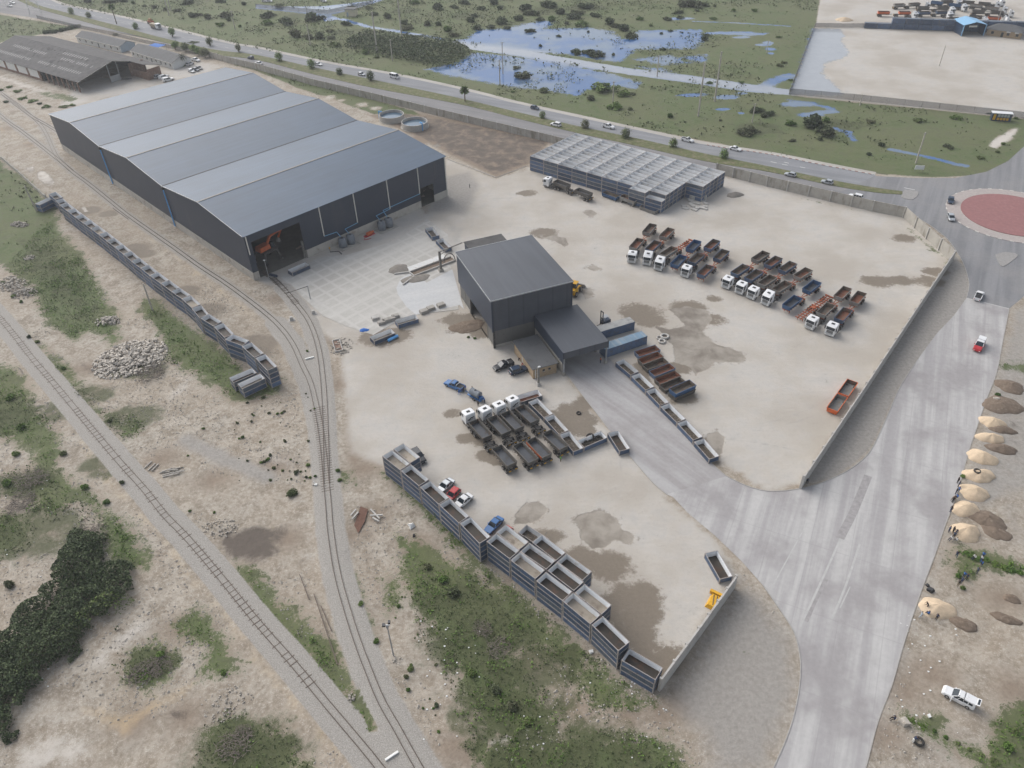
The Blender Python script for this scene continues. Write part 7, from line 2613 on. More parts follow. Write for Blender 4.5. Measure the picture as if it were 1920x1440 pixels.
# scrub masses that read as one
def mass(label, poly, n, z, hvar, size, m, seed, zpix=0.0, edge=3.6):
    rs = np.random.default_rng(seed)
    w = np.array([G(*q, zpix)[:2] for q in poly])
    lo, hi = w.min(0), w.max(0)
    P = rs.uniform(lo, hi, (n * 3, 2))
    ins = np.zeros(len(P), bool)
    for i in range(len(w)):
        (x1, y1), (x2, y2) = w[i], w[(i + 1) % len(w)]
        if y1 != y2:
            ins ^= ((y1 > P[:, 1]) != (y2 > P[:, 1])) & (P[:, 0] < (x2 - x1) * (P[:, 1] - y1) / (y2 - y1) + x1)
    P = P[ins][:n]
    d = _segdist(w, True, P[:, 0], P[:, 1])
    hh = (vnoise(P[:, 0], P[:, 1], 4.5, seed) * .75 + vnoise(P[:, 0], P[:, 1], 1.6, seed + 1) * .45)
    H = z * (.35 + hh * hvar) * np.clip(d / edge + .04, 0, 1) ** .8
    keep = (hh * np.clip(d / 5, .25, 1) > .2) | (d > 6)
    Z = H * (1 - rs.random(len(P)) ** 2.2 * .9)
    Q = np.stack([P[:, 0], P[:, 1], Z], 1)[keep]
    o = link("scrub_thicket", leaf_mesh("scrub_thicket", Q, size, M[m], seed=seed))
    tag(o, label, "thicket", None, "stuff")
    return o


mass("dense dark scrub thicket between the highway and floodwater", [(650, 78), (670, 68), (690, 58), (740, 68), (790, 72), (830, 74), (860, 82), (890, 98), (892, 102), (870, 112), (850, 122), (822, 130), (800, 122), (760, 118), (730, 110), (690, 102), (655, 92), (645, 86)], 9000, 3.2, .8, .42, "leaf_dark", 5)
TH = [(95, 1040), (100, 1005), (140, 985), (200, 990), (212, 1040), (252, 1050), (270, 1090), (270, 1140), (240, 1152), (212, 1175), (190, 1195), (168, 1195), (150, 1215), (112, 1250), (108, 1292), (85, 1300), (60, 1310), (32, 1360), (25, 1382), (0, 1392), (-90, 1400), (-90, 1190), (0, 1165), (25, 1130), (62, 1110), (85, 1075)]
mass("dense dark evergreen thicket in the lower left corner", TH, 46000, 3.4, .85, .2, "leaf_dark", 9, 1.2)
mass("brighter leafy growth mixed into the dark corner thicket", [(20, 1230), (120, 1160), (220, 1080), (250, 1120), (150, 1200), (60, 1280), (-20, 1330)], 2600, 3.9, .8, .17, "leaf", 12, 1.5)
# weedy undergrowth over the rough ground
def undergrowth():
    rs = np.random.default_rng(3)
    n = 420000
    x = rs.uniform(-150, 120, n)
    y = rs.uniform(44, 235, n)
    i = np.clip(np.searchsorted(XS, x), 0, nx - 1)
    j = np.clip(np.searchsorted(YS, y), 0, ny - 1)
    g = W["grass"][j, i] * (1 - W["ballast"][j, i]) * (1 - W["yard"][j, i]) + .6 * W["brush"][j, i]
    nn = vnoise(x, y, 3.2, 21) * .6 + vnoise(x, y, 1.1, 22) * .5
    k = (g * (.3 + nn) > .62) & (rs.random(n) < .62)
    x, y, nn, i, j = x[k], y[k], nn[k], i[k], j[k]
    z = GZ[j, i] + np.abs(rs.normal(0, .14, len(x))) * (.5 + nn) + .03
    P = np.stack([x, y, z], 1)
    br = W["brush"][j, i] > .35
    for sel, m, nm, lb in ((~br, "leaf", "weeds", "low green weeds covering the rough ground by the tracks"), (br, "leaf_olive", "dry_weeds", "dull olive scrub growth on the rough ground")):
        o = link("ground_weeds", leaf_mesh(nm, P[sel], .15, M[m], .8, 4))
        tag(o, lb, "weeds", None, "stuff")
    cl = (vnoise(x, y, 5.5, 41) * .6 + vnoise(x, y, 1.7, 42) * .55 > .68)
    Q = np.repeat(P[cl], 2, 0) + rs.normal(0, .16, (2 * int(cl.sum()), 3))
    Q[:, 2] += np.abs(rs.normal(0, .32, len(Q)))
    o = link("low_shrubs", leaf_mesh("low_shrubs", Q, .15, M["leaf"], .4, 5))
    tag(o, "leafy low shrub growth clumped over the weedy rough ground", "shrubs", None, "stuff")


undergrowth()
# sparse tufts in the far green field
rs = np.random.default_rng(8)
n = 60000
x, y = rs.uniform(-330, 330, n), rs.uniform(215, 620, n)
i, j = np.clip(np.searchsorted(XS, x), 0, nx - 1), np.clip(np.searchsorted(YS, y), 0, ny - 1)
k = (W["grass"][j, i] > .7) & (W["flood"][j, i] < .2) & (vnoise(x, y, 9, 31) * .6 + vnoise(x, y, 3, 32) * .5 > .62)
o = link("field_tufts", leaf_mesh("field_tufts", np.stack([x[k], y[k], np.abs(rs.normal(0, .16, k.sum())) + .05], 1), .3, M["leaf_olive"], .7, 6))
tag(o, "rough grass tufts scattered over the green field", "grass", None, "stuff")

# rough scrub clumps of the far field, too many to count
n = 150000
x, y = rs.uniform(-340, 300, n), rs.uniform(230, 600, n)
i, j = np.clip(np.searchsorted(XS, x), 0, nx - 1), np.clip(np.searchsorted(YS, y), 0, ny - 1)
far_ = np.clip((y - 230) / 300, 0, 1) * .1 - np.clip(x / 300, -1, 1) * .05
nv = vnoise(x, y, 26, 51) * .45 + vnoise(x, y, 6, 52) * .35 + vnoise(x, y, 2.2, 53) * .25 + far_
k = (W["grass"][j, i] > .75) & (((W["flood"][j, i] < .6) & (nv > .635)) | (nv > .7))
z = np.abs(rs.normal(0, .4, n)) * np.clip((nv - .6) * 9, .3, 1.6) + .08
for sel, m, lb in ((rs.random(n) < .6, "leaf_olive", "olive scrub clumps spread over the field beyond the highway"), (None, "leaf_dark", "dark scrub clumps spread over the field beyond the highway")):
    s_ = k & sel if sel is not None else k & ~last_
    last_ = sel if sel is not None else last_
    o = link("field_scrub", leaf_mesh("field_scrub", np.stack([x[s_], y[s_], z[s_]], 1), .4, M[m], .5, 7))
    tag(o, lb, "scrub", None, "stuff")
# single bushes on the near scrubland
NEARB = [(160, 912, 12, "b", "bright bush on the sand beside the single track"), (200, 940, 11, "g", "green bush above the dark thicket beside the track"), (381, 803, 6, "g", "small round bush on the stony ground right of the timber pile"), (352, 853, 4, "g", "tiny bush on the stony ground near the grey gravel strip"),
         (356, 957, 5, "g", "tiny bush near the dark ash patch, left one"), (402, 960, 5, "g", "tiny bush near the dark ash patch, right one"), (507, 853, 6, "d", "dark round bush left of the railway points, upper one"), (502, 861, 7, "g", "green round bush left of the railway points, lower one"),
         (554, 885, 8, "d", "dark round bush just left of the junction timbers"), (545, 861, 4, "g", "tiny bush left of the junction timbers"), (548, 922, 17, "o", "olive bush filling the concrete-edged pit"), (520, 774, 5, "g", "small bush in stones below the angled bins, left one"), (528, 773, 5, "g", "small bush in stones below the angled bins, right one"),
         (634, 882, 7, "b", "bright bush right of the junction, upper one"), (637, 900, 7, "b", "bright bush right of the junction, lower one"), (677, 1132, 9, "g", "green bush at the ballast's right edge"), (818, 1320, 9, "d", "dark round bush on the sand right of the tracks"), (765, 1292, 8, "g", "green bush beside the sandy path below the camera mast"),
         (762, 1268, 8, "o", "olive bush below the camera mast"), (770, 1252, 11, "b", "bright bush beside the camera mast's foot"), (706, 1202, 10, "g", "green bush left of the camera mast"), (793, 1326, 5, "g", "tiny bush left of the dark round one"), (55, 632, 8, "d", "dark bush at the left track's edge"), (70, 640, 8, "g", "green bush at the left track's edge"),
         (230, 905, 9, "o", "olive bush on the left scrubland"), (8, 530, 8, "g", "green bush by the left stone heap"), (25, 555, 8, "g", "green bush below the left stone heap"), (40, 565, 6, "g", "small green bush below the left stone heap"), (590, 657, 0, "g", ""), (576, 658, 5, "g", "tiny weed tuft between the two curved sidings"),
         (890, 634, 5, "b", "bright weeds at the hall's dark ramp, left clump"), (878, 632, 5, "b", "bright weeds at the hall's dark ramp, outer clump"), (1806, 1100, 9, "b", "bright weeds right of the roadside, upper clump"), (1797, 1078, 10, "b", "bright weeds right of the roadside, lower clump"), (1805, 893, 7, "b", "weeds by the tyre pile"), (1870, 740, 9, "g", "green bush on the verge by the concrete road"),
         (1110, 1192, 13, "d", "dark shrub under the stacked bins, left one"), (1190, 1250, 14, "b", "bright shrub under the short bin stack"), (1165, 1240, 10, "g", "green shrub left of the short bin stack"), (960, 1320, 20, "d", "dark shrub on the lower grass slope"), (930, 1290, 18, "d", "dark shrub on the grass slope's middle"), (850, 1110, 18, "d", "dark shrub on the upper grass slope"),
         (830, 1085, 14, "g", "green shrub on the upper grass slope"), (885, 1260, 15, "g", "green shrub at the grass slope's left side"), (990, 1350, 15, "g", "green shrub near the sandy footpath"), (800, 1060, 12, "o", "olive shrub at the top of the grass slope"), (20, 1095, 18, "d", "dark shrub left of the thicket"), (70, 1130, 0, "d", ""), (15, 905, 14, "g", "green shrub on the left edge scrub"),
         (120, 690, 8, "g", "green shrub beside the left track, upper"), (205, 788, 8, "o", "olive shrub beside the left track, lower"), (300, 1225, 12, "g", "green shrub on the sandy mound"), (420, 1260, 10, "g", "green shrub near the left track's lower bend"), (270, 275, 5, "g", "tiny weed by the warehouse plinth"), (1890, 1400, 16, "b", "bright shrub in the lower right grass"), (1905, 1370, 12, "b", "bright shrub above the lower right grass"),
         (120, 850, 12, "g", "green shrub beside the pale chalk strip"), (30, 850, 12, "g", "green shrub left of the pale chalk strip"), (40, 800, 14, "g", "green shrub in the upper left weeds"), (20, 745, 14, "g", "green shrub at the left edge weeds")]
for x, y, r, k, lab in NEARB:
    if r:
        s = r / px_m(y)
        bush(x, y + r * .2, s * 1.05, KD[k], lab, "single bushes on the scrubland", s * .9, None, True)
for _ in range(46):
    x, y = random.uniform(430, 595), random.uniform(735, 905)
    s = random.uniform(.25, .75)
    bush(x, y, s, random.choice(("green", "dark", "olive")), "tiny bush among stones left of the railway points", "tiny bushes among stones left of the railway points", s * .9, None, True)
for _ in range(40):
    x, y = random.uniform(690, 830), random.uniform(1090, 1420)
    s = random.uniform(.25, .6)
    if abs(x - (690 + (y - 1090) * .33)) > 25 and cover("ballast", *G(x, y)[:2]) < .2:
        bush(x, y, s, random.choice(("green", "bright", "olive")), "tiny weed tuft on the sandy strip right of the main track", "tiny weed tufts right of the main track", s * .8, None, True)
HEDGE = [(1835, 1047, 10), (1850, 1050, 10), (1866, 1056, 10), (1882, 1063, 11), (1898, 1068, 11), (1913, 1074, 11), (1820, 1041, 9), (1808, 1037, 7)]
for i, (x, y, r) in enumerate(HEDGE):
    bush(x, y, r / px_m(y), "bright", "bright weed clump, %s along the low green hedge by the people" % ORD[len(HEDGE) - 1 - i], "clumps of the low green hedge", r / px_m(y) * .7)
for i, (x, y, r) in enumerate([(1708, 1352, 7), (1730, 1360, 8), (1752, 1370, 8), (1774, 1382, 8), (1796, 1394, 8), (1818, 1405, 8), (1842, 1416, 9), (1862, 1428, 9)]):
    bush(x, y, r / px_m(y), "green", "weed clump, %s along the green strip by the white pickup" % ORD[i], "clumps of the green strip", r / px_m(y) * .6)
# dead brush heaps
for i, (x, y, r, lab) in enumerate(((60, 900, 32, "grey dead brushwood on the left scrubland, upper heap"), (40, 940, 30, "grey dead brushwood on the left scrubland, lower heap"), (165, 1010, 40, "grey leafless brush at the thicket's upper edge"), (265, 1262, 30, "grey dead brushwood on the sandy mound, left heap"),
                                    (300, 1250, 26, "grey dead brushwood on the sandy mound, right heap"), (440, 1400, 34, "grey dead brushwood near the bottom edge"), (285, 700, 30, "brown dead scrub by the big rubble heap"), (455, 1375, 20, "grey brush above the bottom edge heap"), (935, 1215, 26, "grey dry brush on the grass slope"), (905, 1180, 20, "grey dry brush at the slope's top"))):
    p = G(x, y)
    o = link("dead_brush", DEAD[i % 3], None, (p.x, p.y, ground_z(p.x, p.y)), i * 1.3)
    s = r / px_m(y)
    o.scale = (s, s * .85, s * .62)
    tag(o, lab, "dead brush", "heaps of dead brushwood")


# fan palms and shrubs of the median, trees by the houses
def fan_palm_mesh(seed, skirt):
    rs = random.Random(seed)
    b = MB()
    V, F = [], []
    for k in range(90):
        a, el = rs.uniform(0, 6.28), rs.uniform(-.75 if skirt else -.35, 1.35)
        d = Vector((math.cos(a) * math.cos(el), math.sin(a) * math.cos(el), math.sin(el)))
        s = d.cross(Vector((0, 0, 1)))
        s = s.normalized() if s.length > .1 else Vector((1, 0, 0))
        l = rs.uniform(.75, 1.1)
        c = d * l * .45
        tip = d * l + Vector((0, 0, -.12))
        w = .19
        p = [c * .3, c + s * w, d * l * .92 + s * w * .8, tip, d * l * .92 - s * w * .8, c - s * w]
        p = [q + Vector((rs.uniform(-.03, .03), rs.uniform(-.03, .03), rs.uniform(-.03, .03))) for q in p]
        b.add(p, [(0, 1, 2, 3), (0, 3, 4, 5)])
    me = b.mesh("palm_crown", M["leaf"], fixn=False)
    at = me.attributes.new("shade", "FLOAT", "POINT")
    at.data.foreach_set("value", np.repeat(np.random.default_rng(seed).random(90), 6).astype(np.float32))
    return me


def round_crown(seed, m):
    rs = np.random.default_rng(seed)
    d = rs.normal(size=(520, 3))
    d /= np.linalg.norm(d, axis=1)[:, None]
    d *= (rs.uniform(.5, 1.05, 520) * (1 + .18 * np.sin(4 * d[:, 0] + seed) * np.cos(5 * d[:, 1])))[:, None]
    return leaf_mesh("palm_crown", d + (0, 0, .72), .13, M[m], .5, seed)


ROUND = [round_crown(s, "leaf_olive" if s % 3 else "leaf") for s in range(4)]
PALM = [fan_palm_mesh(s, s % 2) for s in range(3)]
ptrunk = MB().cyl((0, 0, -.1), (0, 0, 1), .3, .2, n=8).mesh("trunk", M["bark"])
MED = [(135, 26, 5.5, 0, "tall shrubby palm far left"), (167, 32.5, 5, 0, "round palm second from the far left"), (219, 45, 6, 7.5, "tall slanting-skirt palm on a thick trunk"), (255, 54, 5.5, 0, "round palm before the tan lorry"), (324, 69, 6.5, 1.2, "leafy palm past the tan lorry"), (394, 85.5, 6, .8, "round palm before the dark hatchback"),
       (448, 97, 5.5, .8, "round palm above the dark hatchback"), (524, 114, 7, .4, "round palm before the hidden white sedan"), (585, 128, 7.5, .4, "round palm hiding the white sedan"), (637, 140, 6, 0, "low round palm behind the silver hatchback"), (695, 151, 7.5, .6, "round palm before the minibus"), (872, 190, 8, 3.2, "palm on a clear trunk mid-way along"),
       (1017, 221, 6, 0, "small palm under the dark car"), (1097, 240, 7.5, 0, "round palm beside the double-cab pickup"), (1173, 258, 8.5, 0, "round palm at the bin block's far corner"), (1262, 275, 7.5, 0, "palm beside the single-cab pickup"), (1357, 296, 8, 0, "palm before the white sedan")]
for i, (x, y, r, tr_, lab) in enumerate(MED):
    p = G(x, y)
    s = r / px_m(y)
    t = thing("fan_palm", "%s on the highway median" % lab, "palm", (p.x, p.y, .1), i * .7, "palms on the highway median")
    o = kid("trunk", ptrunk, t)
    o.scale = (1, 1, tr_ + s * .6)
    o = kid("crown", PALM[i % 3] if tr_ > 3 else ROUND[i % 4], t, (0, 0, tr_ + s * (.55 if tr_ > 3 else 0)))
    o.scale = (s * 1.15, s * 1.15, s * 1.3)
bush(365, 80, 3.2, "dark", "low dark hedge clump on the highway median", None, 1.0)


def tree(px, py, r, h, kind, label, group):
    p = G(px, py)
    t = thing("tree", label, "tree", (p.x, p.y, 0), random.uniform(0, 6), group)
    b = MB().cyl((0, 0, -.1), (.1, 0, h * .6), .22, .1, n=8)
    for k in range(4):
        a = k * 1.6
        b.cyl((.08, 0, h * .45), (r * .5 * math.cos(a), r * .5 * math.sin(a), h * .75), .09, .03, n=6)
    kid("trunk", b.mesh("trunk", M["bark"]), t)
    o = kid("crown", random.choice(ROUND), t, (0, 0, h * .28))
    o.scale = (r * 1.1, r * 1.1, h * .45)
    return t


for x, y, r, h, lab in ((330, 93, 2.1, 4.4, "first dark tree left of the palm, by the highway wall"), (349, 97, 2.4, 4.6, "dark tree right behind the palm by the highway wall"), (365, 99, 2.0, 4.2, "first of three joined dark trees by the highway wall"), (374, 104, 2.1, 4.2, "middle of three joined dark trees by the highway wall"), (385, 108, 2.5, 4.8, "last of three joined dark trees by the highway wall")):
    tree(x, y, r, h, "green", lab, "trees by the white office house")
p = G(346, 124)
t = thing("date_palm", "dark feathery palm at the white office house's corner", "palm", p, 0)
kid("trunk", MB().cyl((0, 0, 0), (-.3, 0, 4.6), .28, .2, n=8).mesh("trunk", M["bark"]), t)
b = MB()
rr_ = random.Random(4)
for k in range(46):
    a, e0 = rr_.uniform(0, 6.28), rr_.uniform(-.3, 1.2)
    p0 = Vector((-.3, 0, 4.6))
    for sgm in range(4):
        e = e0 - sgm * .45
        p1 = p0 + Vector((math.cos(a) * math.cos(e), math.sin(a) * math.cos(e), math.sin(e))) * .75
        b.bar(p0, p1, .3 - sgm * .05, .03)
        p0 = p1
kid("crown", b.mesh("crown", M["leaf_dark"], fixn=False), t)
bush(348, 123, 1.6, "green", "green bush at the feathery palm's foot", None, 1.2)
bush(218, 66, 1.8, "green", "green bush at the blue-gabled house's roof edge", None, 1.5)
for i, (x, y, r) in enumerate(((85, 62, 2.6), (95, 61, 2.6), (105, 60, 2.8), (116, 58, 2.8), (127, 55, 2.8), (138, 52, 3), (146, 50, 2.6))):
    bush(x, y, r, "dark", "dark hedge shrub, %s along the old warehouse's back hedge" % ORD[i], "hedge behind the old warehouse", 2.2)
for i, (x, y, r, k) in enumerate(((45, 192, 2.6, "green"), (58, 198, 2.2, "green"), (30, 180, 2, "green"), (75, 203, 2, "dark"), (90, 208, 2, "green"), (120, 208, 2, "green"), (135, 206, 1.8, "green"), (2, 178, 2.2, "green"), (12, 200, 2, "dark"), (15, 172, 1.8, "green"))):
    bush(x, y - 8, r, k, "weedy %s bush, %s beyond the sidings near the old warehouse" % (k, ORD[i]), "weedy bushes by the old warehouse", 1.0)


# ------------------------------------------------------------------ heaps, stones, timber, tyres
def mound(name, label, cat, x, y, rx, ry, h, m, rot=0.0, group=None, seed=0):
    p = G(x, y)
    n, k = 36, 9
    rs = np.random.default_rng(seed + int(x))
    ph = rs.uniform(0, 6.28, 4)
    vs = [(0, 0, h)]
    for j in range(1, k + 1):
        f = j / k
        for i in range(n):
            a = 2 * math.pi * i / n
            wob = 1 + .12 * math.sin(2 * a + ph[0]) + .07 * math.sin(3 * a + ph[1]) + .04 * math.sin(7 * a + ph[2])
            z = h * (1 - f ** 1.5) * (1 + .1 * f * math.sin(5 * a + ph[3])) + rs.normal(0, .035) * (1 if j < k else 0)
            vs.append((math.cos(a) * rx * f * wob, math.sin(a) * ry * f * wob, z if j < k else -.25))
    fs = [(0, 1 + i, 1 + (i + 1) % n) for i in range(n)]
    for j in range(1, k):
        for i in range(n):
            a, b_ = 1 + (j - 1) * n + i, 1 + (j - 1) * n + (i + 1) % n
            fs.append((a, a + n, b_ + n, b_))
    b = MB().add(vs, fs)
    o = link(name, b.mesh(name, M[m], True), None, (p.x, p.y, 0), rot)
    return tag(o, label, cat, group)


SG = "heaps along the roadside"
for i, (x, y, rx, ry, h) in enumerate(((1861, 793, 2.9, 2.0, 1.3), (1857, 822, 2.8, 1.9, 1.2), (1841, 858, 3.1, 2.3, 1.4), (1835, 892, 3.2, 2.2, 1.3), (1826, 924, 3.2, 2.2, 1.3), (1811, 955, 2.8, 2.1, 1.3), (1811, 998, 3.0, 2.2, 1.4))):
    mound("sand_pile", "cream sand pile, %s from the far end of the roadside row" % ORD[i], "sand pile", x, y, rx, ry, h, "heap_sand", R(-10), SG, i)
mound("sand_pile", "wide cream sand pile with people, nearest the camera", "sand pile", 1757, 1141, 2.9, 2.5, 1.1, "heap_sand", R(-20), SG, 9)
for x, y, rx, ry, h, lab in ((1880, 806, 3.0, 1.4, .8, "brown soil heap between the first and second sand piles"), (1878, 842, 3.4, 1.6, .9, "brown soil heap between the second and third sand piles"), (1880, 760, 4.5, 3.4, .9, "broad brown soil heap at the row's far end"), (1893, 725, 3.6, 2.5, .9, "brown soil heap near the right frame edge"), (1852, 975, 3.4, 2.6, .8, "brown soil heap behind the sixth sand pile"),
                             (1868, 998, 2.6, 2.2, .5, "low dark soil heap behind the seventh sand pile"), (1808, 1170, 2.0, 1.5, .5, "dark soil heap below the widest sand pile"), (1888, 1160, 2.3, 1.1, .4, "dark soil heap at the right, lower one"), (1898, 1123, 1.6, .9, .4, "dark soil heap at the right, upper one"), (1755, 1140, 0, 0, 0, "")):
    if rx:
        mound("soil_pile", lab, "soil heap", x, y, rx, ry, h, "heap_soil", R(-25), SG, 3)
mound("grit_pile", "low brown grit pile by the bin block's right end", "soil heap", 1378, 366, 3.2, 1.8, 1.1, "heap_grey", 0, None, 2)
mound("grit_pile", "grey-brown grit fan before the unloading pit", "soil heap", 748, 505, 3.6, 2.6, .7, "heap_grey", R(20), None, 4)
mound("grit_pile", "grey grit spilt on the smooth apron", "soil heap", 780, 522, 4.4, 2.5, .5, "heap_grey", R(30), None, 5)
mound("grit_pile", "dark grit ramp spilling from the hall's side opening", "soil heap", 876, 612, 5.5, 2.8, .45, "heap_soil", R(25), None, 6)
mound("earth_mound", "small pale earth mound by the far yard's fence", "soil heap", 1583, 38, 5, 3, 1.6, "heap_sand", 0, None, 7)
mound("hay_heap", "brown heap under the old warehouse's open end", "soil heap", 208, 143, 4.5, 2.2, 1.2, "heap_soil", R(10), None, 8)
mound("scrap_heap", "dark heap of sheets before the old warehouse", "scrap heap", 234, 149, 3.6, 1.2, .7, "chassis", R(10), None, 9)


def rock(b, c, s, rs):
    p = []
    for z in (-.5, .5):
        for x, y in ((-.5, -.5), (.5, -.5), (.5, .5), (-.5, .5)):
            p.append(Vector((x * rs.uniform(.55, 1.2), y * rs.uniform(.55, 1.2), z * rs.uniform(.5, 1.1))) * s)
    q_ = Matrix.Rotation(rs.uniform(0, 6.28), 3, "Z") @ Matrix.Rotation(rs.uniform(-.6, .6), 3, "X")
    b.hexa([Vector(c) + q_ @ v for v in p])


def rubble(label, x, y, rx, ry, h, n, smin, smax, rot=0.0, m="stone", group="heaps of broken stone"):
    p = G(x, y)
    rs = random.Random(int(x * 7 + y))
    b = MB()
    for _ in range(n):
        a, r = rs.uniform(0, 6.28), math.sqrt(rs.random())
        s = rs.uniform(smin, smax) * (1.25 - .5 * r)
        hh = h * (1 - r ** 1.5)
        b_z = hh * rs.uniform(.3, 1.05)
        rock(b, (r * rx * math.cos(a), r * ry * math.sin(a), b_z), s, rs)
    o = link("rubble_heap", b.mesh("rubble_heap", M[m], fixn=False), None, (p.x, p.y, ground_z(p.x, p.y)), rot)
    return tag(o, label, "rubble heap", group)


rubble("largest heap of broken concrete slabs on the left scrubland", 245, 672, 9.0, 8.0, 1.1, 1000, .2, .85, .5)
rubble("stone heap in the weeds above the largest rubble heap", 202, 602, 3.4, 2.3, 1.0, 110, .25, .7)
rubble("stone heap in weeds near the leaning pole", 36, 421, 3.6, 1.6, 1.0, 90, .25, .7, -.3)
rubble("pale stone heap at the left edge", 22, 532, 5.0, 3.6, .9, 150, .25, .7, -.7)
rubble("second pale stone heap below the left edge one", 45, 550, 3.6, 3.0, .8, 110, .2, .6)
rubble("scattered white stones beside the dark ash patch", 410, 990, 3.8, 2.6, .35, 110, .1, .35)
rubble("small pale stone heap in the upper weeds", 55, 483, 2.0, 1.6, .6, 50, .2, .5)
rubble("pale stones around the pipe pit right of the main track", 640, 650, 3.0, 4.0, .35, 90, .12, .5)
rubble("white broken stones near the bottom left brush", 420, 1320, 4.5, 3.4, .3, 120, .1, .35)
rubble("broken concrete along the old warehouse's open side", 135, 160, 8, 1.6, .5, 120, .2, .7, -.7)
rubble("tiny white stones at the camera mast's foot", 741, 1238, 1.2, .8, .2, 24, .1, .28)
rubble("pale concrete lumps in the strip between the tracks", 658, 1308, .7, .7, .35, 14, .2, .45)
# loose stones over all the rough ground
rs = np.random.default_rng(15)
b = MB()
rnd = random.Random(3)
cnt = 0
for _ in range(60000):
    x, y = rnd.uniform(-125, 60), rnd.uniform(46, 190)
    if cover("bare", x, y) > .2 or cover("yard", x, y) > .3 or cover("ballast", x, y) > .3 or cover("dust", x, y) > .5 or cover("grass", x, y) > .7:
        continue
    if float(vnoise(np.array([x]), np.array([y]), 9, 77)[0]) < .42:
        continue
    s = abs(rnd.gauss(0, .1)) + .04
    z = ground_z(x, y)
    a = rnd.uniform(0, 6.28)
    c, d = math.cos(a) * s, math.sin(a) * s
    b.add([(x + c, y + d, z), (x - d, y + c, z), (x - c * .8, y - d * .8, z), (x + d, y - c, z), (x + c * .2, y, z + s * .8)], [(0, 1, 4), (1, 2, 4), (2, 3, 4), (3, 0, 4)])
    cnt += 1
o = link("loose_stones", b.mesh("loose_stones", M["stone"], fixn=False))
tag(o, "loose pale stones scattered over the sandy scrubland", "stones", None, "stuff")
# litter
b = MB()
for _ in range(110):
    px, py = rnd.choice([(rnd.uniform(960, 1260), rnd.uniform(1180, 1430)), (rnd.uniform(1680, 1800), rnd.uniform(1150, 1400)), (rnd.uniform(0, 120), rnd.uniform(900, 1300)), (rnd.uniform(780, 900), rnd.uniform(1150, 1400))])
    p = G(px, py)
    s = rnd.uniform(.05, .16)
    z = ground_z(p.x, p.y) + .06
    b.hexa([(p.x - s, p.y - s * .7, z - .05), (p.x + s, p.y - s * .5, z - .05), (p.x + s, p.y + s * .8, z - .05), (p.x - s, p.y + s, z - .05), (p.x - s, p.y - s * .6, z + .03), (p.x + s * .7, p.y - s * .5, z + .06), (p.x + s, p.y + s * .7, z + .02), (p.x - s * .8, p.y + s, z + .05)])
o = link("litter", b.mesh("litter", M["bin_bag"], fixn=False))
tag(o, "bits of white litter strewn over the grass and verges", "litter", None, "stuff")
# timber pile, pit and beams
for i in range(12):
    p = G(322 + random.uniform(-14, 16), 888 + random.uniform(-9, 9))
    o = link("old_sleeper", MB().box(-1.1, 1.1, -.12, .12, 0, .16).mesh("old_sleeper", M["timber"]), None, (p.x, p.y, .05 + .1 * (i % 3)), R(20) + random.gauss(0, .3))
    tag(o, "grey timber sleeper in the loose pile beside the single track", "sleeper", "grey timbers piled by the single track")
for i, (x, y) in enumerate(((278, 872), (285, 876), (291, 877))):
    p = G(x, y)
    tag(link("old_sleeper", MB().box(-1.1, 1.1, -.12, .12, 0, .16).mesh("old_sleeper", M["timber"]), None, (p.x, p.y, .05), R(68)), "grey timber sleeper lying apart, %s left of the pile" % ORD[i], "sleeper", "grey timbers lying apart")
for i, (a, b_) in enumerate((((695, 956), (712, 974)), ((694, 968), (718, 967)), ((699, 972), (711, 979)), ((658, 968), (668, 957)), ((661, 975), (672, 962)))):
    A, B = G(*a), G(*b_)
    o = link("concrete_beam", MB().box(-(B - A).length / 2, (B - A).length / 2, -.15, .15, 0, .26).mesh("concrete_beam", M["conc_pale"]), None, ((A.x + B.x) / 2, (A.y + B.y) / 2, .08 + .02 * i), ang(A, B))
    tag(o, "pale concrete beam beside the open pit, %s from its right" % ORD[i], "beam", "beams round the open pit")
pit = GP([(664, 985), (676, 950), (690, 955), (684, 978), (672, 1000)])
b = MB()
b.poly(pit, .08)
structure("pit_floor", b.mesh("pit", mat("brick_red_pit", (.13, .07, .05), .9, 0, .3, 2)))
for (x, y, rx, ry, c) in ((633, 649, .7, 2.2, 0),):
    p = G(x, y)
    t = thing("pipe_trench", "concrete-lined trench with red pipes right of the branch track", "trench", p, R(108))
    kid("lining", MB().box(-2.6, 2.6, -1.0, -.8, 0, .4).box(-2.6, 2.6, .8, 1.0, 0, .4).box(-2.6, -2.4, -.8, .8, 0, .4).box(2.4, 2.6, -.8, .8, 0, .4).mesh("lining", M["conc_pale"]), t)
    kid("pipe", MB().box(-2.4, 2.4, -.8, .8, .06, .12).mesh("pipe", M["redbrick"]), t)


def tyre(px, py, r, label, z=0.0, m="tyre", tilt=0):
    p = G(px, py, z)
    b = MB()
    n, k = 20, 8
    rings = []
    for i in range(n):
        a = 2 * math.pi * i / n
        rings.append([((r + r * .3 * math.cos(2 * math.pi * j / k)) * math.cos(a), (r + r * .3 * math.cos(2 * math.pi * j / k)) * math.sin(a), r * .3 + r * .3 * math.sin(2 * math.pi * j / k)) for j in range(k)])
    rings.append(rings[0])
    b.loft(rings, cap=False)
    o = link("tyre" if m == "tyre" else "concrete_ring", b.mesh("tyre", M[m], True), None, (p.x, p.y, z))
    o.rotation_euler = (tilt, 0, random.uniform(0, 6))
    return tag(o, label, "tyre" if m == "tyre" else "ring", None)


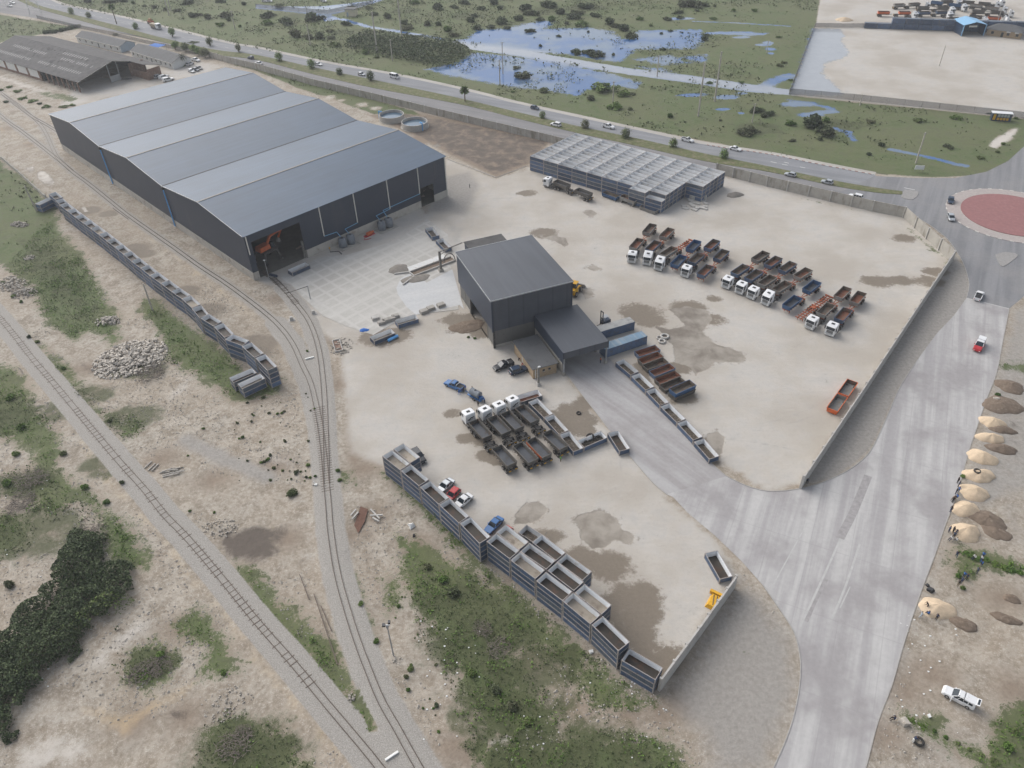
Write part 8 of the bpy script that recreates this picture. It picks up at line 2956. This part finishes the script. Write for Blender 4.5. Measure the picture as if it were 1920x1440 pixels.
tyre(1832, 884, .55, "black tyre lying on the fourth cream sand pile", 1.0)
tyre(1722, 1391, .62, "large black tyre on the ground beside the bending person", .05)
tyre(1107, 820, .75, "large grey tyre standing in the bin near the driveway", .5, "tyre", .9)
tyre(1122, 822, .55, "smaller tyre lying in the bin near the driveway", .3)
tyre(1100, 831, .5, "dark tyre at the left end of that bin", .35)
tyre(1085, 775, .45, "single tyre on the damp ground beside the driveway", .03)
for x, y, r, lab in ((1241, 641, .75, "white concrete ring by the puddle, front one"), (1246, 632, .9, "grey concrete ring by the puddle, rear one"), (1236, 634, .6, "small concrete ring by the puddle, left one")):
    tyre(x, y, r, lab, .03, "conc_pale")
for i in range(26):
    x, y = (1300 + random.uniform(-22, 26), 383 + random.uniform(-10, 12)) if i >= 8 else (1297 + (i % 4) * 7 + random.uniform(-2, 2), 368 + (i // 4) * 6)
    p = G(x, y)
    h = random.uniform(1.0, 1.5) if i < 8 else random.uniform(.2, .5)
    s = random.uniform(.7, .95)
    o = link("concrete_block", MB().box(-s, s, -s * .7, s * .7, 0, h, tx=.05, ty=.05).mesh("concrete_block", M["conc_pale"]), None, (p.x, p.y, .03), R(-35) + random.gauss(0, .3))
    tag(o, "tall grey concrete block clustered at the bin block's corner" if i < 8 else "flat grey slab lying before the bin block's corner", "concrete block", "tall concrete blocks by the bin block" if i < 8 else "flat slabs by the bin block")
for i, (x, y) in enumerate(((827, 574), (808, 580), (795, 586))):
    p = G(x, y)
    tag(link("stone_block", MB().box(-1.1, 1.1, -.8, .8, 0, .8, tx=.1, ty=.1).mesh("stone_block", M["timber"]), None, (p.x, p.y, .03), R(30)), "tan block on the apron's lower edge, %s from the hall" % ORD[i], "block", "tan blocks along the apron edge")
for i, (x, y) in enumerate(((716, 607), (724, 603), (735, 600), (742, 595))):
    p = G(x, y)
    tag(link("stone_block", MB().box(-1.0, 1.0, -.7, .7, 0, .8, tx=.1, ty=.1).mesh("stone_block", M["timber"]), None, (p.x, p.y, .03), R(25)), "tan block left of the slab-edge bin, %s from the left" % ORD[i], "block", "tan blocks beside the slab-edge bin")
p = G(704, 598)
tag(link("grey_crate", MB().box(-1, 1, -.8, .8, 0, .8, tx=.1).mesh("grey_crate", M["conc_pale"]), None, (p.x, p.y, .03), .4), "pale grey block standing alone on the cast slab", "block")
A, B = G(728, 641), G(746, 632)
o = link("blue_pipe", MB().cyl((-(B - A).length / 2, 0, .4), ((B - A).length / 2, 0, .4), .38, n=12).mesh("blue_pipe", M["pipe_blue"]), None, ((A.x + B.x) / 2, (A.y + B.y) / 2, .02), ang(A, B))
tag(o, "bright blue pipe lying in the mud by the bin", "pipe")
for x, y, lab in ((683, 619, "crumpled blue tarpaulin at the slab's lower corner"),):
    mound("tarpaulin", lab, "tarpaulin", x, y, 1.3, .9, .35, "bluecloth", .3, None, 3)
for x, y, s, lab in ((772, 986, .8, "large white sack on the sand below the bin row"), (776, 1004, .45, "dark bag below the white sack"), (1108, 1222, .5, "white sack on the grass by the tall bin stack"), (1848, 980, 0, ""), (1866, 750, .9, "white boulder by the brown soil heaps"), (1744, 1107, .75, "dark square sack on the widest sand pile's top"), (1742, 1342, .4, "white litter bag near the white pickup"), (1694, 1356, 1.0, "pale flat slab beside the sitting person"), (1739, 1098, .4, "small red-and-white rag by the dark sack")):
    if s:
        b = MB()
        rock(b, (0, 0, s * .3), s * 1.3, random.Random(int(x)))
        pp = G(x, y)
        tag(link("sack", b.mesh("sack", M["plastic"] if "dark" in lab else M["stone"] if "slab" in lab or "boulder" in lab else M["bin_bag"]), None, (pp.x, pp.y, ground_z(pp.x, pp.y)), .3), lab, "sack" if "slab" not in lab and "boulder" not in lab else "stone")

# unloading pit with steel column and hoop beside the hall
p = G(812, 500)
t = thing("unloading_pit", "pale concrete unloading pit with a brown trench beside the hall", "pit", p, HR + R(14))
kid("trench_wall", MB().box(-7, 7, -1.5, -1.2, 0, .5).box(-7, 7, 1.2, 1.5, 0, .5).box(-7.3, -7, -1.5, 1.5, 0, .5).bar((-7, -1.4, .25), (-12, -3.4, .2), .35, .4).bar((-7, 1.4, .25), (-11, 3.2, .2), .35, .4).mesh("trench_wall", M["conc_pale"]), t)
kid("trench_floor", MB().box(-7, 7, -1.2, 1.2, .04, .07).mesh("trench_floor", M["heap_soil"]), t)
kid("side_slab", MB().box(-6.5, 6, 1.6, 4.2, .03, .16).mesh("side_slab", M["plaster"]), t)
p = G(827, 508)
t = thing("steel_column", "weathered steel column with arm beside the unloading pit", "column", p, HR)
kid("shaft", MB().box(-.3, .3, -.3, .3, .8, 6.4).mesh("shaft", M["steel"]), t)
kid("foot", MB().box(-.7, .7, -.7, .7, 0, .8, tx=.15, ty=.15).mesh("foot", M["conc"]), t)
kid("arm", MB().bar((0, 0, 6.2), (7.5, 1.6, 6.6), .25).bar((.3, 0, 5.2), (3.4, .8, 6.3), .15).mesh("arm", M["steel"]), t)
b = MB()
for i in range(12):
    a0, a1 = math.pi * i / 12, math.pi * (i + 1) / 12
    b.bar((3.5 + 1.7 * math.cos(a0), 2.5, 1 + 2.6 * math.sin(a0)), (3.5 + 1.7 * math.cos(a1), 2.5, 1 + 2.6 * math.sin(a1)), .25)
p2 = kid("hoop", b.mesh("hoop", M["steel"]), t)


# ------------------------------------------------------------------ poles
def pole(x, y, h, label, arms=1, r=.16, lean=0.0, m="wood", group="wooden utility poles"):
    p = G(x, y)
    t = thing("utility_pole", label, "pole", (p.x, p.y, 0), random.uniform(0, .4), group)
    kid("shaft", MB().cyl((0, 0, -.2), (lean, 0, h), r * 1.6, r * 1.2, n=8).mesh("shaft", M[m]), t)
    if arms:
        b = MB()
        for k in range(arms):
            b.bar((-1.1 + lean, 0, h - .4 - k * .9), (1.1 + lean, 0, h - .4 - k * .9), .1)
        kid("crossarm", b.mesh("crossarm", M["steel"]), t)
    return t


for x, y, h, r, lab in ((1340, 190, 20, .24, "tall pole right of the pair in the flooded grass"), (1309, 218, 21, .24, "tall pole left of the pair in the flooded grass"), (1148.7, 196, 9.5, .17, "pole on the grass beside the round green bush"), (1410, 230, 7.5, .15, "pole among the dark bushes left of the fence"), (1717, 306, 11, .17, "leaning-looking pole above the blank sign board"),
                        (754, 76, 20, .24, "tall pole at the thicket's far edge"), (707, 98, 19, .24, "tall pole in front of the thicket's left part"), (582, 84, 10, .17, "pole on the grass left of the thicket"), (736, 114, 10, .17, "pole at the thicket's near side"), (937.5, 160, 11, .17, "pole standing in the blue floodwater"), (943, 138, 14, .14, "thin pole rising from the floodwater"),
                        (317, 29, 14, .2, "left pole of the pair at the top left field"), (320.5, 20, 14, .2, "right pole of the pair at the top left field"), (441, 55, 9.5, .17, "pole beside the dark bushes at the top left field"), (1232, 143, 9, .17, "pole beside the flooded track"), (1612, 198, 4.5, .14, "short pole by the far yard fence"), (576, 27, 5, .1, "thin pole by the bright floodwater fence"),
                        (1761, 124, 9, .12, "thin dark lamp mast inside the far paved yard"), (1867, 50, 9, .12, "thin mast behind the site office"), (1437, 100, 6, .1, "thin pole by the wet patches right of the field")):
    pole(x, y, h, "wooden %s" % lab if r > .13 else lab, 1 if r > .13 else 0, r)
pole(69, 396, 9, "leaning wooden pole in weeds before the siding bins' far end", 0, .15, -.3)
pole(286, 582, 8.5, "wooden pole on the sandy path left of the siding bins", 0, .15, .2)
p = G(738, 1229)
t = thing("camera_mast", "grey mast with two dark floodlights beside the lower track", "mast", p, 0)
kid("shaft", MB().cyl((0, 0, 0), (0, 0, 8.6), .13, .1, n=8).mesh("shaft", M["galv"]), t)
kid("bracket", MB().box(-.5, .5, -.08, .08, 8.5, 8.65).box(-.2, .2, -.2, .2, 8.0, 8.5).mesh("bracket", M["galv"]), t)
kid("floodlight", MB().box(-.75, -.3, -.25, .25, 8.4, 8.8).mesh("floodlight", M["black"]), t)
kid("floodlight", MB().box(.1, .5, .2, .7, 8.5, 8.9).mesh("floodlight", M["black"]), t)
p = G(507, 545)
t = thing("lamp_post", "grey lamp post beside the branch track and warehouse door", "lamp post", G(505, 524), 0)
kid("shaft", MB().cyl((0, 0, 0), (0, 0, 6.2), .1, .07, n=8).mesh("shaft", M["galv"]), t)
kid("lamp_head", MB().box(-.35, .25, -.18, .18, 6.15, 6.35).mesh("lamp_head", M["white"]), t)
p = G(1009.5, 722)
t = thing("steel_post", "thick grey steel post in the yard below the brick office", "post", p, HR)
kid("shaft", MB().box(-.22, .22, -.22, .22, .7, 5.2).mesh("shaft", M["steel"]), t)
kid("foot", MB().box(-.45, .45, -.45, .45, 0, .7, tx=.08, ty=.08).mesh("foot", M["conc_pale"]), t)
kid("lamp", MB().box(-.1, .5, -.15, .15, 5.2, 5.45).mesh("lamp", M["white"]), t)
A, B = G(542, 570), G(582, 560)
t = thing("barrier_boom", "thin dark boom across the branch track by the slab edge", "barrier", B, ang(B, A))
kid("post", MB().box(-.12, .12, -.12, .12, 0, 4.2).mesh("post", M["galv"]), t)
kid("boom", MB().bar((0, 0, 4.0), ((A - B).length, 0, 3.4), .12).mesh("boom", M["chassis"]), t)
for x, y, lab in ((547, 600, "white concrete stump between the tracks, left of the slab"), (588, 588, "white concrete stump at the slab's left edge")):
    p = G(x, y)
    tag(link("concrete_stump", MB().box(-.5, .5, -.5, .5, 0, 1.0, tx=.15, ty=.15).box(-.9, .9, -.7, .7, 0, .1).mesh("concrete_stump", M["conc_pale"]), None, (p.x, p.y, .02), .4), lab, "stump")


def pylon(x, y, h, label):
    p = G(x, y)
    t = thing("pylon", label, "pylon", p, R(25), "lattice pylons at the top left")
    w0, w1 = 3.2, .8
    b = MB()
    for k in range(7):
        f0, f1 = k / 7, (k + 1) / 7
        a, c = w0 + (w1 - w0) * f0, w0 + (w1 - w0) * f1
        z0, z1 = h * f0, h * f1
        for sx, sy in ((-1, -1), (1, -1), (1, 1), (-1, 1)):
            b.bar((sx * a, sy * a, z0), (sx * c, sy * c, z1), .13)
            nx_, ny_ = -sy, sx
            b.bar((sx * a, sy * a, z0), (nx_ * c, ny_ * c, z1), .07)
            b.bar((sx * c, sy * c, z1), (nx_ * c, ny_ * c, z1), .07)
    kid("tower", b.mesh("tower", M["galv"]), t)
    kid("crossarm", MB().bar((-5, 0, h - 2), (5, 0, h - 2), .25).bar((-4, 0, h - 6), (4, 0, h - 6), .25).mesh("crossarm", M["galv"]), t)


pylon(67, 26, 26, "grey lattice pylon standing beside the service road")
pylon(4, 14, 24, "grey lattice pylon at the top left corner")
for i, (x, y) in enumerate(((455, 102), (300, 76), (230, 70))):
    pass

hz = MB().box(-3700, 3700, -600, 4000, -1.6, 116)
ho = link("haze", hz.mesh("haze", []))
ho["kind"] = "stuff"
ho["label"] = "thin pale haze over the far field"
k = NT("haze")
k.t.nodes.remove(k.bsdf)
pv = k.n("ShaderNodeVolumePrincipled")
pv.inputs["Color"].default_value = (.9, .93, .97, 1)
pv.inputs["Density"].default_value = HAZE
pv.inputs["Anisotropy"].default_value = .2
k.l(pv.outputs[0], k.out.inputs["Volume"])
ho.data.materials.append(k.mat)
# ------------------------------------------------------------------ light, sky, render settings
SUN_EL, SUN_AZ = R(38), R(-46)      # azimuth measured from +y towards +x
sd = bpy.data.lights.new("sun", "SUN")
sd.energy = 1.4
sd.angle = R(65)
sd.color = (1.0, .975, .945)
so = bpy.data.objects.new("sun", sd)
COL.objects.link(so)
dirv = Vector((math.sin(SUN_AZ) * math.cos(SUN_EL), math.cos(SUN_AZ) * math.cos(SUN_EL), math.sin(SUN_EL)))
so.rotation_euler = dirv.to_track_quat("Z", "Y").to_euler()
so.location = dirv * 300
w = bpy.data.worlds.new("World")
scene.world = w
w.use_nodes = True
nt = w.node_tree
bg = nt.nodes["Background"]
sky = nt.nodes.new("ShaderNodeTexSky")
sky.sky_type = "NISHITA"
sky.sun_disc = False
sky.sun_elevation = SUN_EL
sky.sun_rotation = SUN_AZ
sky.air_density = 1.0
sky.dust_density = 3.0
sky.ozone_density = 1.0
hsv = nt.nodes.new("ShaderNodeHueSaturation")
hsv.inputs["Saturation"].default_value = .42
nt.links.new(sky.outputs[0], hsv.inputs["Color"])
nt.links.new(hsv.outputs[0], bg.inputs["Color"])
bg.inputs["Strength"].default_value = .115
vs_ = scene.view_settings
vs_.view_transform = "Standard"
vs_.look = "None"
vs_.gamma = 1
vs_.exposure = .72
scene.render.engine = "CYCLES"
scene.cycles.use_denoising = True
scene.cycles.max_bounces = 6
scene.cycles.transparent_max_bounces = 12
scene.render.film_transparent = False
